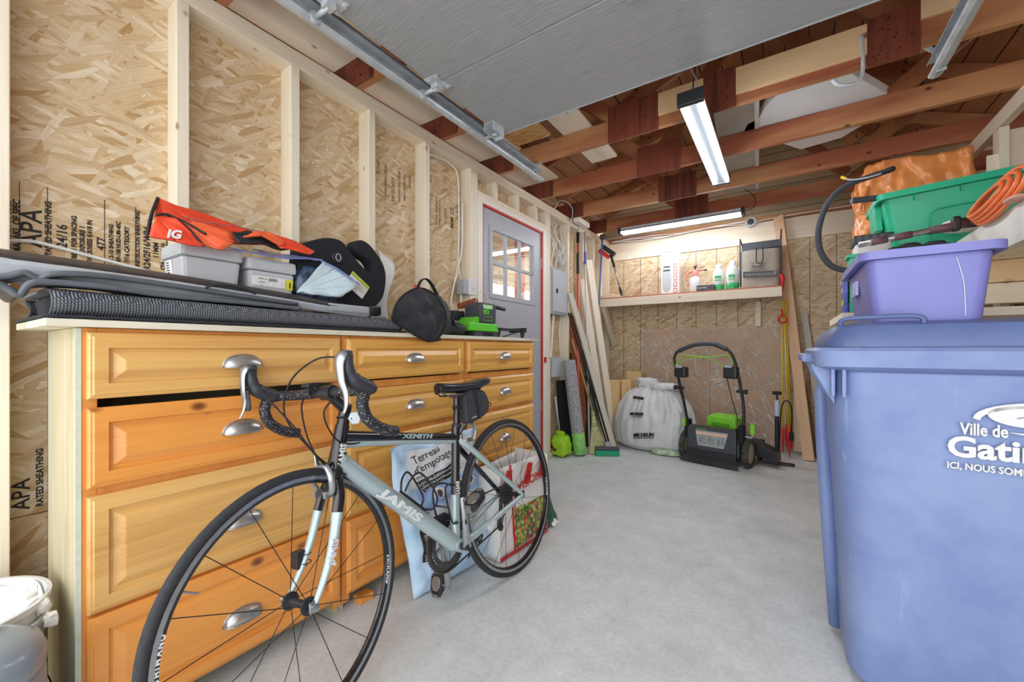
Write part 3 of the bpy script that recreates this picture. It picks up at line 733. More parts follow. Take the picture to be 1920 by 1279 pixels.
# child booster seat on its side
M_boost = plain('black_knit_fabric', '202127', 0.95, var=.35, nscale=400, bmp=.3)
t = thing('booster_seat', 'black fabric child booster seat standing on its side with a hooked armrest', 'booster seat', (-1.62, 1.05, 1.15)); R = rel(t)
out = [(.853, 1.406), (.929, 1.446), (.988, 1.463), (1.037, 1.459), (1.075, 1.426), (1.107, 1.393), (1.14, 1.368), (1.170, 1.350), (1.198, 1.372), (1.172, 1.405), (1.135, 1.418), (1.108, 1.442), (1.104, 1.470), (1.129, 1.486), (1.17, 1.478), (1.214, 1.442), (1.25, 1.399), (1.266, 1.339), (1.25, 1.249), (1.199, 1.19), (1.13, 1.165), (1.024, 1.17), (.907, 1.22), (.85, 1.30)]
C = bezier([(p[0], p[1], 0) for p in out + [out[0]]], 3)[:-1]
F = R @ frame((-1.635, 0, 0), (0, 1, 0), (0, 0, 1))
MB().prism([(p.x, p.y) for p in C], 0, .075, F).build('padded_shell', M_boost, t, bevel=.022, seg=4, smooth=True)
def disc(nm, y, z, r, x, m, par, th=.004): return MB().lathe([(0, th), (r * .9, th), (r, th * .5), (r, 0)], 24, R @ frame((x, y, z), (0, 1, 0), (0, 0, 1))).build(nm, m, par, smooth=True, auto=40)
bd = disc('badge', 1.012, 1.385, .026, -1.56, M_dark, t, .006)
b = MB().tube([(.011 * math.cos(a / 3), .015 * math.sin(a / 3), 0) for a in range(19)], .002, 6, closed=True, M=R @ frame((-1.552, 1.012, 1.385), (0, 1, 0), (0, 0, 1)))
b.build('badge_ring', M_grey, bd)
F2 = R @ frame((-1.5585, 1.045, 1.283), (0, .82, -.57), (0, .57, .82))
MB().box(0, .105, 0, .07, 0, .001, F2).build('care_label', M_paper, t)
MB().box(0, .105, .052, .07, .001, .0013, F2).build('label_band', plain('lime_label_band', 'c8d95a', .5), t)
b = MB().text('DANGER  ADVERTENCIA', .0085, F2 @ Matrix.Translation((.005, .057, .0015)))
for k in range(6): b.text('Never place this booster in a seat', .006, F2 @ Matrix.Translation((.04 if k < 4 else .005, .044 - k * .007, .0012)), maxw=.06)
b.build('label_text', M_inkf, t)

tag(MB().grid(lambda u, v: (-1.66 + .03 * math.sin(v * 3), 1.27 + u * .09 - .03 * math.sin(v * 5), TZ + .075 + v * .34 - .04 * u * v), 8, 14).build('paper_sheet', M_paper, smooth=True, solid=.001), 'curled white paper sheet standing behind the black booster seat', 'paper')

# duffel bag
M_duf = plain('black_duffel_nylon', '2c2d33', 0.62, var=.25, nscale=200, bmp=.25)
M_strap = plain('black_webbing', '17171a', 0.7)
t = thing('duffel_bag', 'limp black duffel bag hanging over the worktop edge beside the green charger', 'bag', (-1.45, 1.35, TZ)); R = rel(t)
endp = [(1.154, 1.149), (1.170, 1.195), (1.215, 1.245), (1.289, 1.283), (1.36, 1.282), (1.42, 1.255), (1.468, 1.205), (1.478, 1.146), (1.445, 1.085), (1.389, 1.056), (1.305, 1.070), (1.212, 1.108)]
E0 = bezier([(p[0], p[1], 0) for p in endp + [endp[0]]], 3)[:-1]; ne = len(E0)
def duf(u, v):
    # body sweeps from the front end cap back towards the wall
    p = E0[int(round(v * ne)) % ne]; k = u
    L_ = [.0, .5, .9, 1.0, 1.0, .94, .84, .62, .02, .02]; f_ = k * 8; i_ = int(f_); sc = L_[i_] * (1 - f_ + i_) + L_[i_ + 1] * (f_ - i_)
    cy = 1.295 + .58 * max(0, k - .32); cz = 1.165 - .05 * k
    xx = -1.358 - .30 * max(0, k - .32) - .02 * max(0, k - .1)
    q = Vector((xx, cy + (p.x - 1.32) * sc * 1.04, cz + (p.y - 1.165) * sc * 1.04))
    q.z = max(q.z, TZ + .004) if xx < -1.39 else q.z
    return q + Vector((.012, .006, .008)) * noise.noise(q * 14) + Vector((.007, .003, .005)) * noise.noise(q * 30) + Vector((-.014, 0, 0)) * abs(noise.noise(Vector((q.y * 9 + q.z * 6, q.z * 4, 1)))) * (1 if k < .3 else .3)
MB().grid(duf, 40, ne, R).build('body', M_duf, t, smooth=True)
MB().tube([Vector((-1.362, 1.303 + (p.x - 1.32) * 1.01, 1.152 + (p.y - 1.165) * 1.02)) for p in E0], .004, 6, closed=True, M=R).build('piping', M_strap, t, smooth=True)
MB().tube(bezier([(-1.46, 1.36, 1.27), (-1.46, 1.385, 1.325), (-1.46, 1.42, 1.345), (-1.46, 1.46, 1.325), (-1.45, 1.50, 1.26), (-1.43, 1.55, 1.18), (-1.42, 1.60, 1.11)], 6), .012, 8, flat=.25, M=R).build('carry_strap', M_strap, t, smooth=True)
MB().tube([(-1.405, 1.29, 1.27), (-1.40, 1.30, 1.295), (-1.405, 1.315, 1.27)], .004, 6, M=R).build('red_loop', M_red, t)
tag(MB().blob((-1.50, 1.62, 1.108), (.09, .085, .036), .7, amp=.12, seed=3, freq=3).build('black_pouch', M_duf, smooth=True), 'small crumpled black pouch between the duffel bag and green charger', 'pouch')

# battery charger with battery
M_grn = plain('bright_green_plastic', '5ccb2a', 0.35, var=.03)
M_gdk = plain('charcoal_plastic', '45484f', 0.45, var=.08)
t = thing('battery_charger', 'bright green and charcoal battery charger holding a battery marked 80', 'charger', (-1.48, 1.88, TZ)); R = rel(t)
def tap(b, x0, x1, y0, y1, z0, z1, s, M):
    cx, cy = (x0 + x1) / 2, (y0 + y1) / 2; hx, hy = (x1 - x0) / 2, (y1 - y0) / 2
    vs = [(cx + sx * hx * k, cy + sy * hy * k, z) for k, z in ((1, z0), (s, z1)) for sx, sy in ((-1, -1), (1, -1), (1, 1), (-1, 1))]
    return b.add(vs, [(0, 3, 2, 1), (4, 5, 6, 7), (0, 1, 5, 4), (1, 2, 6, 5), (2, 3, 7, 6), (3, 0, 4, 7)], M)
tap(MB(), -1.57, -1.43, 1.77, 1.985, TZ, 1.103, .97, R).build('base', M_gdk, t, bevel=.004)
b = MB()
for k in range(10): b.box(-1.431, -1.4285, 1.84 + k * .010, 1.844 + k * .010, 1.08, 1.095, R)
b.build('vents', M_black, t)
b = MB(); tap(b, -1.575, -1.425, 1.715, 1.99, 1.103, 1.150, .90, R); b.build('green_shell', M_grn, t, bevel=.006)
b = MB().prism([(1.72, 1.115), (1.80, 1.185), (1.83, 1.185), (1.83, 1.145), (1.96, 1.145), (1.96, 1.16), (1.98, 1.16), (1.98, 1.115)], 0, .11, R @ frame((-1.56, 0, 0), (0, 1, 0), (0, 0, 1)))
b.build('green_cradle', M_grn, t, bevel=.004)
bt = MB().prism([(1.835, 1.152), (1.83, 1.25), (1.85, 1.272), (1.97, 1.272), (1.99, 1.25), (1.985, 1.152)], 0, .115, R @ frame((-1.56, 0, 0), (0, 1, 0), (0, 0, 1))).build('battery', M_gdk, t, bevel=.006)
F3 = R @ frame((-1.4445, 1.862, 0), (0, 1, 0), (0, 0, 1))
MB().text('80', .042, F3 @ Matrix.Translation((.0, 1.205, 0)), ext=.001, sx=1.3, bold=.001).build('number', M_grn, bt)
b = MB().prism([(-.005, 1.26), (.002, 1.237), (.085, 1.237), (.09, 1.26)], 0, .001, F3); b.build('badge', plain('pale_green', 'b8e6a8', .5), bt)
b = MB().tube([(.0, 1.168, .001), (.007, 1.19, .001), (.08, 1.19, .001), (.088, 1.168, .001)], .0018, 5, closed=True, M=F3); b.build('gauge_frame', M_grn, bt)
tap(MB(), -1.62, -1.57, 1.75, 1.85, 1.17, 1.225, .9, R).build('cord_hook', M_rub, t, bevel=.006)

# rusty topped hand tool behind the charger
t = thing('hand_plane', 'small grey and white hand tool with a rusty brown top, behind the charger', 'tool', (-1.66, 1.98, TZ)); R = rel(t)
MB().box(-1.72, -1.62, 1.88, 2.14, 1.11, 1.235, R).build('body', M_grey, t, bevel=.012)
MB().box(-1.715, -1.615, 2.10, 2.20, 1.075, 1.30, R).build('white_housing', M_trimw, t, bevel=.015)
MB().tube([(-1.66, 1.90, 1.265), (-1.66, 2.06, 1.315)], .019, 10, M=R).build('rusty_roll', plain('rust', '9a4a24', .9, var=.4, nscale=60), t, smooth=True)
MB().tube(bezier([(-1.63, 2.02, 1.30), (-1.63, 2.05, 1.36), (-1.62, 2.10, 1.37), (-1.61, 2.15, 1.30), (-1.60, 2.19, 1.20)], 6), .0025, 6, M=R).build('wire', M_galv, t)
MB().tube([(-1.62, 2.19, 1.285), (-1.60, 2.30, 1.275)], .013, 10, M=R).build('knob', M_dark, t, smooth=True)
t = thing('bracket_shelf', 'small black angled bracket table at the far end of the worktop', 'bracket', (-1.5, 2.22, TZ)); R = rel(t)
MB().box(-1.60, -1.46, 2.02, 2.36, 1.125, 1.133, R).box(-1.60, -1.46, 2.355, 2.362, 1.115, 1.145, R).build('plate', M_dark, t, bevel=.001)
for y in (2.05, 2.33):
    MB().prism([(-.02, 0), (.0, 0), (.02, .053), (-.04, .053)], 0, .006, R @ frame((-1.47, y, TZ), (0, 1, 0), (0, 0, 1))).build('leg', M_dark, t)
MB().tube([(-1.475, 2.10, 1.078), (-1.475, 2.30, 1.12)], .006, 6, M=R).build('brace', M_dark, t)

# ------------------------------------------------------------ electrics on the left wall
t = thing('light_switch', 'white light switch plate on a grey box beside the grey door', 'switch', (-1.82, 2.18, 1.43)); R = rel(t)
MB().box(-1.86, -1.795, 2.10, 2.17, 1.375, 1.475, R).build('box', M_grey, t, bevel=.002)
MB().box(-1.80, -1.792, 2.145, 2.235, 1.375, 1.49, R).build('plate', M_white, t, bevel=.003)
MB().box(-1.792, -1.786, 2.178, 2.198, 1.42, 1.45, R).build('toggle', M_white, t, bevel=.002)
cables = [
 ('wall_cable', 'thin white electric cable drooping across the first wall bay, above the cargo mat', [(-1.885, .166, 1.316), (-1.883, .215, 1.325), (-1.883, .28, 1.316), (-1.883, .352, 1.302), (-1.883, .53, 1.27)]),
 ('wall_cable', 'white electric cable running from the plate down to the light switch', [(-1.86, 1.79, 2.21), (-1.85, 1.90, 2.235), (-1.84, 2.03, 2.225), (-1.84, 2.09, 2.16), (-1.84, 2.10, 1.85), (-1.84, 2.095, 1.6), (-1.84, 2.12, 1.47)]),
 ('wall_cable', 'white electric cable hanging in a loop beside the light switch', [(-1.83, 2.125, 2.0), (-1.83, 2.12, 1.7), (-1.83, 2.08, 1.55), (-1.82, 2.02, 1.40), (-1.82, 2.0, 1.30), (-1.82, 2.03, 1.235), (-1.82, 2.085, 1.25), (-1.82, 2.10, 1.37)])]
for nm, lb, p in cables: tag(MB().tube(bezier(p, 10), .0055, 8).build(nm, M_cable, smooth=True), lb, 'cable', 'white cables on the left wall')

t = thing('breaker_panel', 'grey metal breaker panel with a small black latch on the left wall', 'breaker panel', (-1.82, 3.52, 1.33)); R = rel(t)
MB().box(-1.885, -1.80, 3.345, 3.69, 1.335, 1.77, R).build('cabinet_box', M_grey, t, bevel=.003)
dr = MB().box(-1.80, -1.790, 3.37, 3.665, 1.355, 1.75, R).build('cover', plain('light_grey_enamel', 'b9bfc4', .45), t, bevel=.003)
MB().box(-1.790, -1.785, 3.43, 3.46, 1.535, 1.575, R).build('latch', M_black, dr, bevel=.001)
t = thing('junction_box', 'square grey junction box low on the left wall, above the rolled carpet', 'junction box', (-1.84, 3.44, .735))
MB().box(-.05, .05, -.10, .10, 0, .19).build('body', M_grey, t, bevel=.003)
MB().box(.05, .054, -.095, .095, .005, .185).build('cover', plain('light_grey_enamel', 'b9bfc4', .45), t, bevel=.001)
rr = random.Random(3)
for k in range(9):
    y0_, y1_ = 3.38 + .03 * k, 3.36 + .035 * ((k * 5) % 9)
    p = [(-1.86, y1_, 2.25), (-1.85 + rr.uniform(-.02, .03), y0_ + rr.uniform(-.05, .05), 2.12), (-1.83, y1_ + rr.uniform(-.06, .06), 2.0), (-1.84, y0_ + rr.uniform(-.04, .04), 1.88), (-1.85, y0_, 1.765)]
    tag(MB().tube(bezier(p, 8), .005, 6).build('panel_cable', M_cable, smooth=True), 'white cable in the tangle feeding the top of the breaker panel', 'cable', 'white cables above the breaker panel')
p = []
for a in range(90): 
    r = .055 + .012 * math.sin(a * 1.7); p.append((-1.80 + .02 * math.sin(a * .9), 3.56 + r * math.cos(a * .42), 1.90 + 1.15 * r * math.sin(a * .42)))
tag(MB().tube(p, .0045, 6).build('cable_coil', M_cable, smooth=True), 'coiled bundle of white cable hanging above the breaker panel', 'cable coil')
for k, (y, lb) in enumerate(((3.47, 'white conduit running down from the breaker panel to the junction box'), (3.62, 'thin white cable running down from the right of the breaker panel'))):
    tag(MB().tube(bezier([(-1.84, y, 1.335), (-1.845, y - .02, 1.15), (-1.845, y - .05 * (1 - k), .93), (-1.845, y - .08 * (1 - k), .93 - k * .5)], 8), .011 if k == 0 else .005, 8).build('conduit', M_cable, smooth=True), lb, 'conduit')
for k in range(3):
    pp = [(-1.84 - .01 * k, y, 2.345 + .008 * k + .006 * math.sin(y * (5 + k) + k)) for y in [1.0 + i * .16 for i in range(24)]]
    tag(MB().tube(bezier(pp, 2), .005, 6).build('roof_cable', M_cable, smooth=True), ('uppermost', 'middle', 'lowest')[2 - k] + ' of three white cables lying along the top of the left wall', 'cable', 'white cables on the wall plate')
tag(MB().tube(bezier([(-1.82, 3.45, 2.33), (-1.80, 3.5, 2.42), (-1.78, 3.6, 2.45), (-1.76, 3.72, 2.40), (-1.78, 3.72, 2.25), (-1.80, 3.66, 2.12)], 8), .005, 6).build('roof_cable', M_cable, smooth=True), 'loop of white cable arching up over the wall plate above the breaker panel', 'cable')
# ------------------------------------------------------------ road bicycle leaning on the drawer cabinets
M_bsil = plain('pale_silver_blue_paint', 'adbfc1', 0.28, metal=0.2, var=.02, coat=.5)
M_bblk = plain('gloss_black_paint', '17181d', 0.2, var=.05, coat=.6)
M_tire = plain('black_tyre', '2c2d31', 0.75, var=.2, nscale=90, bmp=.2)
M_rim = plain('gloss_black_rim', '191a20', 0.25, coat=.4)
M_alu = plain('polished_aluminium', 'a9adb0', 0.3, metal=.8, var=.08, nscale=60)
M_chain = plain('oily_steel', '5b5a58', 0.4, metal=.7, var=.3, nscale=150)
M_hood = plain('black_hood_rubber', '34363d', 0.5, var=.1)
def tapem():
    m, nt, b = new_mat('speckled_bar_tape'); vo = N(nt, 'ShaderNodeTexVoronoi', _Scale=230)
    nt.links.new(mapped(nt), vo.inputs['Vector'])
    r = ramp(nt, [(0.0, srgb('e8e8e8')), (0.2, srgb('e8e8e8')), (0.24, srgb('222329'))]); nt.links.new(vo.outputs['Distance'], r.inputs[0])
    se = nt.nodes.new('ShaderNodeSeparateColor'); nt.links.new(vo.outputs['Color'], se.inputs[0])
    st = N(nt, 'ShaderNodeMath', operation='LESS_THAN'); st.inputs[1].default_value = .6; nt.links.new(se.outputs[0], st.inputs[0])
    nt.links.new(mix(nt, st.outputs[0], srgb('222329'), r.outputs[0]), b.inputs['Base Color']); b.inputs['Roughness'].default_value = .55
    return m
M_tape = tapem()
yaw, leanA, S_ = -0.0137, 0.1452, 1.0086
BM = Matrix(((math.sin(yaw), math.cos(yaw), 0, -.9904), (-math.cos(yaw), math.sin(yaw), 0, 1.5451), (0, 0, 1, 0), (0, 0, 0, 1))) @ Matrix.Rotation(leanA, 4, 'X') @ Matrix.Scale(S_, 4)
bike = thing('road_bicycle', 'silver and black road bicycle with drop handlebars leaning against the drawer cabinets', 'bicycle', M=BM)
pv = Vector((.835, 0, .65)); ax = Vector((-.292, 0, .956))
ST = Matrix.Translation(pv) @ Matrix.Rotation(.131, 4, ax) @ Matrix.Translation(-pv)
RW_, HR = .338, (0, 0, .338)
HF = Vector((.965, 0, .338))
BB = Vector((.385, 0, .262)); SC_ = Vector((.318, 0, .655)); HT = Vector((.80, 0, .770)); HB = Vector((.836, 0, .648))
def bp(b, nm, m, par=None, **k): k.setdefault('smooth', True); k.setdefault('auto', 40); return b.build(nm, m, par or bike, **k)
def wheel(c, A, ns, rear):
    W = A @ frame(c, (1, 0, 0), (0, 0, -1))          # local z = axle
    n = 72
    b = MB()
    def tor(u, v):
        a = u * 2 * math.pi; t = v * 2 * math.pi; R = .3245 + .0125 * math.cos(t)
        return (R * math.cos(a), R * math.sin(a), .0122 * math.sin(t))
    b.grid(tor, n, 12, W, wrap=True); wh = bp(b, 'wheel', M_tire)
    b = MB().lathe([(.296, 0), (.2975, -.006), (.303, -.0085), (.316, -.0095), (.316, .0095), (.303, .0085), (.2975, .006), (.296, 0)], n, W); bp(b, 'rim', M_rim, wh)
    b = MB()
    for s in (-1, 1): b.lathe([(.3065, s * .0098), (.3065, s * .0103), (.3165, s * .0103), (.3165, s * .0098)], n, W)
    bp(b, 'brake_track', M_alu, wh)
    for k in range(ns):
        b = MB(); a = 2 * math.pi * k / ns; s = 1 if k % 2 else -1; off = 0 if not rear else (.35 if (k // 2) % 2 else -.35)
        fw = .036 if not rear else (.030 if s > 0 else .018)
        p0 = (.019 * math.cos(a + off * 3), .019 * math.sin(a + off * 3), s * fw); p1 = (.2965 * math.cos(a), .2965 * math.sin(a), s * .002)
        b.tube([p0, p1], .0011 if not rear else .0010, 5, M=W); bp(b, 'spoke', M_black, wh)
    pr = [(0, -.052), (.007, -.052), (.007, -.042), (.022, -.040), (.022, -.034), (.011, -.030), (.0095, 0), (.011, .030), (.022, .034), (.022, .040), (.007, .042), (.007, .052), (0, .052)]
    bp(MB().lathe(pr, 24, W), 'hub', M_dark, wh)
    b = MB().lathe([(0, .056), (.009, .056), (.010, .066), (.004, .068), (0, .068)], 16, W).lathe([(0, -.056), (.009, -.056), (.010, -.066), (0, -.067)], 16, W)
    bp(b, 'axle_nut', M_alu, wh)
    b = MB().tube([(.2965 * math.cos(-.55), .2965 * math.sin(-.55), 0), (.262 * math.cos(-.55), .262 * math.sin(-.55), 0)], .0025, 6, M=W); bp(b, 'valve', M_alu, wh)
    for (word, a0, sz) in (('SHIMANO', -.02, .0135), ('SHIMANO', 3.14, .0135)):
        b = MB()
        a = a0
        for ch in word:
            a -= .5 * {'I': .022, 'M': .054}.get(ch, .044); c_ = Vector((math.cos(a), math.sin(a), 0)); tdir = Vector((math.sin(a), -math.cos(a), 0))
            b.text(ch, .0125, W @ frame(c_ * .2995 + Vector((0, 0, .0085)), tdir, c_), ext=.0016, bold=.0005, align='CENTER', sx=1.15)
            a -= .5 * {'I': .022, 'M': .054}.get(ch, .044)
        bp(b, 'rim_lettering', M_white, wh, smooth=False)
    return wh, W
fw, FW = wheel(HF, ST, 16, False)
rw, RWm = wheel(HR, Matrix(), 20, True)
# cassette and derailleur on the far side
b = MB()
for k in range(8): b.lathe([(.012, -.022 - k * .004), (.048 - k * .0032, -.022 - k * .004), (.048 - k * .0032, -.0245 - k * .004), (.012, -.0245 - k * .004)], 26, RWm)
bp(b, 'cassette', M_chain, rw)
# frame tubes
bp(MB().tube([HB + (HB - HT) * .02, HB, HB.lerp(HT, .5), HT], [.023, .0245, .021, .021], 18), 'head_tube', M_bblk)
bp(MB().tube(bezier([(.822, 0, .672), (.79, 0, .640), (.60, 0, .465), BB + Vector((.01, 0, .012))], 6), [.0315 - .005 * math.sin(i / 18 * 3.1) for i in range(19)], 18), 'down_tube', M_bsil)
tt0, tt1 = Vector((.800, 0, .735)), Vector((.312, 0, .648))
bp(MB().tube([tt0, tt0.lerp(tt1, .5), tt1], [.021, .017, .015], 16), 'top_tube', M_bblk)
bp(MB().tube([tt0 + Vector((.005, .0, -.015)), tt0.lerp(tt1, .5) + Vector((0, 0, -.0095)), tt1 + Vector((.02, 0, -.009))], [.017, .0135, .011], 16), 'silver_underline', M_bsil)
bp(MB().tube([BB, BB.lerp(SC_, .45)], [.021, .0165], 16), 'seat_tube', M_bsil)
bp(MB().tube([BB.lerp(SC_, .45), SC_, (.312, 0, .69)], [.0165, .017, .0175], 16), 'seat_tube', M_bblk)
bp(MB().tube([BB + Vector((0, -.035, 0)), BB + Vector((0, .035, 0))], .0235, 20), 'bottom_bracket', M_bsil)
for s in (-1, 1):
    bp(MB().tube(bezier([(.315, s * .008, .638), (.27, s * .030, .595), (.12, s * .048, .455), (.01, s * .063, .350)], 5), [.012] * 8 + [.010] * 8, 12), 'seat_stay', M_bblk if s < 0 else M_bsil)
    bp(MB().tube(bezier([BB + Vector((-.01, s * .022, 0)), (.30, s * .030, .272), (.15, s * .050, .305), (.0, s * .063, .338)], 5), [.017, .017, .016, .015, .015, .014, .014, .013, .012, .012, .011, .011, .010, .009, .009, .008], 12), 'chain_stay', M_bsil)
    bp(MB().box(-.015, .022, s * .063 - .003, s * .063 + .003, .325, .356), 'dropout', M_bblk, smooth=False, bevel=.003)
# fork
fk = bp(MB().tube([HB + Vector((-.0, 0, .005)), HB + Vector((.007, 0, -.028)), HB + Vector((.012, 0, -.045))], [.024, .026, .018], 16, M=ST), 'fork', M_bblk)
for s in (-1, 1):
    bp(MB().tube(bezier([(.845, s * .018, .618), (.853, s * .034, .585), (.868, s * .040, .54)], 5), [.019, .018, .017, .017, .016, .016, .016, .016, .016, .016, .016], 14, flat=.75, M=ST), 'fork_shoulder', M_bblk, fk)
    pts = bezier([(.868, s * .040, .54), (.893, s * .046, .462), (.925, s * .050, .395), (.962, s * .053, .338)], 6)
    bp(MB().tube(pts, [.0165 - .009 * i / 18 for i in range(19)], 14, flat=.7, M=ST), 'fork_blade', M_bsil, fk)
    bp(MB().box(.950, .976, s * .053 - .003, s * .053 + .003, .325, .352, ST), 'fork_end', M_alu, fk, smooth=False, bevel=.003)
d = Vector((.895 - .868, 0, .455 - .54)).normalized()
b = MB().text('JAMIS', .026, ST @ frame((.906, .0600, .418), -d, (1, 0, 0)), ext=.0045, bold=.0008); bp(b, 'fork_lettering', M_white, fk, smooth=False)
bp(MB().box(.905, .935, -.075, -.045, .40, .445, ST), 'sensor', M_dark, fk, smooth=False, bevel=.004)
b = MB()
for z in (.412, .436): b.tube([(.91 + .014 * math.cos(a / 2), -.048 + .018 * math.sin(a / 2), z) for a in range(13)], .0012, 5, closed=True, M=ST)
bp(b, 'cable_tie', M_black, fk)
# lettering on the frame
dt = (BB - Vector((.79, 0, .640))).normalized()
b = MB().text('JAMIS', .036, frame(Vector((.715, .0275, .561)) - dt.cross(Vector((0, 1, 0))).normalized() * .0 + Vector((-.004, 0, -.020)), dt, (0, 0, 1)), ext=.0035, sx=2.2, bold=.0012, shear=.2); bp(b, 'down_tube_lettering', plain('pearl_lettering', 'e3e9e9', .3), smooth=False)
dq = (tt1 - tt0).normalized()
b = MB().text('XENITH', .021, frame(tt0.lerp(tt1, .42) + Vector((0, .0145, -.0035)), dq, (0, 0, 1)), ext=.0035, sx=1.8, bold=.0008, shear=.2); bp(b, 'top_tube_lettering', M_bsil, smooth=False)
b = MB().text('JAMIS', .023, frame(HB + Vector((-.012, .0205, .010)), (HT - HB), (1, 0, 0)), ext=.0025, sx=1.1, bold=.0008); bp(b, 'head_tube_lettering', M_white, smooth=False)
b = MB().text('JAMIS', .018, frame((.245, .052, .276), Vector((-1, .09, .19)), (0, 0, 1)), ext=.004, sx=1.1, bold=.0006); bp(b, 'chain_stay_lettering', M_white, smooth=False)
b = MB().text('JAMIS', .018, frame((.352, .0155, .44), (-.17, 0, .98), (1, 0, 0)), ext=.003, sx=1.1, bold=.0006); bp(b, 'seat_tube_lettering', M_white, smooth=False)
# cranks, rings, pedals, chain
BW = frame(BB, (1, 0, 0), (0, 0, -1))
b = MB()
for (R, z, nt_) in ((.100, -.046, 50), (.078, -.039, 38)):
    poly = []
    for k in range(nt_):
        for (dr, da) in ((0, -.3), (.0045, -.1), (.0045, .1), (0, .3)): a = 2 * math.pi * (k + da) / nt_; poly.append(((R + dr) * math.cos(a), (R + dr) * math.sin(a)))
    n_ = len(poly); inner = [(.80 * R * math.cos(2 * math.pi * i / n_), .80 * R * math.sin(2 * math.pi * i / n_)) for i in range(n_)]
    vs = [(x, y, z) for x, y in poly] + [(x, y, z) for x, y in inner] + [(x, y, z + .003) for x, y in poly] + [(x, y, z + .003) for x, y in inner]
    fs = []
    for i in range(n_):
        j = (i + 1) % n_; fs += [(i, j, n_ + j, n_ + i), (2 * n_ + i, 3 * n_ + i, 3 * n_ + j, 2 * n_ + j), (i, 2 * n_ + i, 2 * n_ + j, j), (n_ + i, n_ + j, 3 * n_ + j, 3 * n_ + i)]
    b.add(vs, fs, BW)
cr = bp(b, 'chainrings', M_chain, smooth=False)
b = MB()
for k in range(5):
    a = 2 * math.pi * k / 5 + .3; b.tube([(0, 0, -.043), (.066 * math.cos(a), .066 * math.sin(a), -.043)], [.013, .007], 8, M=BW)
bp(b, 'spider', M_alu, cr)
def crank(s, end):
    e = Vector(end); b0 = BB + Vector((0, s * .062, 0)); b1 = Vector((e.x, s * .078, e.z))
    c = bp(MB().tube([b0 + (b0 - b1) * .08, b0, b0.lerp(b1, .5), b1, b1 + (b1 - b0) * .05], [.010, .016, .0115, .0125, .008], 12, flat=.6), 'crank', M_alu)
    bp(MB().tube([BB + Vector((0, s * .03, 0)), BB + Vector((0, s * .073, 0))], .013, 14), 'crank_bolt', M_dark, c)
    if s > 0:
        dd = (b0 - b1).normalized(); bp(MB().text('105', .012, frame(b0.lerp(b1, .6) + Vector((0, .0085, 0)), dd, (1, 0, 0)), ext=.0015), 'crank_lettering', M_ink, c, smooth=False)
    pd = bp(MB().tube([b1 - Vector((0, s * .01, 0)), b1 + Vector((0, s * .06, 0))], .007, 8), 'pedal', M_alu, c)
    tl = .5 if s > 0 else 1.25
    A = Matrix.Translation(b1 + Vector((0, s * .055, 0))) @ Matrix.Rotation(tl, 4, 'Y')
    poly = [(-.045, -.018), (-.02, -.032), (.02, -.03), (.046, -.014), (.046, .014), (.02, .03), (-.02, .032), (-.045, .018)]
    bp(MB().prism(poly, -.010, .010, A), 'pedal_body', M_dark, pd, smooth=False, bevel=.004)
    b = MB().prism([(x * .55, y * .7) for x, y in poly], -.013, .013, A).box(-.047, -.036, -.014, .014, -.016, .016, A).box(.036, .047, -.014, .014, -.014, .014, A)
    bp(b, 'pedal_plate', M_alu, pd, smooth=False, bevel=.002)
crank(1, (.398, 0, .436)); crank(-1, (.366, 0, .090))
yc = -.040
b = MB().tube(bezier([(.40, yc, .360), (.20, yc, .376), (.0, yc + .002, .372), (-.034, yc, .345), (-.01, yc, .315), (.012, yc, .27), (.03, yc, .235), (.055, yc, .215), (.2, yc, .19), (.36, yc, .165)], 5), .0035, 6)
b.tube(bezier([(.40, yc, .360), (.46, yc, .34), (.487, yc, .27), (.46, yc, .195), (.41, yc, .165), (.36, yc, .165)], 5), .0035, 6); bp(b, 'chain', M_chain)
b = MB()
for (x, z, r) in ((.022, .262, .016), (.052, .205, .016)): b.lathe([(0, -.004), (r, -.004), (r, .004), (0, .004)], 14, frame((x, yc, z), (1, 0, 0), (0, 0, -1)))
b.tube([(.012, -.05, .318), (.02, -.055, .265), (.052, -.05, .205)], .009, 8); bp(b, 'rear_derailleur', M_dark)
bp(MB().box(.375, .44, -.052, -.03, .315, .375), 'front_derailleur', M_dark, smooth=False, bevel=.006)
# bottle cages
def cage(o, d, up):
    o = Vector(o); d = Vector(d).normalized(); up = Vector(up); up = (up - d * up.dot(d)).normalized(); y = Vector((0, 1, 0))
    b = MB().tube([o + up * .002, o + d * .14 + up * .002], .006, 6, flat=.7)
    for s in (-1, 1):
        pts = [o + d * .0 + up * .006, o + d * .0 + y * s * .030 + up * .012, o + d * .005 + y * s * .036 + up * .045, o + d * .06 + y * s * .037 + up * .070, o + d * .125 + y * s * .030 + up * .080, o + d * .14 + y * s * .022 + up * .045, o + d * .13 + y * s * .01 + up * .008]
        b.tube(bezier(pts, 6), .0036, 6)
    b.tube(bezier([o + d * .06 + y * -.037 + up * .070, o + d * .065 + up * .085, o + d * .06 + y * .037 + up * .070], 6), .0036, 6)
    bp(b, 'bottle_cage', M_dark)
cage(Vector((.52, 0, .405)) + Vector((-.01, 0, .02)), -dt, (-.2, 0, 1))
cage((.376, 0, .345), (-.17, 0, .98), (1, 0, .17))
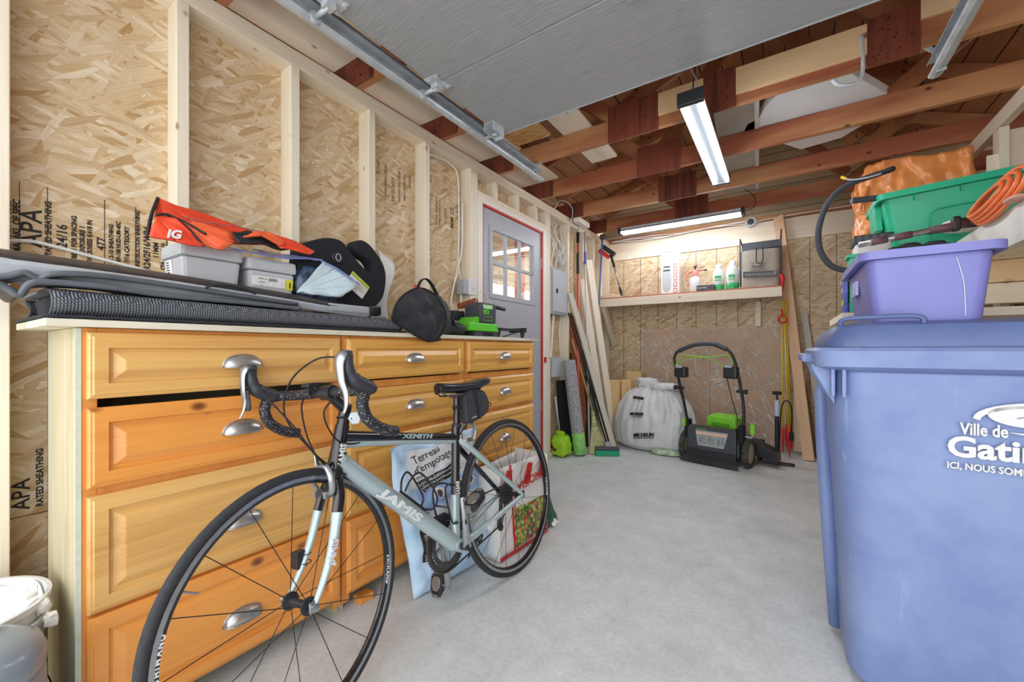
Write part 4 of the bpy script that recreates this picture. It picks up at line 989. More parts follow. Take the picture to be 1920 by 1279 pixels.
# seat post, saddle, bag
bp(MB().tube([(.310, 0, .675), (.288, 0, .815)], .0135, 16), 'seat_post', M_bblk)
b = MB().lathe([(.0175, 0), (.019, .003), (.019, .017), (.0145, .02)], 20, frame((.3095, 0, .683), (1, 0, .16), (0, 1, 0))); bp(b, 'seat_clamp', M_dark)
bp(MB().lathe([(.0142, 0), (.017, .001), (.017, .014), (.0142, .015)], 20, frame((.2965, 0, .757), (1, 0, .16), (0, 1, 0))), 'lamp_bracket', M_black)
def sad(u, v):
    x = .400 - .275 * u; w = .019 + .052 * max(0, (u - .28) / .72) ** 1.1 + .006 * min(1, u * 4); w *= (1 if u > .05 else .55) * (1 if u < .94 else .72)
    a = v * 2 * math.pi; y = w * math.cos(a); zc = .846 + .010 * (u - .5) ** 2 * 4 + (.004 if u > .8 else 0) - (.008 if u < .04 else 0)
    z = zc + (.016 if math.sin(a) > 0 else .030) * math.sin(a) * (1 if math.sin(a) > 0 else .8)
    return (x, y, z)
b = MB().grid(sad, 24, 20); n0 = len(b.v); b.f.append(tuple(range(0, 21))); b.f.append(tuple(range(24 * 21, 25 * 21)))
sdl = bp(b, 'saddle', plain('black_saddle_leather', '1e1f26', .3, coat=.3, var=.1))
b = MB()
for s in (-1, 1): b.tube(bezier([(.385, s * .008, .835), (.36, s * .018, .818), (.29, s * .022, .815), (.20, s * .022, .818), (.16, s * .035, .838)], 5), .0035, 6)
b.box(.262, .305, -.022, .022, .806, .820); bp(b, 'saddle_rails', M_chain, sdl)
sp = [(.262, .815), (.265, .72), (.255, .698), (.18, .712), (.135, .735), (.128, .775), (.15, .812), (.19, .828), (.24, .83)]
C = bezier([(p[0], p[1], 0) for p in sp + [sp[0]]], 4)[:-1]
sb = bp(MB().prism([(p.x, p.y) for p in C], -.032, .032, frame((0, 0, 0), (1, 0, 0), (0, 0, 1))), 'saddle_bag', plain('charcoal_nylon', '3f4349', .5, var=.1), bevel=.008, seg=3)
b = MB().tube([(.215, .034, .835), (.208, .035, .80), (.205, .035, .74), (.20, .034, .705)], .008, 8, flat=.25); bp(b, 'bag_strap', M_strap, sb)
b = MB().tube([(p.x, .031, p.y) for p in C], .0018, 5, closed=True); bp(b, 'bag_piping', M_strap, sb)
bp(MB().text('sci con', .010, frame((.245, .0325, .712), (-1, 0, .12), (0, 0, 1)), ext=.0006), 'bag_lettering', M_white, sb, smooth=False)
bp(MB().tube(bezier([(.13, .01, .77), (.112, .012, .785), (.10, .012, .765), (.085, .012, .755), (.095, .012, .745)], 5), .0018, 6), 'zip_pull', M_strap, sb)
# stem and drop handlebar (turned with the fork)
bc = Vector((.842, 0, .872))
bp(MB().tube([HT, HT + (HT - HB) * .50], [.0185, .0175], 16, M=ST), 'spacers', M_bblk)
st = bp(MB().tube([HT + (HT - HB) * .40, bc], [.019, .017], 14, M=ST), 'stem', M_bblk)
bp(MB().tube([bc + Vector((0, -.022, 0)), bc + Vector((0, .022, 0))], .0215, 16, M=ST), 'stem_clamp', M_dark, st)
hb = bp(MB().tube([bc + Vector((0, -.07, 0)), bc + Vector((0, .07, 0))], .0145, 14, M=ST), 'handlebar', M_dark)
for s in (-1, 1):
    top = bezier([bc + Vector((0, s * .06, 0)), bc + Vector((0, s * .14, 0)), bc + Vector((.005, s * .175, .001)), (.866, s * .198, .874), (.892, s * .205, .867), (.906, s * .206, .838), (.897, s * .207, .803), (.868, s * .209, .776), (.834, s * .210, .759), (.800, s * .210, .750)], 6)
    bp(MB().tube(top, .0155, 12, M=ST), 'bar_tape', M_tape, hb)
    hood = [(.880, s * .203, .876), (.905, s * .204, .886), (.930, s * .204, .900), (.943, s * .203, .925), (.944, s * .202, .955), (.940, s * .202, .972)]
    bp(MB().tube(bezier(hood, 5), [.024] * 6 + [.0235] * 6 + [.0195] * 5 + [.018] * 6 + [.015] * 3, 14, flat=.85, M=ST), 'brake_hood', M_hood, hb)
    lv = bezier([(.953, s * .203, .968), (.966, s * .204, .945), (.966, s * .206, .90), (.960, s * .211, .868), (.964, s * .215, .840), (.974, s * .217, .820)], 5)
    bp(MB().tube(lv, [.014, .0165, .0175, .0175, .017, .0145, .0135, .0125, .012, .0115, .011, .0105, .010, .0095, .009, .0085, .008, .0075, .0075, .007, .0065, .006, .0055, .005, .004, .003], 10, flat=.55, M=ST), 'brake_lever', M_alu, hb)
    bp(MB().tube(bezier([(.960, s * .200, .90), (.955, s * .203, .865), (.955, s * .206, .84)], 5), [.008] * 6 + [.009] * 4 + [.006], 8, flat=.5, M=ST), 'shift_paddle', M_dark, hb)
    bp(MB().lathe([(0, .012), (.012, .010), (.016, .002), (.016, -.01)], 16, ST @ frame((.797, s * .210, .744), (0, 1, 0), (0, .0, -1))), 'bar_plug', M_dark, hb) if False else None
def cab(pts, st=True): bp(MB().tube(bezier(pts, 8), .0024, 6, M=ST if st else None), 'cable_housing', M_black)
cab([(.935, .195, .955), (.97, .13, .96), (.985, .04, .91), (.965, -.02, .82), (.90, -.015, .72), (.84, -.02, .66), (.80, -.025, .63)])
cab([(.935, -.195, .955), (.975, -.15, .95), (.985, -.07, .88), (.955, .0, .79), (.89, .02, .68), (.82, .028, .63)])
cab([(.865, -.08, .865), (.895, -.05, .83), (.905, -.02, .76), (.895, .0, .70), (.882, .0, .66)])
cab([(.862, .07, .865), (.90, .05, .82), (.86, .036, .745), (.80, .026, .715), (.74, .02, .712)])
cab([(.32, .018, .655), (.27, .03, .70), (.245, .02, .715), (.235, .01, .70)], False)
# brakes
b = MB().tube(bezier([(.874, -.030, .600), (.885, -.040, .635), (.885, -.020, .662), (.882, .02, .668), (.885, .044, .64), (.880, .040, .605), (.878, .030, .592)], 5), .0085, 8, flat=.8, M=ST)
b.box(.866, .892, .016, .028, .582, .600, ST).box(.866, .892, -.028, -.016, .582, .600, ST)
b.tube([(.858, 0, .650), (.90, 0, .652)], .006, 8, M=ST).tube([(.886, -.012, .665), (.886, -.014, .70)], .004, 8, M=ST)
bp(b, 'front_brake', M_alu)
b = MB().tube(bezier([(.255, -.030, .625), (.245, -.040, .665), (.238, -.02, .690), (.238, .02, .692), (.245, .042, .668), (.255, .036, .63)], 5), .008, 8)
b.tube([(.235, .012, .69), (.245, .012, .715)], .004, 8).box(.245, .268, .014, .026, .622, .637); bp(b, 'rear_brake', M_alu)
# light mount, reflector
b = MB().box(.855, .89, -.055, -.02, .893, .905, ST).box(.846, .872, -.058, -.048, .87, .90, ST).tube([(.842, -.052, .872), (.868, -.05, .895)], .010, 8, M=ST); bp(b, 'lamp_mount', M_dark, hb, smooth=False, bevel=.002)
A = ST @ frame((.800, .035, .79), (0, 1, .1), (0, 0, 1))
bp(MB().lathe([(0, .004), (.018, .003), (.021, 0), (0, 0)], 6, ST @ frame((.792, .045, .790), (-.5, 1, 0), (0, .2, 1))), 'reflector', plain('clear_reflector', 'b9c2c2', .2), smooth=False)
bp(MB().tube([(.80, .0, .79), (.795, .04, .79)], .005, 6, M=ST).tube([(.79 + .022 * math.cos(a / 2), .022 * math.sin(a / 2), .795) for a in range(13)], .003, 5, closed=True, M=ST), 'reflector_clamp', M_black)

# ------------------------------------------------------------ bags behind the bicycle
def bagsheet(b, corners, thick, seed=0, nu=26, nv=26, R=Matrix(), amp=.012, pinch=.15):
    """pillow-shaped filled bag; corners = bottom-left, bottom-right, top-right, top-left"""
    c = [Vector(q) for q in corners]; nrm = (c[1] - c[0]).cross(c[3] - c[0]).normalized()
    for s in (-1, 1):
        def g(u, v):
            p = (c[0] * (1 - u) + c[1] * u) * (1 - v) + (c[3] * (1 - u) + c[2] * u) * v
            e = (max(0, 1 - abs(2 * u - 1) ** 2.6) ** .5) * (max(0, 1 - abs(2 * v - 1) ** 2.6) ** .5)
            h = thick * e * (1.15 - .3 * v)
            p = p + Vector((0, .035 * noise.noise(p * 6), .022 * noise.noise(p * 6 + Vector((9, 0, 0))) * min(1, v * 4)))
            q = p * 5 + Vector((seed, seed, s)); d = noise.noise(q) + .6 * noise.noise(q * 2.7) + .3 * noise.noise(q * 6)
            edge = min(1, 8 * min(u, 1 - u, v, 1 - v) + .15)
            return p + nrm * s * h + nrm * d * amp * edge * 1.4
        b.grid(g, nu, nv, R)
    return nrm
def colorbag():
    m, nt, b = new_mat('pale_blue_bag_film'); no = N(nt, 'ShaderNodeTexNoise', _Scale=9, _Detail=5); nt.links.new(mapped(nt), no.inputs['Vector'])
    r = ramp(nt, [(0.35, srgb('a9cbea')), (0.6, srgb('c4def4'))]); nt.links.new(no.outputs['Fac'], r.inputs[0]); nt.links.new(r.outputs[0], b.inputs['Base Color'])
    b.inputs['Roughness'].default_value = .32; bump(nt, b, no.outputs['Fac'], .5, .01); return m
M_bluebag = colorbag()
t = thing('potting_soil_bag', 'pale blue and white potting soil bag standing behind the bicycle frame', 'bag', (-1.25, 1.35, 0)); R = rel(t)
c4 = [Vector(q) for q in ((-1.225, 1.14, .004), (-1.185, 1.56, .004), (-1.300, 1.59, .61), (-1.300, 1.07, .60))]; TH, SD, AM = .056, 3, .020
b = MB(); nrm = bagsheet(b, c4, TH, SD, 56, 56, R, AM); b.build('sack', M_bluebag, t, smooth=True)
sg = 1 if nrm.x > 0 else -1
def bagpt(u, v, eps):
    """point on the sack's room-facing skin"""
    p = (c4[0] * (1 - u) + c4[1] * u) * (1 - v) + (c4[3] * (1 - u) + c4[2] * u) * v
    e = (max(0, 1 - abs(2 * u - 1) ** 2.6) ** .5) * (max(0, 1 - abs(2 * v - 1) ** 2.6) ** .5)
    p = p + Vector((0, .035 * noise.noise(p * 6), .022 * noise.noise(p * 6 + Vector((9, 0, 0))) * min(1, v * 4)))
    q = p * 5 + Vector((SD, SD, sg)); d = noise.noise(q) + .6 * noise.noise(q * 2.7) + .3 * noise.noise(q * 6)
    return p + nrm * (sg * TH * e * (1.15 - .3 * v) + d * AM * min(1, 8 * min(u, 1 - u, v, 1 - v) + .15) * 1.4 + sg * eps)
def patch(nm, m, u0, u1, v0, v1, eps=.0025): return MB().grid(lambda u, v: bagpt(u0 + (u1 - u0) * u, v0 + (v1 - v0) * v, eps), 30, 24, R).build(nm, m, t, smooth=True)
def onskin(b, u0, v0, ang=0.0, eps=.004):
    """wrap flat lettering onto the skin, starting at (u0, v0)"""
    ca, sa = math.cos(ang), math.sin(ang)
    b.v = [tuple(R @ bagpt(u0 + (p[0] * ca - p[1] * sa) / .46, v0 + (p[0] * sa + p[1] * ca) / .61, eps + p[2])) for p in b.v]; return b
I4 = Matrix()
patch('white_panel', plain('soft_white_film', 'e4e7ea', .35), .12, .93, .72, .95)
patch('blue_band', plain('periwinkle_band', '9db9ea', .35), .16, .95, .56, .70)
patch('grey_panel', plain('soft_grey_film', 'd5d9de', .35), .22, .95, .30, .54)
onskin(MB().text('Terreau', .040, I4), .18, .865, .22).build('black_lettering', M_ink, t)
onskin(MB().text("d'empotage", .038, I4), .18, .805, .22).build('black_lettering', M_ink, t)
onskin(MB().text('mix', .02, I4), .19, .775, .22).build('black_lettering', M_ink, t)
for k in range(3):
    onskin(MB().grid(lambda u, v: (.20 * u - .0, .014 * v, 0), 16, 1), .21 + .01 * k, .735 - k * .030, .22).build('black_bar', M_ink, t)
    onskin(MB().text(("Formule d'humidite", 'Moisture formula', 'Potting soil mix')[k], .013, I4), .22 + .01 * k, .739 - k * .030, .22, .0065).build('white_lettering', M_white, t)
for k in range(3): onskin(MB().grid(lambda u, v: (.12 * u, .005 * v, 0), 8, 1), .55, .34 + k * .025).build('small_print', M_inkf, t)
for (u, v) in ((.34, .63), (.57, .64), (.80, .63), (.40, .43)):
    o = onskin(MB().prism([(.026 * math.cos(a * .3), .026 * math.sin(a * .3)) for a in range(21)], 0, .001), u, v).build('round_picture', plain('pale_picture', 'e9e4da', .4), t)
    onskin(MB().prism([(.011 * math.cos(a * .7), .017 * math.sin(a * .7)) for a in range(9)], .002, .003), u, v).build('printed_plant', plain('soil_brown', '5b4a3c', .6), o)
onskin(MB().grid(lambda u, v: (.19 * u, .042 * v, 0), 14, 4), .17, .24, 1.5).build('black_side_band', M_ink, t)
onskin(MB().text('POTTING SOIL', .017, I4), .13, .25, 1.5, .0065).build('white_lettering', M_white, t)
onskin(MB().text('pro', .075, I4, bold=.002, shear=.2), .60, .13, .3).build('large_lettering', M_ink, t)

def veg():
    m, nt, b = new_mat('printed_vegetables'); vo = N(nt, 'ShaderNodeTexVoronoi', _Scale=62); nt.links.new(mapped(nt), vo.inputs['Vector'])
    se = nt.nodes.new('ShaderNodeSeparateColor'); nt.links.new(vo.outputs['Color'], se.inputs[0])
    r = ramp(nt, [(0, srgb('7fae3c')), (.2, srgb('d8403a')), (.35, srgb('e9a23c')), (.5, srgb('4e8a34')), (.62, srgb('d9d27a')), (.76, srgb('8a4a6a')), (.9, srgb('b9cf6a'))], 'CONSTANT')
    nt.links.new(se.outputs[0], r.inputs[0])
    r2 = ramp(nt, [(0, (1.1, 1.1, 1.1)), (.8, (.55, .55, .55))]); nt.links.new(vo.outputs['Distance'], r2.inputs[0])
    nt.links.new(mix(nt, 1, r.outputs[0], r2.outputs[0], 'MULTIPLY'), b.inputs['Base Color']); b.inputs['Roughness'].default_value = .3; return m
t = thing('shopping_bag', 'white and red reusable grocery bag printed with vegetables behind the rear wheel', 'bag', (-1.15, 1.75, 0)); R = rel(t)
# box-shaped bag, its long face turned to the camera
A = Vector((-1.10, 1.545, .005)); Bq = Vector((-1.075, 1.955, .005)); Cq = Vector((-1.31, 1.98, .005)); Dq = Vector((-1.28, 1.56, .005))
hz = .43
def quad(nm, p, q, z0, z1, m, off=0, par=None, wob=.008, lean_=.03):
    p, q = Vector(p), Vector(q); n_ = (q - p).cross(Vector((0, 0, 1))).normalized()
    def g(u, v):
        z = z0 + (z1 - z0) * v; r = p.lerp(q, u); r = r + n_ * (off - lean_ * (z / hz)); r.z = z
        return r + n_ * wob * noise.noise(Vector((r.y * 9, z * 9, 2)))
    return MB().grid(g, 14, 12, R).build(nm, m, par or t, smooth=True, solid=.002)
M_wbag = plain('white_bag_film', 'eceae6', .35, var=.03, nscale=10); M_rbag = plain('red_bag_edge', 'd42a2a', .35)
quad('front_panel', A, Bq, .005, hz, M_wbag, .0); quad('rear_panel', Dq, Cq, .005, hz - .02, M_wbag, 0, lean_=-.02)
quad('side_panel', Dq, A, .005, hz, M_wbag, lean_=0); quad('side_panel', Bq, Cq, .005, hz, M_wbag, lean_=0)
quad('vegetable_print', A.lerp(Bq, .28), A.lerp(Bq, .99), .03, .21, veg(), .0035)
quad('red_edge', A.lerp(Bq, .26), A.lerp(Bq, .285), .005, hz, M_rbag, .004); quad('red_edge', A.lerp(Bq, .97), Bq, .005, hz, M_rbag, .004); quad('red_edge', A, Bq, .005, .02, M_rbag, .004)
d_ = (Bq - A).normalized(); n_ = d_.cross(Vector((0, 0, 1))).normalized()
b = MB().text('PROVISIONS', .062, R @ frame(A + d_ * .02 + n_ * -.006 + Vector((0, 0, .27)), d_ + Vector((0, 0, .12)), (0, 0, 1)), ext=.001, maxw=.36, bold=.0005); b.build('red_lettering', M_rbag, t)
b = MB()
for f in (.12, .55, .86): b.prism([(0, 0), (.05, .0), (.085, .09), (.04, .10)], 0, .001, R @ frame(A + d_ * (.41 * f - .02) + n_ * -.014 + Vector((0, 0, .31)), d_, (0, 0, 1)))
b.build('red_shapes', M_rbag, t)
t = thing('fertilizer_bag', 'dark green and white bag showing just behind the rear wheel, next to the grocery bag', 'bag', (-1.2, 2.08, 0)); R = rel(t)
b = MB(); bagsheet(b, [(-1.09, 1.99, .004), (-1.10, 2.14, .004), (-1.20, 2.12, .24), (-1.20, 2.0, .26)], .025, 8, 12, 12, R); b.build('sack', plain('dark_green_film', '1f5a3c', .4), t, smooth=True)
b = MB(); bagsheet(b, [(-1.068, 2.04, .008), (-1.075, 2.12, .008), (-1.12, 2.10, .07), (-1.12, 2.05, .07)], .012, 3, 8, 8, R, .004); b.build('white_corner', M_wbag, t, smooth=True)
# ------------------------------------------------------------ overhead garage door, open
def doorskin():
    m, nt, b = new_mat('embossed_grey_door'); v = mapped(nt, (9, 170, 60)); no = N(nt, 'ShaderNodeTexNoise', _Scale=1.0, _Detail=5, _Distortion=1.5)
    nt.links.new(v, no.inputs['Vector']); r = ramp(nt, [(.35, srgb('9da0a2')), (.65, srgb('b0b2b4'))]); nt.links.new(no.outputs['Fac'], r.inputs[0])
    nt.links.new(r.outputs[0], b.inputs['Base Color']); b.inputs['Roughness'].default_value = .42; bump(nt, b, no.outputs['Fac'], .7, .004); return m
M_gd = doorskin()
GX0, GX1 = -1.39, .52; GZ = 2.262
gd = thing('garage_door', 'open overhead grey sectional garage door hanging horizontally below the joists', 'garage door', (-.44, 1.0, GZ)); R = rel(gd)
ys = [1.955, 1.405, .855, .305, -.245]
for i in range(4):
    MB().box(GX0, GX1, ys[i + 1] + .002, ys[i] - .002, GZ, GZ + .045, R).build('door_panel', M_gd, gd, bevel=.004)
MB().box(GX0, GX1, ys[0] - .002, ys[0] + .006, GZ - .002, GZ + .045, R).build('bottom_seal', M_sil, gd)
def bolt(b, x, y, z, r=.008): b.lathe([(0, .008), (r, .008), (r, 0)], 6, R @ frame((x, y, z), (1, 0, 0), (0, -1, 0)))
for y in (ys[1], ys[2], ys[3]):
    for (x, edge) in ((GX0 + .02, -1), (-.44, 0), (GX1 - .02, 1)):
        s = -1 if edge <= 0 else 1
        poly = [(-.03, -.055), (.05, -.05), (.035, .0), (.05, .05), (-.03, .055)]
        h = MB().prism([(p[0] * (1 if edge <= 0 else -1), p[1]) for p in poly], GZ - .006, GZ - .001, R @ Matrix.Translation((x, y, 0))).build('hinge', M_galv, gd)
        b = MB()
        for q in (-.04, .04): bolt(b, x + .035 * (1 if edge <= 0 else -1), y + q, GZ - .006); bolt(b, x - .012 * (1 if edge <= 0 else -1), y + q, GZ - .006)
        b.box(x - .02, x + .02, y - .018, y + .018, GZ - .028, GZ - .006, R); b.build('bolt', M_galv, h)
        if edge:
            xe = -1.458 if edge < 0 else .578
            MB().tube([(x, y, GZ - .022), (xe, y, GZ - .022)], .0095, 10, M=R).build('roller_stem', M_galv, gd, smooth=True)
            MB().lathe([(0, -.009), (.021, -.009), (.024, 0), (.021, .009), (0, .009)], 20, R @ frame((xe, y, GZ - .022), (0, 1, 0), (0, 0, 1))).build('roller', M_sil, gd, smooth=True, auto=40)
for s, xb in ((-1, GX0 + .03), (1, GX1 - .03)):
    b = MB().box(xb - .035, xb + .035, 1.80, 1.90, GZ - .006, GZ - .001, R).box(xb - .03, xb + .03, 1.90, 1.905, GZ - .06, GZ + .0, R).box(xb - .032, xb - .028, 1.80, 1.905, GZ - .05, GZ, R).box(xb + .028, xb + .032, 1.80, 1.905, GZ - .05, GZ, R)
    h = b.build('bottom_bracket', M_galv, gd)
    MB().tube([(xb, 1.885, GZ - .03), (-1.458 if s < 0 else .578, 1.885, GZ - .03)], .0095, 10, M=R).build('roller_stem', M_galv, gd, smooth=True)
def track(label, x, s):
    t = thing('door_track', label, 'track', (x, 1.2, 2.25), 'garage door tracks'); R = rel(t)
    # x: web plane, s: side the channel opens to
    b = MB()
    def ch(u, v):
        sec = [(.052, 2.283), (.050, 2.292), (.0, 2.294), (-.0, 2.238), (.012, 2.226), (.030, 2.222), (.044, 2.228), (.047, 2.236), (.040, 2.242)]
        f = v * 8; i = min(7, int(f)); f -= i
        return (x + s * (sec[i][0] * (1 - f) + sec[i + 1][0] * f), -.3 + 2.885 * u, sec[i][1] * (1 - f) + sec[i + 1][1] * f)
    b.grid(ch, 2, 8, R); b.build('channel', M_galv, t, solid=.002)
    MB().box(x - s * .0015, x - s * .004, -.3, 2.45, 2.25, 2.327, R).box(x - s * .004, x + s * .03, -.3, 2.45, 2.318, 2.321, R).build('angle_iron', M_galv, t)
    b = MB()
    for (p, q) in (((x + s * .02, 2.515, 2.215), (x + s * .02, 2.515, 2.452)), ((x + s * .022, 2.505, 2.29), (x + s * .17, 2.505, 2.46))):
        L = lean = None
        d = Vector(q) - Vector(p); ln = d.length; M = frame(p, d, (0, 1, 0)); b.box(0, ln, -.001, .001, -.017, .017, R @ M)
    st = b.build('hanger_strap', M_galv, t)
    b = MB()
    for (p, q) in (((x + s * .02, 2.513, 2.235), (x + s * .02, 2.513, 2.44)), ((x + s * .022, 2.503, 2.30), (x + s * .16, 2.503, 2.45))):
        p, q = Vector(p), Vector(q)
        for k in range(7): b.lathe([(0, .0008), (.005, .0008), (.005, 0)], 8, R @ frame(p.lerp(q, k / 6), (1, 0, 0), (0, 0, 1)))
    b.build('strap_holes', M_black, st)
track('galvanised garage door track along the left wall top, ending under the joists', -1.498, 1)
track('galvanised garage door track end above the green tote on the right', .590, -1)

# ------------------------------------------------------------ shop lights
M_tube = plain('lit_white_tube', 'f4f8ff', .4, emis=30.0, var=0)
M_lens = plain('clear_ribbed_lens', '4c5054', .4, var=.05)
def shoplight(label, M):
    """local x along the lamp, z down is the lit side"""
    t = thing('shop_light', label, 'light', M=M, group='tube shop lights'); L = 1.17
    MB().box(0, L, -.052, .052, .012, .040).build('housing', M_galv, t, bevel=.004)
    MB().prism([(-.058, .0), (.058, .0), (.045, .03), (-.045, .03)], .005, L - .005, Matrix(((0, 0, 1, 0), (1, 0, 0, 0), (0, 1, 0, 0), (0, 0, 0, 1)))).build('reflector', M_lens, t)
    for s in (-1, 1): MB().tube([(.02, s * .040, -.006), (L - .02, s * .040, -.006)], .0115, 12).build('tube', M_tube, t, smooth=True)
    for x in (-.012, L - .018):
        MB().box(x, x + .03, -.060, .060, -.020, .045).build('end_cap', M_dark, t, bevel=.004)
    return t
sl = shoplight('two-tube shop light hanging on cords below the joists, running away from the camera', Matrix(((0, 1, 0, -.380), (1, 0, 0, 2.13), (0, 0, 1, 2.215), (0, 0, 0, 1))))
MB().tube([(.06, 0, .04), (.08, .0, .12), (.06, .02, .25)], .004, 6).build('cord', M_gdk, sl, smooth=True)
MB().tube(bezier([(.06, .01, .04), (.07, .02, .12), (.05, -.01, .20), (.06, .02, .25)], 5), .003, 6).build('cord', M_grey, sl, smooth=True)
MB().tube([(.389, 0, .04), (.389, 0, .114)], .002, 6).build('hanging_wire', M_galv, sl)
MB().tube([(1.009, 0, .04), (1.009, 0, .114)], .002, 6).build('hanging_wire', M_galv, sl)
MB().tube([(1.10, -.03, .04), (1.12, 0, .10), (1.10, .03, .04)], .002, 6).build('hanging_loop', M_galv, sl)
sl2 = shoplight('two-tube shop light across the back of the garage under the last joist', Matrix(((1, 0, 0, -1.485), (0, 1, 0, 4.36), (0, 0, 1, 2.272), (0, 0, 0, 1))))
MB().tube(bezier([(1.17, 0, .02), (1.24, 0, .03), (1.27, -.02, .10), (1.22, -.06, .17), (1.12, -.15, .21)], 8), .003, 6).build('power_cord', M_black, sl2, smooth=True)
for k in range(3):
    tag(MB().tube(bezier([(-1.75 + i * .24, 4.84 - .012 * k, 2.315 - .012 * k + .015 * math.sin(i * 1.3 + k)) for i in range(7)], 6), .005, 6).build('back_cable', M_cable, smooth=True), ('uppermost', 'middle', 'lowest')[k] + ' of three white cables sagging along the top of the back wall', 'cable', 'white cables along the back wall')
tag(MB().tube(bezier([(-.24, 4.84, 2.30), (0, 4.84, 2.318), (.5, 4.84, 2.325), (1.3, 4.84, 2.33)], 8), .005, 6).build('back_cable', M_cable, smooth=True), 'white cable running right from the round lamp box along the back wall top', 'cable')
t = thing('lamp_box', 'round galvanised electrical box at the top of the back wall', 'electrical box', (-.285, 4.86, 2.31))
MB().lathe([(0, .03), (.05, .03), (.052, 0), (.05, -.02)], 16, frame((0, 0, 0), (1, 0, 0), (0, 0, 1))).build('can', M_galv, t)
MB().lathe([(0, .036), (.03, .036), (.032, .03)], 8, frame((0, 0, 0), (1, 0, 0), (0, 0, 1))).build('cover', M_chain, t)
# foam panel, small board and hook in the joists
M_foam = plain('white_foam', 'e6e7e8', .8, var=.03, nscale=6, bmp=.1)
pl = [(.10, 2.545), (.19, 2.60), (.575, 3.27), (.33, 3.60), (.10, 3.64), (-.05, 3.40), (-.23, 3.14), (-.20, 3.04), (-.13, 3.00), (-.10, 2.90), (-.03, 2.78), (-.01, 2.66), (.04, 2.58)]
tag(MB().prism(pl, 2.459, 2.51).build('foam_panel', M_foam, bevel=.004), 'large white foam insulation panel with a ragged edge lying on the joists', 'foam panel')
t = thing('panel_board', 'narrow pale grey board with a white edge, lying on the joists beside the hanging light', 'board', (-.3, 3.5, 2.46)); R = rel(t)
MB().prism([(-.36, 2.73), (-.12, 2.77), (-.19, 4.3), (-.45, 4.3)], 2.459, 2.478, R).build('panel', plain('grey_board', 'b9b5aa', .6, nscale=5, var=.1), t)
MB().prism([(-.145, 2.77), (-.12, 2.77), (-.19, 4.3), (-.215, 4.3)], 2.452, 2.4585, R).build('white_edge', M_white, t)
tag(MB().tube(bezier([(.30, 2.478, 2.46), (.305, 2.478, 2.36), (.303, 2.478, 2.28), (.285, 2.47, 2.245), (.25, 2.46, 2.238), (.21, 2.45, 2.25), (.19, 2.44, 2.275)], 6), .008, 10).build('steel_hook', M_galv, smooth=True), 'large galvanised steel hook screwed into a joist beside the white foam panel', 'hook')
for (x0, x1, y0, y1, lb) in ((.30, .95, 3.82, 4.02, 'pale plank lying on the joists above the orange wrapped bundle'), (-1.1, -.55, 4.45, 4.6, 'pale plank lying on the joists at the back left above the long light')):
    tag(MB().box(x0, x1, y0, y1, 2.458, 2.476).build('loose_plank', M_palex if False else M_studx, bevel=.002), lb, 'plank')

# ------------------------------------------------------------ shelf on the back wall
t = thing('wall_shelf', 'long pine shelf on angled braces across the back wall', 'shelf', (-.9, 4.68, 1.56)); R = rel(t)
MB().box(-1.80, -.015, 4.50, 4.895, 1.578, 1.592, R).build('shelf_board', plain('red_brown_edge', 'b5735a', .6), t)
MB().box(-1.80, -.015, 4.485, 4.523, 1.488, 1.577, R).build('front_rail', M_palex if False else M_studx, t, bevel=.003)
for x in (-1.74,):
    M = frame((x, 4.52, 1.50), (0, .36, -.45), (1, 0, 0)); MB().box(0, .56, -.019, .019, -.04, .04, R @ M).build('brace', M_stud, t, bevel=.003)
MB().box(-.245, -.195, 4.84, 4.895, 1.235, 1.487, R).build('wall_cleat', M_stud, t, bevel=.003)
M_rtxt = plain('red_print', 'c8453c', .6)
SZ = 1.593
t = thing('appliance_box', 'tall white carton picturing a steam cleaner, standing on the back shelf', 'box', (-1.02, 4.62, SZ))
MB().box(-.09, .09, -.05, .05, 0, .50).build('carton', M_paper, t, bevel=.002)
F = frame((-.085, -.0505, 0), (1, 0, 0), (0, 0, 1))
b = MB().text('Bissell', .042, F @ Matrix.Translation((.035, .44, 0)), bold=.0008).text('steam', .03, F @ Matrix.Translation((.04, .415, 0))).text('Bissell', .034, F @ Matrix.Translation((.06, .37, 0))).text('BISSELL', .026, F @ Matrix.Translation((.01, .13, 0)), bold=.001)
b.build('box_lettering', M_gdk, t)
pic = MB().blob((.055, .18, .001), (.046, .16, .003), .8, 16, 8, M=F).build('product_picture', plain('pale_grey_print', 'c9ccd0', .5), t)
MB().box(.02, .09, .25, .262, .004, .006, F).box(.02, .09, .29, .300, .004, .006, F).build('picture_handle', M_gdk, pic)
b = MB()
for k in range(5): b.box(.125, .16, .01 + k * .066, .06 + k * .066, 0, .001, F)
b.build('red_pictures', M_rtxt, t)
b = MB()
for k in range(5): b.box(.131, .154, .017 + k * .066, .053 + k * .066, .001, .0016, F)
b.build('white_pictures', M_paper, t)
tag(MB().tube(bezier([(-.90, 4.72, 1.60), (-.92, 4.72, 1.80), (-.87, 4.72, 1.98), (-.79, 4.72, 2.04), (-.74, 4.72, 1.95), (-.78, 4.72, 1.80), (-.87, 4.72, 1.70)], 8), .005, 6).build('wire_loop', M_grey, smooth=True), 'thin grey wire loop standing behind the white steam cleaner carton', 'wire')
t = thing('spray_bottle', 'white pressure sprayer with a pale red pump top on the back shelf', 'sprayer', (-.775, 4.62, SZ))
MB().lathe([(0, 0), (.050, 0), (.054, .02), (.054, .12), (.046, .15), (.028, .17), (.028, .18), (0, .18)], 24).build('bottle', M_white, t, smooth=True, auto=40)
b = MB().lathe([(.032, .175), (.034, .20), (.022, .225), (.018, .24), (0, .24)], 20).tube(bezier([(-.02, 0, .23), (-.06, 0, .22), (-.085, 0, .18), (-.08, 0, .13)], 5), .011, 8).tube([(0, 0, .235), (.06, 0, .232), (.09, 0, .228)], .008, 8)
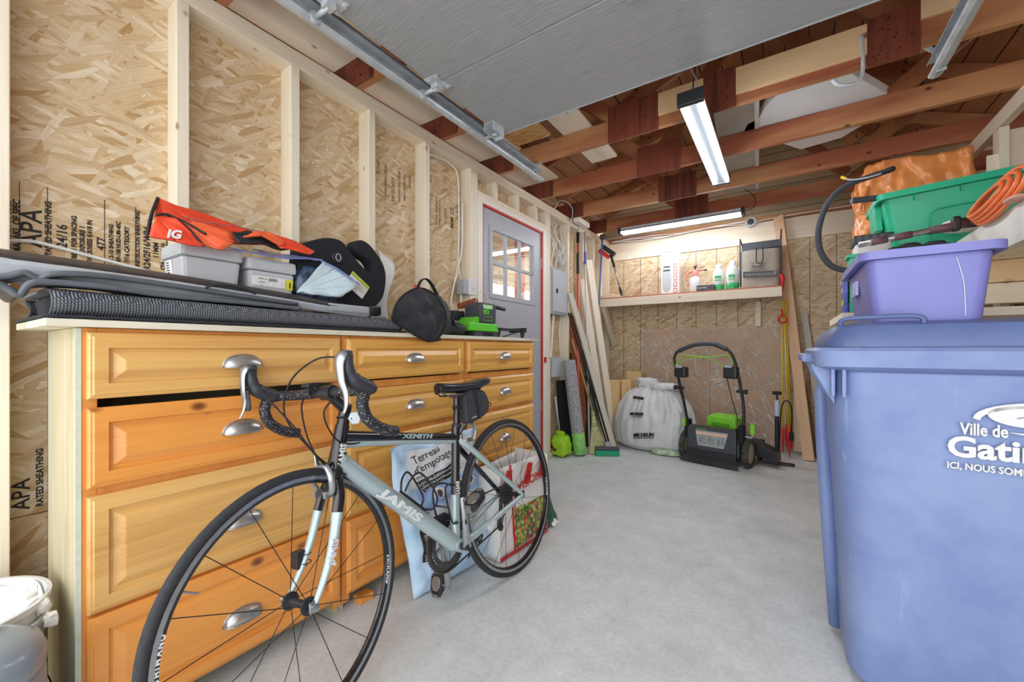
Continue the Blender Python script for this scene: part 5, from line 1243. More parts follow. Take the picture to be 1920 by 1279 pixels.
b.build('pump_head', plain('pale_red_plastic', 'e28d80', .4), t, smooth=True)
MB().tube([(0, 0, .235), (0, 0, .27)], .006, 8).box(-.018, .018, -.01, .01, .268, .278).tube([(.09, 0, .228), (.112, 0, .228)], .009, 8).build('plunger', M_black, t)
t = thing('small_carton', 'small dark printed box lying between the sprayer and the two bottles', 'box', (-.665, 4.60, SZ))
MB().box(-.085, .085, -.06, .06, 0, .062).build('carton', plain('dark_print_box', '55565a', .6, var=.4, nscale=40), t, bevel=.002)
MB().text('ELECTRIC', .02, frame((-.075, -.0608, .03), (1, 0, 0), (0, 0, 1))).build('box_lettering', M_paper, t)
M_gl = plain('green_liquid', '3fae6a', .25); M_lab = plain('white_green_label', 'dfe9e0', .5)
for k, (x, lb) in enumerate(((-.555, 'left of two white and green bottles on the back shelf, slightly slimmer'), (-.43, 'right of two white and green bottles, standing beside the inverted grey bag'))):
    t = thing('cleaner_bottle', lb, 'bottle', (x, 4.62, SZ), 'bottles on the back shelf'); k_ = 1 + .1 * k
    MB().lathe([(0, .0), (.050, 0), (.052, .01), (.052, .17), (.046, .20), (.026, .225), (.024, .235), (0, .235)], 20, Matrix.Scale(k_, 4)).build('bottle', M_white, t, smooth=True, auto=40)
    MB().lathe([(.0525, .004), (.0535, .01), (.0535, .062), (.0525, .063)], 20, Matrix.Scale(k_, 4)).build('green_base', M_gl, t, smooth=True)
    MB().lathe([(.0525, .08), (.0530, .085), (.0530, .165), (.0525, .166)], 20, Matrix.Scale(k_, 4)).build('label', M_lab, t, smooth=True)
    MB().lathe([(.027, .225), (.027, .26), (.018, .272), (0, .272)], 16, Matrix.Scale(k_, 4)).build('cap', M_white, t, smooth=True, auto=40)
    MB().box(-.03, .03, -.0545 * k_, -.0535 * k_, .10, .11).box(-.03, .03, -.0545 * k_, -.0535 * k_, .125, .15).build('label_print', M_gl, t)
M_tbag = plain('taupe_fabric', 'b3a99b', .85, var=.06, nscale=14, bmp=.2)
t = thing('grass_bag', 'taupe fabric grass catcher bag stored upside down at the right end of the back shelf', 'bag', (-.19, 4.66, SZ))
def gb(u, v):
    a = u * 2 * math.pi; c, s_ = math.cos(a), math.sin(a)
    X = math.copysign(abs(c) ** .35, c) * .165; Y = math.copysign(abs(s_) ** .35, s_) * .12; z = v * .36
    k = 1 + .05 * noise.noise(Vector((X * 9, Y * 9, z * 7))); return (X * k, Y * k, z)
MB().grid(gb, 40, 12, wrap=True).prism([(-.16, -.115), (.16, -.115), (.16, .115), (-.16, .115)], .35, .36).build('fabric_body', M_tbag, t, smooth=True)
MB().box(-.16, .16, .03, .05, .36, .47).build('black_flap', M_gdk, t, bevel=.003)
b = MB().tube(bezier([(-.165, -.10, .02), (-.168, -.10, .36), (-.172, -.04, .50)], 4), .007, 8).tube(bezier([(-.172, -.04, .50), (-.16, .05, .44), (-.16, .08, .36)], 4), .006, 8)
b.tube(bezier([(.162, -.10, .10), (.165, -.10, .36), (.168, -.06, .54)], 4), .007, 8).tube(bezier([(.168, -.06, .54), (.16, .05, .44), (.16, .08, .36)], 4), .006, 8).tube([(-.165, -.10, .36), (.165, -.10, .37)], .007, 8)
b.build('wire_frame', M_gdk, t, smooth=True)
MB().tube(bezier([(-.03, -.132, .38), (-.03, -.134, .26), (-.022, -.134, .235), (0, -.134, .228), (.018, -.134, .24), (.024, -.134, .27), (.022, -.134, .38)], 5), .004, 6).build('wire_handle', M_black, t)
F = frame((.135, -.128, .135), (-1, 0, .06), (0, 0, -1))
MB().box(-.005, .275, -.008, .05, -.001, .0008, F).build('dark_logo_band', M_gdk, t)
MB().text('greenworks', .047, F @ Matrix.Translation((.004, .010, .001)), ext=.0008, maxw=.255).build('logo_lettering', M_tbag, t)
F = frame((.03, -.128, .205), (-1, 0, .06), (0, 0, -1))
MB().text('pro', .06, F @ Matrix.Translation((.01, -.005, .0)), ext=.0008, bold=.001).tube([(-.005, -.022, 0), (.108, -.022, 0), (.108, .042, 0), (-.005, .042, 0)], .0022, 4, closed=True, M=F).build('pro_lettering', M_gdk, t)
# snow brush
t = thing('snow_brush', 'snow brush with red and black head and silver shaft, hung above the shelf corner', 'snow brush', (-1.5, 4.5, 1.9)); R = rel(t)
hd = Vector((-1.655, 4.52, 2.09)); tp = Vector((-1.525, 4.52, 1.605))
MB().tube([hd, hd.lerp(tp, .30)], .014, 10, M=R).build('grip', M_black, t, smooth=True)
MB().tube([hd.lerp(tp, .30), hd.lerp(tp, .80)], .009, 10, M=R).build('shaft', M_alu, t, smooth=True)
MB().tube([hd.lerp(tp, .80), hd.lerp(tp, .90), tp], [.012, .018, .006], 10, M=R).build('scraper', M_dark, t)
MB().box(-.09, .09, -.025, .025, -.02, .03, R @ frame((-1.685, 4.52, 2.135), (1, 0, -.8), (0, 1, 0))).build('head', M_dark, t, bevel=.006)
MB().box(-.08, .06, -.03, .03, -.065, -.02, R @ frame((-1.70, 4.52, 2.135), (1, 0, -.8), (0, 1, 0))).build('bristles', plain('red_bristles', 'd3262b', .7), t)
tag(MB().box(-1.80, -1.60, 4.56, 4.75, SZ, SZ + .035).box(-1.79, -1.65, 4.57, 4.74, SZ + .036, SZ + .05).build('wood_scraps', M_studx, bevel=.002), 'short pine offcuts lying on the left end of the back shelf', 'wood')

# ------------------------------------------------------------ long things leaning in the back left corner
def rod(nm, label, cat, p0, p1, r, m, group=None, parts=()):
    """straight pole from foot to top; parts = (name, f0, f1, radius factor, material)"""
    t = thing(nm, label, cat, p0, group); R = rel(t); p0, p1 = Vector(p0), Vector(p1)
    MB().tube([p0, p1], r, 12, M=R).build('pole', m, t, smooth=True)
    for (n_, a, c, k, mm) in parts: MB().tube([p0.lerp(p1, a), p0.lerp(p1, c)], r * k, 12, M=R).build(n_, mm, t, smooth=True, auto=40)
    return t, R
M_rpole = plain('faded_red_enamel', 'cf5a52', .35); M_bpole = plain('blue_enamel', '4d6aa8', .35); M_lpole = plain('pale_blue_metal', 'a9bcc9', .3, metal=.4)
t, R = rod('paint_pole', 'pole with a faded red handle and black collar leaning in the back left corner', 'pole', (-1.62, 3.55, .02), (-1.765, 3.86, 2.20), .013, M_rpole, None, (('grip', .80, .90, 1.25, M_dark), ('collar', .95, 1.0, 1.3, M_black)))
MB().box(-.16, .12, -.03, .03, -.02, .03, R @ frame((-1.74, 3.92, 2.315), (0, 1, 0), (1, 0, 0))).build('white_head', M_trimw, t, bevel=.004)
MB().tube([(-1.765, 3.86, 2.20), (-1.75, 3.90, 2.30)], .012, 8, M=R).build('neck', M_galv, t)
t, R = rod('window_pole', 'white telescopic pole with a blue grip leaning right of the red one', 'pole', (-1.57, 3.70, .02), (-1.765, 4.03, 2.25), .009, M_white, None, (('blue_grip', .84, .90, 1.7, plain('violet_blue_grip', '6a72c0', .4)), ('upper_tube', .90, 1.0, 1.4, M_lpole)))
t, R = rod('squeegee', 'blue pole with a dark round head, farthest into the back left corner', 'pole', (-1.72, 4.20, .55), (-1.72, 4.42, 2.245), .010, M_bpole)
MB().lathe([(0, .0), (.03, .01), (.035, .04), (.03, .06), (0, .065)], 14, R @ Matrix.Translation((-1.72, 4.43, 2.245))).build('round_head', M_gdk, t, smooth=True)
lean_board('stud_board', 'pale spruce stud leaning left of the longer one in the corner', 'board', (-1.575, 4.14, .01), (-1.765, 3.96, 1.735), .085, .038, M_stud, (.9, -.45, 0), 'loose spruce studs in the corner')
lean_board('stud_board', 'longest pale spruce stud leaning in the corner next to the shelf', 'board', (-1.55, 4.33, .01), (-1.765, 4.12, 1.965), .085, .038, M_stud, (.9, -.45, 0), 'loose spruce studs in the corner')
M_grywood = wood('weathered_grey_plank', 'c9c3b5', 'a09a8b', 'z', .2)
lean_board('grey_plank', 'thin weathered grey plank leaning in front of the studs, foot beside the green brush', 'plank', (-1.335, 3.765, .005), (-1.775, 3.70, 1.56), .058, .018, M_grywood, (.9, -.5, 0))
M_mirr = plain('dark_green_glass', '5a6a58', .1, var=.5, nscale=5, coat=.6)
lean_board('glass_sheet', 'dark greenish sheet leaning behind the straw broom', 'panel', (-1.66, 4.03, .005), (-1.785, 3.95, .98), .26, .006, M_mirr, (.8, -.5, 0))
M_redwd = wood('red_brown_board', '9a5428', '5a2810', 'z', .3)
lean_board('stained_board', 'red-brown stained board leaning behind the rolled carpet', 'board', (-1.70, 3.85, .005), (-1.785, 3.80, 1.35), .14, .018, M_redwd, (.9, -.3, 0))
lean_board('black_sheet', 'tall black panel leaning against the wall under the junction box', 'panel', (-1.74, 3.56, .005), (-1.785, 3.55, .70), .15, .02, M_black, (.9, -.35, 0), 'black panels in the corner')
lean_board('black_sheet', 'black panel leaning between the rolled carpet and the straw broom', 'panel', (-1.655, 3.93, .005), (-1.74, 3.91, .72), .10, .02, M_black, (.9, -.45, 0), 'black panels in the corner')
def carpetm():
    m, nt, b = new_mat('grey_loop_carpet'); no = N(nt, 'ShaderNodeTexNoise', _Scale=150, _Detail=3); nt.links.new(mapped(nt), no.inputs['Vector'])
    r = ramp(nt, [(.35, srgb('55565a')), (.6, srgb('c4c4c6'))]); nt.links.new(no.outputs['Fac'], r.inputs[0]); nt.links.new(r.outputs[0], b.inputs['Base Color']); b.inputs['Roughness'].default_value = .95; bump(nt, b, no.outputs['Fac'], .6, .004); return m
t = thing('carpet_roll', 'rolled grey carpet with a green paper band, leaning against the left wall', 'carpet', (-1.60, 3.52, 0)); R = rel(t)
c0, c1 = Vector((-1.595, 3.545, .0)), Vector((-1.715, 3.545, .90)); dz = (c1 - c0).normalized(); CM = R @ frame(c0 + dz * .012, dz.cross(Vector((0, 1, 0))), (0, 1, 0))
CM = R @ Matrix.Translation(c0 + dz * .012) @ dz.to_track_quat('Z', 'Y').to_matrix().to_4x4()
MB().lathe([(.02, 0), (.058, 0), (.06, .005), (.06, .885), (.055, .89), (.02, .885)], 28, CM).build('roll', carpetm(), t, smooth=True, auto=40)
MB().lathe([(.0605, .005), (.0615, .006), (.0615, .20), (.0605, .201)], 28, CM).build('paper_band', plain('lime_paper_band', '8fd070', .5, nscale=30, var=.15), t, smooth=True)
MB().tube([(.052 * math.cos(a * .5) * (1 - a / 40), .052 * math.sin(a * .5) * (1 - a / 40), .891) for a in range(26)], .002, 5, M=CM).build('spiral_edge', M_gdk, t)
t = thing('straw_broom', 'straw broom with a wooden handle standing between the carpet roll and green brush', 'broom', (-1.50, 3.76, 0)); R = rel(t)
h0, h1 = Vector((-1.555, 3.74, .40)), Vector((-1.775, 3.74, 1.10))
MB().tube([h0, h1], .011, 10, M=R).build('handle', M_palex if False else plain('tan_broom_handle', 'c49a62', .5), t, smooth=True)
def brm(u, v):
    a = u * 2 * math.pi; w = .016 + .085 * v ** 1.5; th = .015 + .014 * v
    c = h0.lerp(Vector((-1.475, 3.70, .005)), v); ca, sa = math.cos(a), math.sin(a)
    wob = 1 + .10 * noise.noise(Vector((a * 6, v * 2, 0)))
    return c + Vector((.8, .6, 0)) * ca * w * wob + Vector((.6, -.8, 0)) * sa * th * wob
def strawm():
    m, nt, b = new_mat('straw'); w_ = N(nt, 'ShaderNodeTexNoise', _Scale=1, _Detail=4); nt.links.new(mapped(nt, (160, 160, 5)), w_.inputs['Vector'])
    r = ramp(nt, [(.35, srgb('8d8a58')), (.6, srgb('d8d49a'))]); nt.links.new(w_.outputs['Fac'], r.inputs[0]); nt.links.new(r.outputs[0], b.inputs['Base Color']); bump(nt, b, w_.outputs['Fac'], .8, .006); return m
MB().grid(brm, 40, 10, R, wrap=True).build('straw_head', strawm(), t, smooth=True)
b = MB()
for k in (.1, .3, .36): b.tube([brm(j / 24, k) + Vector((0, 0, 0)) for j in range(24)], .0022, 5, closed=True, M=R)
b.build('binding', M_gdk, t)
t = thing('push_broom', 'green-bristled deck brush on long thin black poles, foot beside the grey plank', 'brush', (-1.38, 3.68, 0)); R = rel(t)
for k, (dx, dy) in enumerate(((0, 0), (.022, .012))):
    MB().tube([(-1.40 + dx, 3.72 + dy, .09), (-1.775 + dx, 3.66 + dy, 1.36)], .008, 8, M=R).build('pole', M_black, t, smooth=True)
MB().tube([(-1.40, 3.72, .12), (-1.39, 3.72, .06)], .03, 10, M=R).build('socket', M_grey, t)
A = R @ frame((-1.395, 3.68, .05), (.85, .5, 0), (-.5, .85, 0))
MB().box(-.10, .12, -.035, .035, 0, .030, A).build('brush_block', M_gdk, t, bevel=.01)
MB().box(-.10, .12, -.04, .04, -.048, .0, A).build('bristles', plain('emerald_bristles', '17a070', .6, bmp=.5, nscale=120), t, bevel=.006)
t = thing('produce_bag', 'small bright green printed bag on the floor in front of the black panel', 'bag', (-1.74, 3.46, .1)); R = rel(t)
def gbm():
    m, nt, b = new_mat('lime_bag_print'); vo = N(nt, 'ShaderNodeTexVoronoi', _Scale=11); nt.links.new(mapped(nt, loc=(.3, .1, .2)), vo.inputs['Vector'])
    se = nt.nodes.new('ShaderNodeSeparateColor'); nt.links.new(vo.outputs['Color'], se.inputs[0])
    r = ramp(nt, [(0, srgb('a5d92c')), (.6, srgb('8fd03a')), (.72, srgb('2f8a4a')), (.82, srgb('b06a3a')), (.92, srgb('6a2a3a'))], 'CONSTANT'); nt.links.new(se.outputs[0], r.inputs[0]); nt.links.new(r.outputs[0], b.inputs['Base Color']); b.inputs['Roughness'].default_value = .25; return m
MB().blob((-1.73, 3.42, .105), (.085, .075, .098), .62, 36, 22, amp=.22, seed=4, freq=2.2, M=R).blob((-1.745, 3.42, .215), (.05, .035, .022), .7, 16, 8, amp=.4, seed=6, freq=4, M=R).build('bag_body', gbm(), t, smooth=True)
tag(MB().tube([(-1.775, 3.38, .56), (-1.75, 3.42, .22)], .008, 8).tube([(-1.785, 3.385, .56), (-1.76, 3.43, .22)], .006, 8).build('thin_rods', M_galv, smooth=True), 'thin grey metal rods standing behind the green printed bag', 'rods')
M_blk = wood('honey_block', 'e8c48c', 'c49558', 'z', .25)
for k, (x, y, w_, h, lb) in enumerate(((-1.565, 4.35, .15, .66, 'wide short timber offcut standing left of the white sack'), (-1.425, 4.40, .10, .665, 'narrow short timber offcut standing right against the wide one'), (-1.41, 4.62, .17, .75, 'tallest timber offcut, standing behind the other two'))):
    tag(MB().box(x - w_ / 2, x + w_ / 2, y - .045, y + .045, 0, h).build('timber_offcut', M_blk, bevel=.003), lb, 'timber', 'timber offcuts beside the white sack')

# ------------------------------------------------------------ white sack
M_sack = plain('white_poly_sack', 'd6d7d7', .45, var=.06, nscale=9, bmp=.5)
t = thing('tyre_sack', 'big bulging white plastic sack with black MICHELIN print, left of the lawn mower', 'sack', (-1.08, 4.12, 0)); R = rel(t)
def sack(u, v):
    a = u * 2 * math.pi; prof = [(0, .01), (.30, .01), (.375, .05), (.405, .16), (.39, .30), (.345, .43), (.265, .54), (.15, .62), (.06, .65)]
    f = v * 8; i = min(7, int(f)); f -= i; r = prof[i][0] * (1 - f) + prof[i + 1][0] * f; z = prof[i][1] * (1 - f) + prof[i + 1][1] * f
    fold = 1 + (.065 * math.sin(a * 13 + 5 * noise.noise(Vector((a, z * 3, 0)))) + .042 * math.sin(a * 29 + 4 * noise.noise(Vector((a * 2, z * 4, 5))))) * min(1, max(.12, z - .10) * 2.2) + .03 * abs(noise.noise(Vector((math.cos(a) * 7, math.sin(a) * 7, z * 9))))
    n_ = .07 * noise.noise(Vector((math.cos(a) * 2, math.sin(a) * 2, z * 4)))
    r *= fold + n_
    return (-1.09 + r * math.cos(a) * 1.0, 4.20 + r * math.sin(a) * .52, z)
MB().grid(sack, 200, 48, R, wrap=True).build('sack_body', M_sack, t, smooth=True)
b = MB().blob((-1.15, 4.20, .66), (.11, .08, .05), .8, 32, 14, amp=.35, freq=4, seed=6, M=R).blob((-.98, 4.17, .63), (.14, .07, .035), .8, 32, 14, amp=.4, freq=4, seed=9, M=R)
b.build('gathered_neck', M_sack, t, smooth=True)
def sacktext(s, size, u, z, rot=0, w=None):
    # find the front surface under the text
    x = -1.09 + u; rz_ = .405 if z < .3 else .405 - (z - .3) * .55; yy = 4.20 - .52 * math.sqrt(max(.012, rz_ ** 2 - u * u)) - .022
    ang = u / .4 * .45
    return b.text(s, size, R @ frame((x, yy, z), (math.cos(ang), math.sin(ang), rot), (0, .12, 1)), ext=.006, bold=.001, maxw=w, shear=.2)
for (sz_, u_, z_, rt, w_) in ((.048, -.14, .140, .16, .21), (.040, -.18, .345, .10, .14), (.036, -.165, .510, -.06, .11)):
    b = MB(); sacktext('MICHELIN', sz_, u_, z_, rt, w_); b.build('black_lettering', M_ink, t)
MB().box(0, .20, 0, .005, -.004, .006, R @ frame((-1.23, 3.985, .124), (1, -.05, .15), (0, 0, 1))).build('black_underline', M_ink, t)
MB().box(0, .12, 0, .004, -.004, .006, R @ frame((-1.26, 4.015, .328), (1, -.15, .08), (0, 0, 1))).build('black_underline', M_ink, t)
tag(MB().blob((-.93, 3.99, .030), (.13, .05, .030), .7, amp=.12, seed=12).build('green_plastic_bag', plain('pale_green_film', 'b5c8a8', .35, var=.3, nscale=20), smooth=True), 'pale green plastic bag squashed on the floor under the front of the white sack', 'bag')
tag(MB().blob((-.80, 4.42, .085), (.10, .08, .085), .7).build('dark_bin', M_black, smooth=True), 'low dark object on the floor between the white sack and the lawn mower', 'container')

# ------------------------------------------------------------ lawn mower
M_lime = plain('lime_plastic', '86d838', .35, var=.03)
MM = Matrix.Translation((-.535, 3.87, 0)) @ Matrix.Rotation(math.radians(-12), 4, 'Z')
t = thing('lawn_mower', 'black and lime green battery lawn mower with folded-up handle', 'lawn mower', M=MM)
# local: x across, y away from the camera, rear of the mower faces the camera
MB().prism([(-.20, .09), (.20, .09), (.20, .30), (.185, .325), (-.185, .325), (-.20, .30)], -.02, .02, Matrix(((1, 0, 0, 0), (0, 0, 1, .05), (0, 1, 0, 0), (0, 0, 0, 1)))).build('rear_flap', M_gdk, t, bevel=.008)
MB().prism([(-.25, .0), (.24, .0), (.205, .055), (-.205, .055)], .0, .012, Matrix(((1, 0, 0, 0), (0, 1.1, 1, -.045), (0, 1, .0, .012), (0, 0, 0, 1)))).build('trailing_skirt', M_dark, t, bevel=.003)
MB().box(-.205, .205, .012, .03, .055, .115).build('lower_lip', M_dark, t, bevel=.006)
lf = MB().prism([(-.13, .285), (.14, .285), (.105, .15), (-.11, .15)], -.003, .0, Matrix(((1, 0, 0, 0), (0, 0, 1, .030), (0, 1, 0, 0), (0, 0, 0, 1)))).build('warning_label', M_grey, t)
b = MB()
for k in range(3): b.box(-.10 + k * .075, -.04 + k * .075, .0255, .0268, .17, .245)
b.build('label_pictures', plain('washed_print', '9aa09c', .5, var=.3, nscale=60), lf)
MB().box(-.125, .13, .0250, .0266, .25, .272).build('label_stripe', plain('peach_stripe', 'e6c4a8', .5), lf)
MB().text('greenworks', .018, frame((-.12, .0262, .292), (1, 0, 0), (0, 0, 1)), ext=.003).build('logo_lettering', M_lime, t)
dk = MB().prism([(-.215, .07), (.215, .07), (.235, .45), (.16, .60), (-.16, .60), (-.235, .45)], .075, .20).build('deck', M_gdk, t, bevel=.02)
MB().blob((0, .38, .245), (.13, .19, .08), .5, M=Matrix()).build('motor_shroud', M_dark, t, smooth=True)
MB().prism([(-.125, .0), (.125, .0), (.12, .085), (.09, .105), (-.10, .105), (-.12, .08)], .0, .20, Matrix(((1, 0, 0, .03), (0, 0, 1, .18), (0, 1, 0, .30), (0, 0, 0, 1)))).build('battery_cover', M_lime, t, bevel=.012)
MB().box(-.045, .10, .172, .181, .315, .345).build('cover_notch', plain('dark_lime', '5aa820', .4), t, bevel=.003)
def mwheel(x, y, r, w):
    A = frame((x, y, r), (0, 1, 0), (0, 0, 1)); k = MB()
    def tr(u, v):
        a = u * 2 * math.pi; q = v * 2 * math.pi; R_ = r * .84 + r * .16 * math.cos(q) * (1 + .05 * math.sin(a * 30)); return (R_ * math.cos(a), R_ * math.sin(a), w * .5 * math.copysign(abs(math.sin(q)) ** .5, math.sin(q)))
    k.grid(tr, 60, 12, A, wrap=True); wh = k.build('wheel', plain('dusty_tyre', '4a4c46', .9, var=.4, nscale=50), t, smooth=True)
    MB().lathe([(0, -w * .2), (r * .70, -w * .25), (r * .70, w * .30), (r * .60, w * .33), (r * .2, w * .30), (0, w * .38)], 24, A).build('hub_cap', plain('beige_hub', 'c9bfa4', .6, var=.15), wh, smooth=True, auto=35)
mwheel(.262, .15, .122, .05); mwheel(-.262, .15, .122, .05); mwheel(.25, .55, .09, .045); mwheel(-.25, .55, .09, .045)
# discharge chute, height lever
MB().prism([(.0, .0), (.0, .11), (.20, .03), (.20, -.06)], 0, .16, Matrix(((1, 0, 0, .235), (0, 0, 1, .27), (0, 1, 0, .10), (0, 0, 0, 1)))).build('side_chute', M_dark, t, bevel=.006)
lv = MB().tube(bezier([(.22, .12, .24), (.25, .12, .265), (.29, .12, .262), (.30, .12, .30)], 5), .006, 8).build('height_lever', M_galv, t, smooth=True)
MB().box(.282, .318, .105, .135, .29, .375).build('lever_grip', M_lime, lv, bevel=.008)
# handle: lower tubes, upper tubes, crossbar with grip
hl = [(-.225, .10, .30), (-.255, .12, .42), (-.29, .14, .55), (-.335, .16, .70)]
hr = [(.225, .10, .30), (.235, .12, .42), (.22, .14, .56), (.19, .16, .72)]
for P in (hl, hr): MB().tube(bezier(P, 5), .0125, 10).build('handle_tube', M_dark, t, smooth=True)
up = bezier([(-.335, .16, .70), (-.37, .17, .83), (-.385, .17, .90), (-.375, .17, .95), (-.34, .17, .985), (-.22, .17, 1.035), (-.12, .17, 1.05), (-.02, .17, 1.045), (.08, .17, 1.00), (.115, .17, .97), (.14, .17, .92), (.165, .17, .83), (.19, .16, .72)], 5)
MB().tube(up, .0125, 10).build('handle_tube', M_dark, t, smooth=True)
MB().tube(bezier([(-.34, .17, .985), (-.22, .17, 1.035), (-.12, .17, 1.05), (-.02, .17, 1.045), (.08, .17, 1.00)], 6), .021, 12).build('foam_grip', M_gdk, t, smooth=True)
for x in (-.355, .15):
    hx = MB().box(x - .01, x + .10, .11, .20, .735, .835).build('control_box', M_dark, t, bevel=.018) if x < 0 else MB().box(x - .08, x + .03, .11, .20, .745, .85).build('control_box', M_dark, t, bevel=.018)
    MB().box(x + .015 if x < 0 else x - .06, x + .07 if x < 0 else x - .005, .10, .15, .825 if x < 0 else .84, .85 if x < 0 else .865).build('control_top', M_grey, hx, bevel=.004)
b = MB().tube(bezier([(-.35, .15, .83), (-.34, .13, .90), (-.30, .12, .945), (-.15, .12, .935), (.0, .12, .935), (.10, .12, .955)], 5), .004, 6)
b.tube(bezier([(-.35, .14, .86), (-.25, .12, .905), (-.15, .12, .925), (-.05, .12, .92), (.06, .12, .86), (.11, .13, .85)], 5), .004, 6).tube(bezier([(.09, .12, .955), (.135, .13, .92), (.14, .14, .86)], 4), .004, 6)
b.tube([(-.36, .13, .80), (-.34, .12, .86)], .009, 6).build('green_bail', M_lime, t, smooth=True)
for (x, y, z) in ((-.315, .13, .64), (.205, .13, .64)): MB().tube([(x - .03, y, z), (x + .04, y, z)], .013, 8).box(x + (.03 if x > 0 else -.05), x + (.05 if x > 0 else -.03), y - .02, y + .02, z - .02, z + .02).build('clamp_knob', M_dark, t, bevel=.002)
MB().tube(bezier([(-.32, .12, .74), (-.31, .10, .66), (-.27, .09, .52), (-.22, .08, .36)], 5), .004, 6).build('control_cable', M_black, t, smooth=True)
MB().tube(bezier([(.10, .12, .75), (.14, .09, .62), (.17, .09, .50), (.20, .08, .40)], 5), .004, 6).build('control_cable', M_black, t, smooth=True)
for s in (-1, 1): MB().box(s * .225 - .02, s * .225 + .02, .06, .14, .20, .36).build('handle_bracket', M_black, t, bevel=.006)
MB().box(-.245, -.225, .03, .06, .30, .37).build('green_clip', M_lime, t, bevel=.003)

# ------------------------------------------------------------ plastic-covered boards behind the mower
def film():
    m, nt, b = new_mat('creased_clear_film'); out = nt.nodes['Material Output']
    outs = []
    for i, (ang, la) in enumerate(((.75, 13), (-.45, 16), (1.25, 11))):
        n1 = N(nt, 'ShaderNodeTexNoise', _Scale=1, _Detail=2, _Distortion=.35); nt.links.new(mapped2(nt, (1.3, 1, la), (0, ang, 0)), n1.inputs['Vector'])
        r1 = ramp(nt, [(.47, (0, 0, 0)), (.5, (1, 1, 1)), (.53, (0, 0, 0)), (.60, (0, 0, 0)), (.62, (.8, .8, .8)), (.65, (0, 0, 0))]); nt.links.new(n1.outputs['Fac'], r1.inputs[0])
        n2 = N(nt, 'ShaderNodeTexNoise', _Scale=2.2, _Detail=2); nt.links.new(mapped(nt, (1, 1, 1), loc=(i * 3.1, 0, i)), n2.inputs['Vector'])
        r2 = ramp(nt, [(.36, (0, 0, 0)), (.55, (1, 1, 1))]); nt.links.new(n2.outputs['Fac'], r2.inputs[0])
        outs.append(mix(nt, 1.0, r1.outputs[0], r2.outputs[0], 'MULTIPLY'))
    r = mix(nt, 1.0, mix(nt, 1.0, outs[0], outs[1], 'ADD'), outs[2], 'ADD').node
    mp = N(nt, 'ShaderNodeMath', operation='MULTIPLY_ADD'); mp.inputs[1].default_value = .34; mp.inputs[2].default_value = .17; nt.links.new(r.outputs[2], mp.inputs[0])
    tr = nt.nodes.new('ShaderNodeBsdfTransparent'); b.inputs['Base Color'].default_value = (.9, .87, .83, 1); b.inputs['Roughness'].default_value = .22
    mx = nt.nodes.new('ShaderNodeMixShader'); nt.links.new(mp.outputs[0], mx.inputs[0]); nt.links.new(tr.outputs[0], mx.inputs[1]); nt.links.new(b.outputs[0], mx.inputs[2]); nt.links.new(mx.outputs[0], out.inputs[0])
    bump(nt, b, r.outputs[2], .5, .01); return m
M_film = film()
M_cardb = plain('tan_hardboard', 'c9a27a', .7, var=.08, nscale=5)
for (x0, x1, lb) in ((-1.36, -.665, 'left of the two tan hardboard sheets standing behind the lawn mower'), (-.66, .02, 'right of the two tan hardboard sheets standing behind the lawn mower')):
    M = Matrix.Translation((x0, 4.80, .002)) @ Matrix.Rotation(math.radians(-1.5), 4, 'X')
    o = MB().box(0, x1 - x0, 0, .02, 0, 1.22).build('hardboard_sheet', M_cardb, bevel=.002); o.matrix_world = M
    tag(o, lb, 'sheet', 'hardboard sheets')
def flm(u, v):
    x = -1.38 + 1.42 * u; z = .01 + 1.22 * v
    y = 4.765 + .03 * v + .018 * noise.noise(Vector((x * 3.5, 0, z * 3))) + .012 * noise.noise(Vector((x * 9 + z * 5, 2, z * 4 - x * 6))) 
    return (x, y, z)
tag(MB().grid(flm, 70, 50).build('plastic_sheet', M_film, smooth=True), 'creased clear plastic sheet draped over the hardboard sheets', 'plastic sheet')

# ------------------------------------------------------------ pump, markers and leaning lumber on the right of the mower
t = thing('bicycle_pump', 'black upright floor pump with a label and looped hose, right of the lawn mower', 'pump', (-.05, 4.22, 0))
MB().tube([(0, 0, .02), (0, 0, .56)], .017, 14).tube([(0, 0, .56), (0, 0, .61)], .007, 8).build('barrel', M_dark, t, smooth=True, auto=40)
MB().box(-.035, .035, -.012, .012, .605, .635).build('handle', M_black, t, bevel=.006)
MB().prism([(-.14, -.02), (.11, -.03), (.13, 0), (.11, .03), (-.14, .02)], .0, .02).build('foot_plate', M_dark, t, bevel=.005)
MB().lathe([(.0176, .42), (.0182, .42), (.0182, .56), (.0176, .56)], 16).build('label', plain('pale_blue_label', 'c6d4ea', .5), t)
MB().tube(bezier([(.015, -.02, .03), (.02, -.02, .25), (.03, -.02, .48), (.06, -.02, .56), (.10, -.02, .52), (.105, -.02, .38), (.10, -.02, .27)], 6), .005, 8).build('hose', M_black, t, smooth=True)
MB().box(.085, .12, -.035, -.005, .22, .29).build('valve_head', M_black, t, bevel=.006)
M_ylw = plain('yellow_fibreglass', 'ecd02e', .4); M_redp = plain('red_stake_point', 'd8242c', .4)
mk = [((-.008, 4.56, .02), (-.02, 4.585, 1.46), 'yellow stake nearest the mower, slightly tilted, with a red point'), ((.045, 4.50, .0), (-.005, 4.585, 1.47), 'foremost yellow stake with a long bright red point on the floor'), ((.06, 4.60, .05), (.01, 4.62, 1.47), 'yellow stake behind the others touching the board'), ((.02, 4.64, .05), (.025, 4.65, 1.45), 'upright yellow stake at the back of the bunch')]
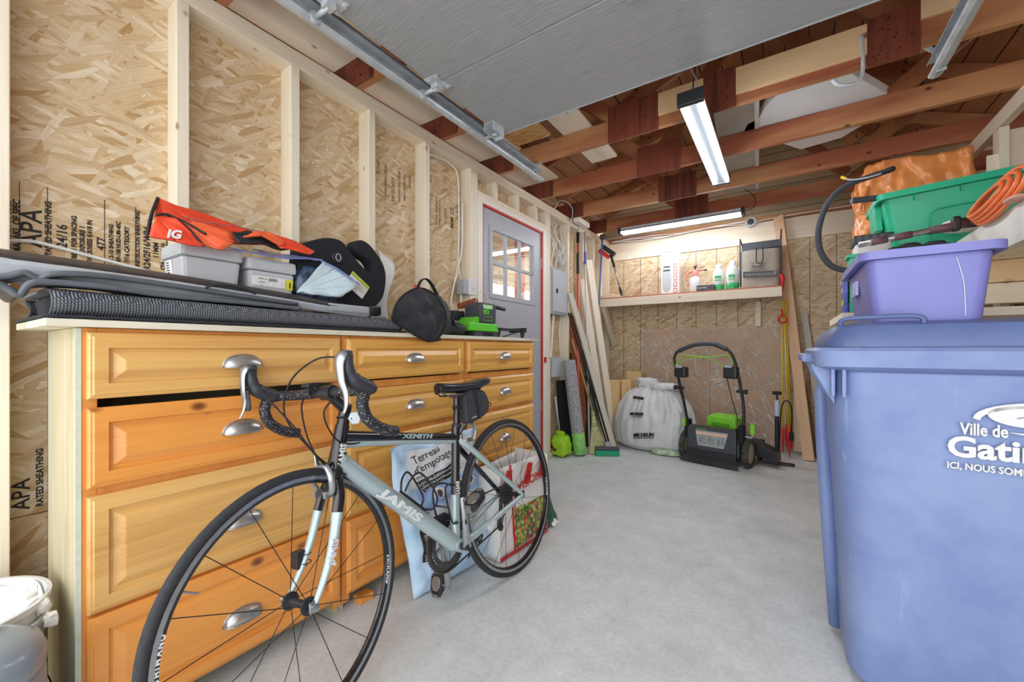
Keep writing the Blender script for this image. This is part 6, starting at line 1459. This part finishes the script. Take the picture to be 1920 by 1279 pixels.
for k, (p0, p1, lb) in enumerate(mk):
    t = thing('driveway_stake', lb, 'stake', p0, 'yellow driveway stakes'); R = rel(t); p0, p1 = Vector(p0), Vector(p1)
    MB().tube([p0.lerp(p1, .13), p1], .0055, 8, M=R).build('rod', M_ylw, t, smooth=True)
    MB().tube([p0, p0.lerp(p1, .08), p0.lerp(p1, .17)], [.001, .013, .014], 10, M=R).build('red_point', M_redp, t, smooth=True)
t = thing('red_reflector', 'red ring reflectors at the top of the yellow stakes by the shelf end', 'reflector', (.0, 4.55, 1.28)); R = rel(t)
def ringt(cx, cy, cz, r): return [(cx + r * math.cos(a / 3), cy, cz + r * math.sin(a / 3)) for a in range(19)]
MB().tube(ringt(-.01, 4.55, 1.28, .032), .009, 8, closed=True, M=R).tube([(-.012, 4.55, 1.31), (-.015, 4.55, 1.37)], .007, 8, M=R).build('ring', M_redp, t, smooth=True)
tag(MB().tube([(-.025, 4.55, 1.70), (-.01, 4.55, 1.66), (-.02, 4.55, 1.52)], [.016, .02, .008], 10).build('red_reflector', M_redp, smooth=True), 'red reflector cap on the tall stake above the shelf end', 'reflector')
lean_board('lumber', 'long pine two-by-four leaning from the floor to the top of the back wall', 'board', (.185, 4.50, .005), (-.045, 4.86, 2.33), .085, .038, wood('rosy_pine', 'e2bd96', 'c49668', 'z', .4), (.2, 1, 0))
lean_board('lumber', 'thin dark grey strip of wood leaning right behind the long pine two-by-four', 'strip', (.245, 4.66, .005), (.02, 4.87, 1.75), .03, .018, plain('dark_grey_wood', '6a655e', .8), (.2, 1, 0))
lean_board('lumber', 'weathered grey plank leaning at the right, half hidden behind the blue bin', 'plank', (.315, 4.60, .005), (.165, 4.87, 1.35), .05, .02, M_grywood, (.2, 1, 0))
tag(MB().box(.075, .17, 4.70, 4.74, .03, .80).build('short_board', plain('cream_board', 'dcc9a4', .6, nscale=6)), 'cream coloured short board standing behind the leaning two-by-four', 'board')
# ------------------------------------------------------------ right side: wheeled bin
def binm():
    m, nt, b = new_mat('scuffed_blue_polyethylene'); v = mapped(nt)
    n1 = N(nt, 'ShaderNodeTexNoise', _Scale=3, _Detail=7, _Roughness=.65); n2 = N(nt, 'ShaderNodeTexNoise', _Scale=1, _Detail=4)
    nt.links.new(v, n1.inputs['Vector']); nt.links.new(mapped(nt, (30, 30, 3), rot=(0, .9, 0)), n2.inputs['Vector'])
    r = ramp(nt, [(.35, srgb('7284b6')), (.65, srgb('889ac4'))]); nt.links.new(n1.outputs['Fac'], r.inputs[0])
    r2 = ramp(nt, [(.64, (0, 0, 0)), (.72, (1, 1, 1))]); nt.links.new(n2.outputs['Fac'], r2.inputs[0])
    q = N(nt, 'ShaderNodeMath', operation='MULTIPLY'); q.inputs[1].default_value = .3; nt.links.new(r2.outputs[0], q.inputs[0])
    nt.links.new(mix(nt, q.outputs[0], r.outputs[0], srgb('b9c6e2')), b.inputs['Base Color']); b.inputs['Roughness'].default_value = .42; bump(nt, b, n1.outputs['Fac'], .1, .004); return m
M_bin = binm(); M_binl = plain('dark_blue_lid', '5a6c9c', .42, var=.1, nscale=8)
bn = thing('recycling_bin', 'large blue wheeled recycling bin lettered Ville de Gatineau in the right foreground', 'bin', (.5, 1.95, 0)); R = rel(bn)
BX0, BX1, BY0, BY1 = .122, .850, 1.51, 2.12
def rrect(x0, x1, y0, y1, r, n=8):
    pts = []
    for (cx, cy, a0) in ((x0 + r, y0 + r, math.pi), (x1 - r, y0 + r, 1.5 * math.pi), (x1 - r, y1 - r, 0), (x0 + r, y1 - r, .5 * math.pi)):
        for i in range(n + 1): a = a0 + i / n * math.pi / 2; pts.append((cx + r * math.cos(a), cy + r * math.sin(a)))
    return pts
def loft(b, secs, M, cap=True):
    n = len(secs[0][0]); vs = []; fs = []
    for (pts, z) in secs: vs += [(p[0], p[1], z) for p in pts]
    for i in range(len(secs) - 1):
        for j in range(n): fs.append((i * n + j, i * n + (j + 1) % n, (i + 1) * n + (j + 1) % n, (i + 1) * n + j))
    if cap: fs.append(tuple(reversed(range(n)))); fs.append(tuple((len(secs) - 1) * n + j for j in range(n)))
    return b.add(vs, fs, M)
S = []
for z, i, r in ((.02, .055, .05), (.04, .038, .08), (.30, .030, .10), (.60, .014, .11), (.66, .008, .11), (.70, .003, .10), (.95, .0, .09)): S.append((rrect(BX0 + i, BX1 - i, BY0 + i, BY1 - i, r), z))
loft(MB(), S, R).build('body', M_bin, bn, smooth=True, auto=50)
S = [(rrect(BX0 - .005, BX1 + .005, BY0 - .005, BY1 + .02, .09), .935), (rrect(BX0 - .045, BX1 + .045, BY0 - .025, BY1 + .05, .07), .95), (rrect(BX0 - .050, BX1 + .05, BY0 - .028, BY1 + .05, .07), .995), (rrect(BX0 - .04, BX1 + .04, BY0 - .02, BY1 + .04, .06), 1.005)]
loft(MB(), S, R).build('rim', M_bin, bn, smooth=True, auto=40)
MB().box(BX0 - .075, BX0 - .03, BY0 + .12, BY1 - .02, .957, .985, R).build('side_grip', M_bin, bn, bevel=.012)
for k in range(5):
    y = BY0 + .06 + k * .11; MB().prism([(0, 0), (-.055, 0), (-.05, -.02), (0, -.12)], 0, .008, R @ frame((BX0 + .004, y, .955), (1, 0, 0), (0, 0, 1))).build('rib', M_bin, bn)
MB().box(BX0 + .018, BX0 + .028, BY0 + .0, BY0 + .05, .86, .945, R).box(BX0 - .006, BX0 + .004, BY0 + .02, BY0 + .07, .86, .945, R).build('front_ribs', M_bin, bn, bevel=.004)
MB().tube([(BX0 + .030, 1.84, .02), (BX0 + .014, 1.84, .30), (BX0 - .004, 1.84, .64), (BX0 - .012, 1.84, .84), (BX0 - .006, 1.84, .90)], [.020, .022, .022, .020, .010], 10, M=R).build('side_rib', M_bin, bn, smooth=True)
S = [(rrect(BX0 - .02, BX1 + .02, BY0 - .005, BY1 + .03, .07), 1.006), (rrect(BX0 - .02, BX1 + .02, BY0 - .005, BY1 + .03, .07), 1.022), (rrect(BX0 + .005, BX1 - .005, BY0 + .02, BY1 + .0, .07), 1.068), (rrect(BX0 + .05, BX1 - .05, BY0 + .07, BY1 - .06, .05), 1.080)]
lid = loft(MB(), S, R).build('lid', M_binl, bn, smooth=True, auto=40)
MB().tube(bezier([(BX0 + .02, BY0 + .06, 1.062), (BX0 + .025, BY0 + .05, 1.088), (BX0 + .09, BY0 + .035, 1.092), (BX0 + .185, BY0 + .035, 1.090), (BX0 + .195, BY0 + .04, 1.065)], 6), .007, 8, M=R).build('lid_handle', M_binl, lid, smooth=True)
FB = R @ frame((0, BY0 + .0025, 0), (1, 0, 0), (0, -.012, 1))
def ft(x, z, dy=0): return FB @ Matrix.Translation((x, z, dy))
b = MB().text('Ville de', .042, ft(.374, .784, .002), ext=.0025, bold=.0009, maxw=.082).text('Gatineau', .072, ft(.350, .727, .002), ext=.0025, bold=.0022, maxw=.262)
b.text('ICI, NOUS SOMMES 100 %', .0235, ft(.350, .694, .002), ext=.0028, bold=.0005, maxw=.212); b.build('white_lettering', M_white, bn)
def el(cx, cz, rx, rz, tilt, n=36): return [(cx + rx * math.cos(a) * math.cos(tilt) - rz * math.sin(a) * math.sin(tilt), cz + rx * math.cos(a) * math.sin(tilt) + rz * math.sin(a) * math.cos(tilt)) for a in [2 * math.pi * i / n for i in range(n)]]
b = MB().prism(el(.487, .836, .066, .026, -.05), -.001, .0045, FB)
out = [(.40 + .0, .862)]
arc = [(-.002 + .398 + .125 * (1 - math.cos(t)), .826 + .046 * math.sin(t)) for t in [i * math.pi / 16 for i in range(15)]]
arc2 = [(.408 + .118 * (1 - math.cos(t)), .822 + .038 * math.sin(t)) for t in [i * math.pi / 16 for i in range(15)]]
b.prism(arc + arc2[::-1], -.001, .0045, FB)
tail = [(.455 + .15 * i / 10, .797 - .010 * math.sin(i / 10 * 3.1)) for i in range(11)]; tail2 = [(x, z + .009 * math.sin(i / 10 * 3.1)) for i, (x, z) in enumerate(tail)]
b.prism(tail + tail2[::-1], -.001, .0045, FB); b.build('white_emblem', M_white, bn)
b = MB()
for k in range(3): b.tube([(.469 + .03 * k + t * .012, .832 - .006 * k + .008 * math.sin(t * .5), .0048) for t in range(6)], .0012, 5, M=FB)
b.build('emblem_lines', M_binl, bn)
b = MB()
for k in range(3):
    a = k * 2.094 + .4; c_, s_ = math.cos(a), math.sin(a); P = [(-.045, .035), (.035, .035), (.035, .022), (.065, .048), (.035, .074), (.035, .060), (-.045, .060)]
    b.prism([(x * c_ - y * s_, x * s_ + y * c_) for x, y in P], 0, .006, R @ frame((BX0 - .003, 2.05, .78), (0, -1, 0), (0, 0, 1)))
b.build('recycling_mark', M_white, bn)
for x in (BX0 + .13, BX1 - .13): MB().lathe([(0, -.03), (.10, -.03), (.11, 0), (.10, .03), (0, .03)], 24, R @ frame((x, BY1 + .02, .11), (0, 1, 0), (0, 0, 1))).build('wheel', M_black, bn, smooth=True, auto=40)

# purple crate on the lid
def totem(name, c1): return plain(name, c1, .38, var=.05, nscale=8)
M_pur = totem('periwinkle_plastic', '8182c6')
def tote(name, label, x0, x1, y0, y1, z0, h, m, taper=.035, rimw=.018, rimh=.022, M=None):
    cx, cy = (x0 + x1) / 2, (y0 + y1) / 2; hx, hy = (x1 - x0) / 2, (y1 - y0) / 2
    t = thing(name, label, 'crate', M=(M or Matrix.Translation((cx, cy, z0))))
    rr = lambda k, r: rrect(-hx - k, hx + k, -hy - k, hy + k, r, 4)
    b = MB(); th = .006
    outer = [(rr(-taper, .03), 0), (rr(-taper * .4, .03), h * .6), (rr(0, .03), h)]
    inner = [(rr(-th, .028), h), (rr(-taper * .4 - th, .028), h * .6), (rr(-taper - th, .028), th)]
    secs = outer + inner; n = len(secs[0][0]); vs = []; fs = []
    for (pts, z) in secs: vs += [(p[0], p[1], z) for p in pts]
    for i in range(len(secs) - 1):
        for j in range(n): fs.append((i * n + j, i * n + (j + 1) % n, (i + 1) * n + (j + 1) % n, (i + 1) * n + j))
    fs.append(tuple(reversed(range(n)))); fs.append(tuple((len(secs) - 1) * n + j for j in range(n)))
    b.add(vs, fs); b.build('body', m, t, smooth=True, auto=40)
    secs = [(rr(.001, .03), h - rimh), (rr(rimw, .035), h - rimh), (rr(rimw, .035), h), (rr(-th, .028), h), (rr(-th, .028), h - .004), (rr(rimw - .003, .035), h - .006)]
    vs = []; fs = []
    for (pts, z) in secs[:4]: vs += [(p[0], p[1], z) for p in pts]
    for i in range(3):
        for j in range(n): fs.append((i * n + j, i * n + (j + 1) % n, (i + 1) * n + (j + 1) % n, (i + 1) * n + j))
    MB().add(vs, fs).build('rim', m, t, smooth=True, auto=40, solid=.003)
    return t, hx, hy
t, hx, hy = tote('purple_crate', 'periwinkle plastic crate sitting on the blue bin lid', .205, .470, 1.60, 2.03, 1.082, .205, M_pur, taper=.018)
b = MB().tube(bezier([(.055, -hy + .001, .17), (.070, -hy + .007, .10), (.076, -hy + .016, .01)], 5), .0012, 5); b.build('scratch', M_white, t)
MB().box(-hx - .003, -hx + .006, -.02, .08, .10, .15).build('side_slot', plain('faint_violet', 'b9bbe8', .4), t, bevel=.004)
# storage rack along the right wall
rk = thing('storage_rack', 'rough pine storage rack with a white-faced shelf along the right wall', 'rack', (1.1, 3.2, 0)); R = rel(rk)
M_wht = plain('white_painted_board', 'dedcd6', .6, var=.1, nscale=9)
MB().box(.72, 1.46, 1.9, 4.80, 1.402, 1.420, R).build('shelf_board', M_study, rk, bevel=.002)
MB().box(.36, 1.46, 2.92, 4.05, 1.497, 1.515, R).build('deep_board', M_study, rk, bevel=.002)
MB().box(.30, .698, 2.50, 2.915, 1.430, 1.448, R).build('overhanging_board', M_study, rk, bevel=.002)
MB().box(.215, 1.46, 2.33, 2.92, 1.13, 1.163, R).build('low_shelf', M_studx, rk, bevel=.002)
MB().box(.70, .719, 1.6, 3.35, 1.385, 1.525, R).build('white_fascia', M_wht, rk, bevel=.002)
MB().box(.72, 1.46, 2.0, 4.80, 1.386, 1.401, R).build('under_board', M_study, rk, bevel=.002)
for y in (2.62, 3.3, 4.0, 4.7): MB().box(.72, 1.46, y, y + .038, 1.29, 1.384, R).build('cross_beam', M_palex, rk, bevel=.002)
MB().box(.60, 1.46, 2.64, 2.68, 1.20, 1.288, R).build('cross_beam', M_studx, rk, bevel=.002)
MB().box(.55, 1.46, 2.95, 2.99, 1.13, 1.20, R).build('cross_beam', M_palex, rk, bevel=.002)
for y in (2.60, 3.40, 4.76): MB().box(1.00, 1.038, y, y + .089, 0, 2.24, R).build('post', M_stud, rk, bevel=.002)
MB().box(1.0, 1.038, 1.2, 4.88, 2.245, 2.33, R).build('top_beam', M_study, rk, bevel=.002)
MB().box(1.04, 1.48, 3.44, 3.46, 1.9, 2.23, R).box(.96, 1.48, 3.42, 3.439, 1.95, 2.10, R).build('back_board', M_studx, rk, bevel=.002)
MB().box(.40, .46, 3.9, 4.1, 0.95, 1.13, R).build('bracket_end', M_studx, rk, bevel=.002) if False else None
M_wall2 = wood('amber_plywood', 'b0622c', '7d3c16', 'z', .3)
tag(MB().box(1.05, 1.07, 2.3, 4.8, 0.0, 1.12).build('plywood_sheet', M_wall2), 'amber brown plywood sheet standing under the storage rack', 'plywood')
# green tote, tilted up on the shelf
M_grt = totem('emerald_plastic', '1fb488')
TM = Matrix.Translation((.68, 2.42, 1.555)) @ Matrix.Rotation(math.radians(-2), 4, 'Y') @ Matrix.Rotation(math.radians(0), 4, 'Z')
t, hx, hy = tote('green_tote', 'large emerald green plastic tote on the shelf behind the purple crate', .44, 1.12, 2.93, 3.30, 1.51, .315, M_grt, .035, .022, .03, M=Matrix.Translation((.80, 3.115, 1.540)) @ Matrix.Rotation(math.radians(-2.0), 4, 'Y') @ Matrix.Rotation(math.radians(-2.0), 4, 'Y'))
b = MB().tube(bezier([(-.17, -hy + .027, .02), (-.165, -hy + .010, .15), (-.14, -hy + .006, .185), (-.08, -hy + .005, .19), (.30, -hy + .005, .195)], 6), .004, 6)
b.build('moulded_rib', M_grt, t, smooth=True)
for x in (-.22, -.05, .12): MB().box(x, x + .004, -hy - .014, -hy + .004, .255, .29).build('rim_rib', M_grt, t)
MB().prism([(-hx - .022, .15), (-hx + .01, .15), (-hx + .01, .30), (-hx - .022, .30)], -.08, .08, Matrix(((1, 0, 0, 0), (0, 0, 1, 0), (0, 1, 0, 0), (0, 0, 0, 1)))).build('end_handle', M_grt, t, bevel=.004)
# orange wrapped bundle
M_orb = plain('orange_poly_film', 'f49a55', .3, var=.12, nscale=7, bmp=.5)
t = thing('orange_bundle', 'tall bundle wrapped in creased orange plastic film behind the green tote', 'bundle', (.62, 3.0, 1.52)); R = rel(t)
PB = rrect(.445, .95, 3.48, 3.90, .035, 6); PB2 = []
for i in range(len(PB)):
    p, q = Vector(PB[i]), Vector(PB[(i + 1) % len(PB)]); nn = max(1, int((q - p).length / .012))
    for k in range(nn): PB2.append(tuple(p.lerp(q, k / nn)))
def ob(u, v):
    n = len(PB2); i = int(u * n + .5) % n
    x, y = PB2[i]; z = 1.518 + .672 * v
    n_ = noise.noise(Vector((x * 6, y * 6, z * 3))) * .022 - .034 * abs(noise.noise(Vector((x * 9 + z * 5, y * 9, z * 4 - x * 3)))) - .028 * abs(noise.noise(Vector((x * 20 - z * 7, y * 20, z * 9 + x * 10))))
    x2 = x + (x - .7) * (.06 * (1 - v)) ; k = (1 - .12 * max(0, v - .8) * 5 * (x < .7) * .3)
    return (.7 + (x2 - .7) * k + n_, y + n_, z + .02 * noise.noise(Vector((x * 5, y * 5, 0))) * v)
n_o = len(PB2); b = MB().grid(ob, n_o, 40, R, wrap=True); b.f.append(tuple(j * 41 + 40 for j in range(n_o))); b.build('wrapping', M_orb, t, smooth=True)
MB().tube(bezier([(.445, 3.47, 2.05), (.425, 3.46, 1.98), (.410, 3.46, 1.90), (.44, 3.46, 1.88)], 5), [.02] * 8 + [.012] * 8, 8, M=R).build('knotted_corner', M_orb, t, smooth=True)
# black hose hoop, pipe, wire end
t = thing('hose_hoop', 'dark grey foam-covered hose bent in a hoop beside the orange bundle', 'hose', (.2, 2.7, 1.6)); R = rel(t)
hp = bezier([(0.515, 3.136, 2.030), (0.470, 3.080, 2.002), (0.389, 3.024, 1.969), (0.282, 3.024, 1.936), (0.209, 3.024, 1.849), (0.171, 3.024, 1.713), (0.179, 3.024, 1.586), (0.234, 3.024, 1.487), (0.325, 3.024, 1.448), (0.403, 3.024, 1.448)], 7)
MB().tube(hp, .016, 10, M=R).build('foam_hose', plain('dark_foam_hose', '43464c', .9, var=.3, nscale=150, bmp=.4), t, smooth=True)
b = MB()
for k in (1.0, ): b.tube([p + Vector((.018, -.004, .008)) for p in hp[6:30]], .006, 6, M=R)
b.build('inner_hose', M_rubg, t, smooth=True)
t = thing('yellow_tipped_wire', 'bent grey wire with a yellow tip on top of the black hose hoop', 'wire', (.28, 2.68, 1.85)); R = rel(t)
MB().tube(bezier([(0.448, 3.002, 1.970), (0.381, 2.990, 1.958), (0.314, 2.990, 1.963), (0.286, 2.990, 1.980)], 5), .005, 6, M=R).build('wire', M_galv, t, smooth=True)
MB().tube([(0.293, 2.990, 1.974), (0.272, 2.990, 1.991)], .008, 8, M=R).build('tip', M_ylw, t)
tag(MB().tube([(0.313, 2.928, 1.825), (0.598, 3.011, 1.831)], .0165, 14).tube([(0.313, 2.927, 1.825), (0.312, 2.926, 1.825)], .011, 10).build('grey_pipe', M_gdk, smooth=True, auto=40), 'dark grey pipe end poking out left of the green tote', 'pipe')
# brown and silver folding chair tubes above the crate
M_brn = plain('plum_brown_sleeve', '6b4a50', .5)
t = thing('camp_chair', 'folded camping chair with plum sleeves and silver tubes lying above the purple crate', 'chair', (.4, 2.05, 1.41)); R = rel(t)
a_, c_ = Vector((0.305, 2.596, 1.510)), Vector((0.690, 2.668, 1.571))
MB().tube([a_, c_], .0135, 12, M=R).build('silver_tube', M_alu, t, smooth=True)
for (f0, f1) in ((.11, .27), (.33, .50), (.66, 1.0)): MB().tube([a_.lerp(c_, f0), a_.lerp(c_, f1)], .0165, 12, M=R).build('sleeve', M_brn, t, smooth=True)
b = MB()
rr = random.Random(8)
for k in range(5): b.blob((.46 + .045 * k, 2.70 + .01 * k, 1.480 + .014 * (k % 2)), (.040, .03, .020), .6, 14, 10, amp=.2, seed=k, M=R)
b.build('black_fabric', M_duf, t, smooth=True)
b = MB().prism([(.55, 1.535), (.64, 1.538), (.64, 1.565)], 0, .01, R @ frame((0, 2.66, 0), (1, 0, 0), (0, 0, 1))).blob((.650, 2.66, 1.570), (.016, .02, .034), .5, 14, 10, M=R).blob((.685, 2.68, 1.585), (.034, .02, .012), .5, 14, 10, M=R).blob((.695, 2.68, 1.560), (.034, .02, .008), .5, 14, 10, M=R)
b.build('black_bracket', M_dark, t)
MB().blob((.70, 2.78, 1.585), (.075, .03, .032), .7, 20, 12, M=R).build('white_cushion', M_trimw, t, smooth=True)
# orange air hose coil
t = thing('orange_hose', 'coil of bright orange air hose hanging over the white shelf edge', 'hose', (.75, 2.3, 1.55)); R = rel(t)
M_oh = plain('orange_hose_rubber', 'f27a42', .4, var=.05)
b = MB()
for k in range(4):
    ry, rz = .215 - .026 * k, .085 - .012 * k; p = []
    for a in range(37): q = a / 36 * 2 * math.pi + .3 * k; p.append((.705 - .010 * k + .025 * math.sin(q), 2.40 + .01 * k + ry * math.cos(q), 1.600 + rz * math.sin(q)))
    b.tube(p[:-1], .0085, 8, closed=True, M=R)
b.build('hose_loops', M_oh, t, smooth=True)
MB().blob((.69, 2.20, 1.535), (.03, .05, .010), .7, 20, 10, M=R).build('round_fitting', plain('rose_fitting', 'd9a08c', .5), t, smooth=True)
# odds at the left end of the rack
t = thing('small_green_crate', 'small emerald crate corner showing behind the purple crate', 'crate', (.30, 2.40, 1.37)); R = rel(t)
MB().box(.235, .30, 2.35, 2.45, 1.41, 1.425, R).build('rim', M_grt, t, bevel=.002); MB().box(.245, .33, 2.355, 2.445, 1.166, 1.41, R).build('body', M_grt, t, bevel=.004)
t = thing('clear_tub', 'white plastic tub with a black slotted lid behind the camp chair tube', 'tub', (.33, 2.6, 1.4)); R = rel(t)
MB().box(.31, .45, 2.76, 2.88, 1.449, 1.555, R).build('body', M_white, t, bevel=.01); MB().box(.302, .458, 2.75, 2.89, 1.545, 1.59, R).build('black_lid', M_dark, t, bevel=.006)
b = MB()
for k in range(4): b.box(.315 + .03 * k, .33 + .03 * k, 2.746, 2.7495, 1.55, 1.585, R)
b.build('lid_slots', M_gdk, t)
t = thing('blue_packet', 'blue printed packet with a green stripe hanging behind the purple crate', 'packet', (.25, 2.4, 1.2)); R = rel(t)
MB().box(.225, .238, 2.36, 2.46, 1.164, 1.33, R).box(.238, .36, 2.38, 2.44, 1.164, 1.21, R).build('packet_body', plain('violet_blue_print', '5560b8', .4, var=.3, nscale=30), t)
MB().box(.2235, .2248, 2.37, 2.45, 1.20, 1.225, R).build('green_stripe', M_lime, t); MB().text('GO', .03, R @ frame((.2235, 2.44, 1.26), (0, -1, 0), (0, 0, 1))).build('white_lettering', M_white, t)

# ------------------------------------------------------------ bottom left: bucket and jug
t = thing('white_bucket', 'white plastic bucket lined with crumpled paper beside the chest, lower left', 'bucket', (-1.575, .04, -.0), )
t.scale = (1, 1, .95)
MB().lathe([(0, 0), (.135, 0), (.14, .01), (.165, .40), (.172, .405), (.172, .42), (.163, .42), (.160, .40), (.135, .02), (0, .015)], 40).build('pail', M_white, t, smooth=True, auto=40)
MB().lathe([(.166, .36), (.174, .362), (.174, .372), (.166, .374)], 40).build('rim_band', M_white, t)
def lin(u, v):
    a = u * 2 * math.pi; r = .150 + .006 * v - .03 * (1 - v); return (r * math.cos(a) * (1 + .02 * math.sin(a * 9)), r * math.sin(a), .26 + .15 * v + .010 * math.sin(a * 7 + v) * v)
MB().grid(lin, 60, 6, wrap=True).build('liner', M_paper, t, smooth=True, solid=.001)
b = MB()
for k in range(4): b.blob((.03 * k - .05, .04 * (k % 2) - .02, .27 + .015 * k), (.06, .05, .025), .5, 12, 8, amp=.4, freq=3, seed=k + 20)
b.build('crumpled_paper', M_paper, t)
for k, (y, z) in enumerate(((.13, .435), (.145, .40), (.155, .375))): MB().blob((.06 + .03 * k, y, z), (.014, .012, .016), .6, 10, 8, amp=.3, seed=k).build('torn_scrap', M_paper, t)
M_jug = plain('frosted_blue_grey', '8f9ba6', .25, var=.05, nscale=10, coat=.3)
t = thing('water_jug', 'frosted grey-blue round-topped jug in front of the white bucket, bottom left corner', 'jug', (-1.315, .055, 0))
MB().lathe([(0, 0), (.105, 0), (.115, .02), (.115, .335), (.110, .343), (.116, .352), (.117, .375), (.108, .400), (.08, .420), (.04, .428), (0, .43)], 40).build('jug_body', M_jug, t, smooth=True, auto=50)
tag(MB().lathe([(0, 0), (.01, .003), (.012, .02), (.006, .028), (0, .03)], 10, Matrix.Translation((-1.42, .20, 0)) @ Matrix.Rotation(.3, 4, 'X')).build('paper_scrap', M_paper), 'tiny white scrap of paper on the floor by the chest corner', 'scrap')
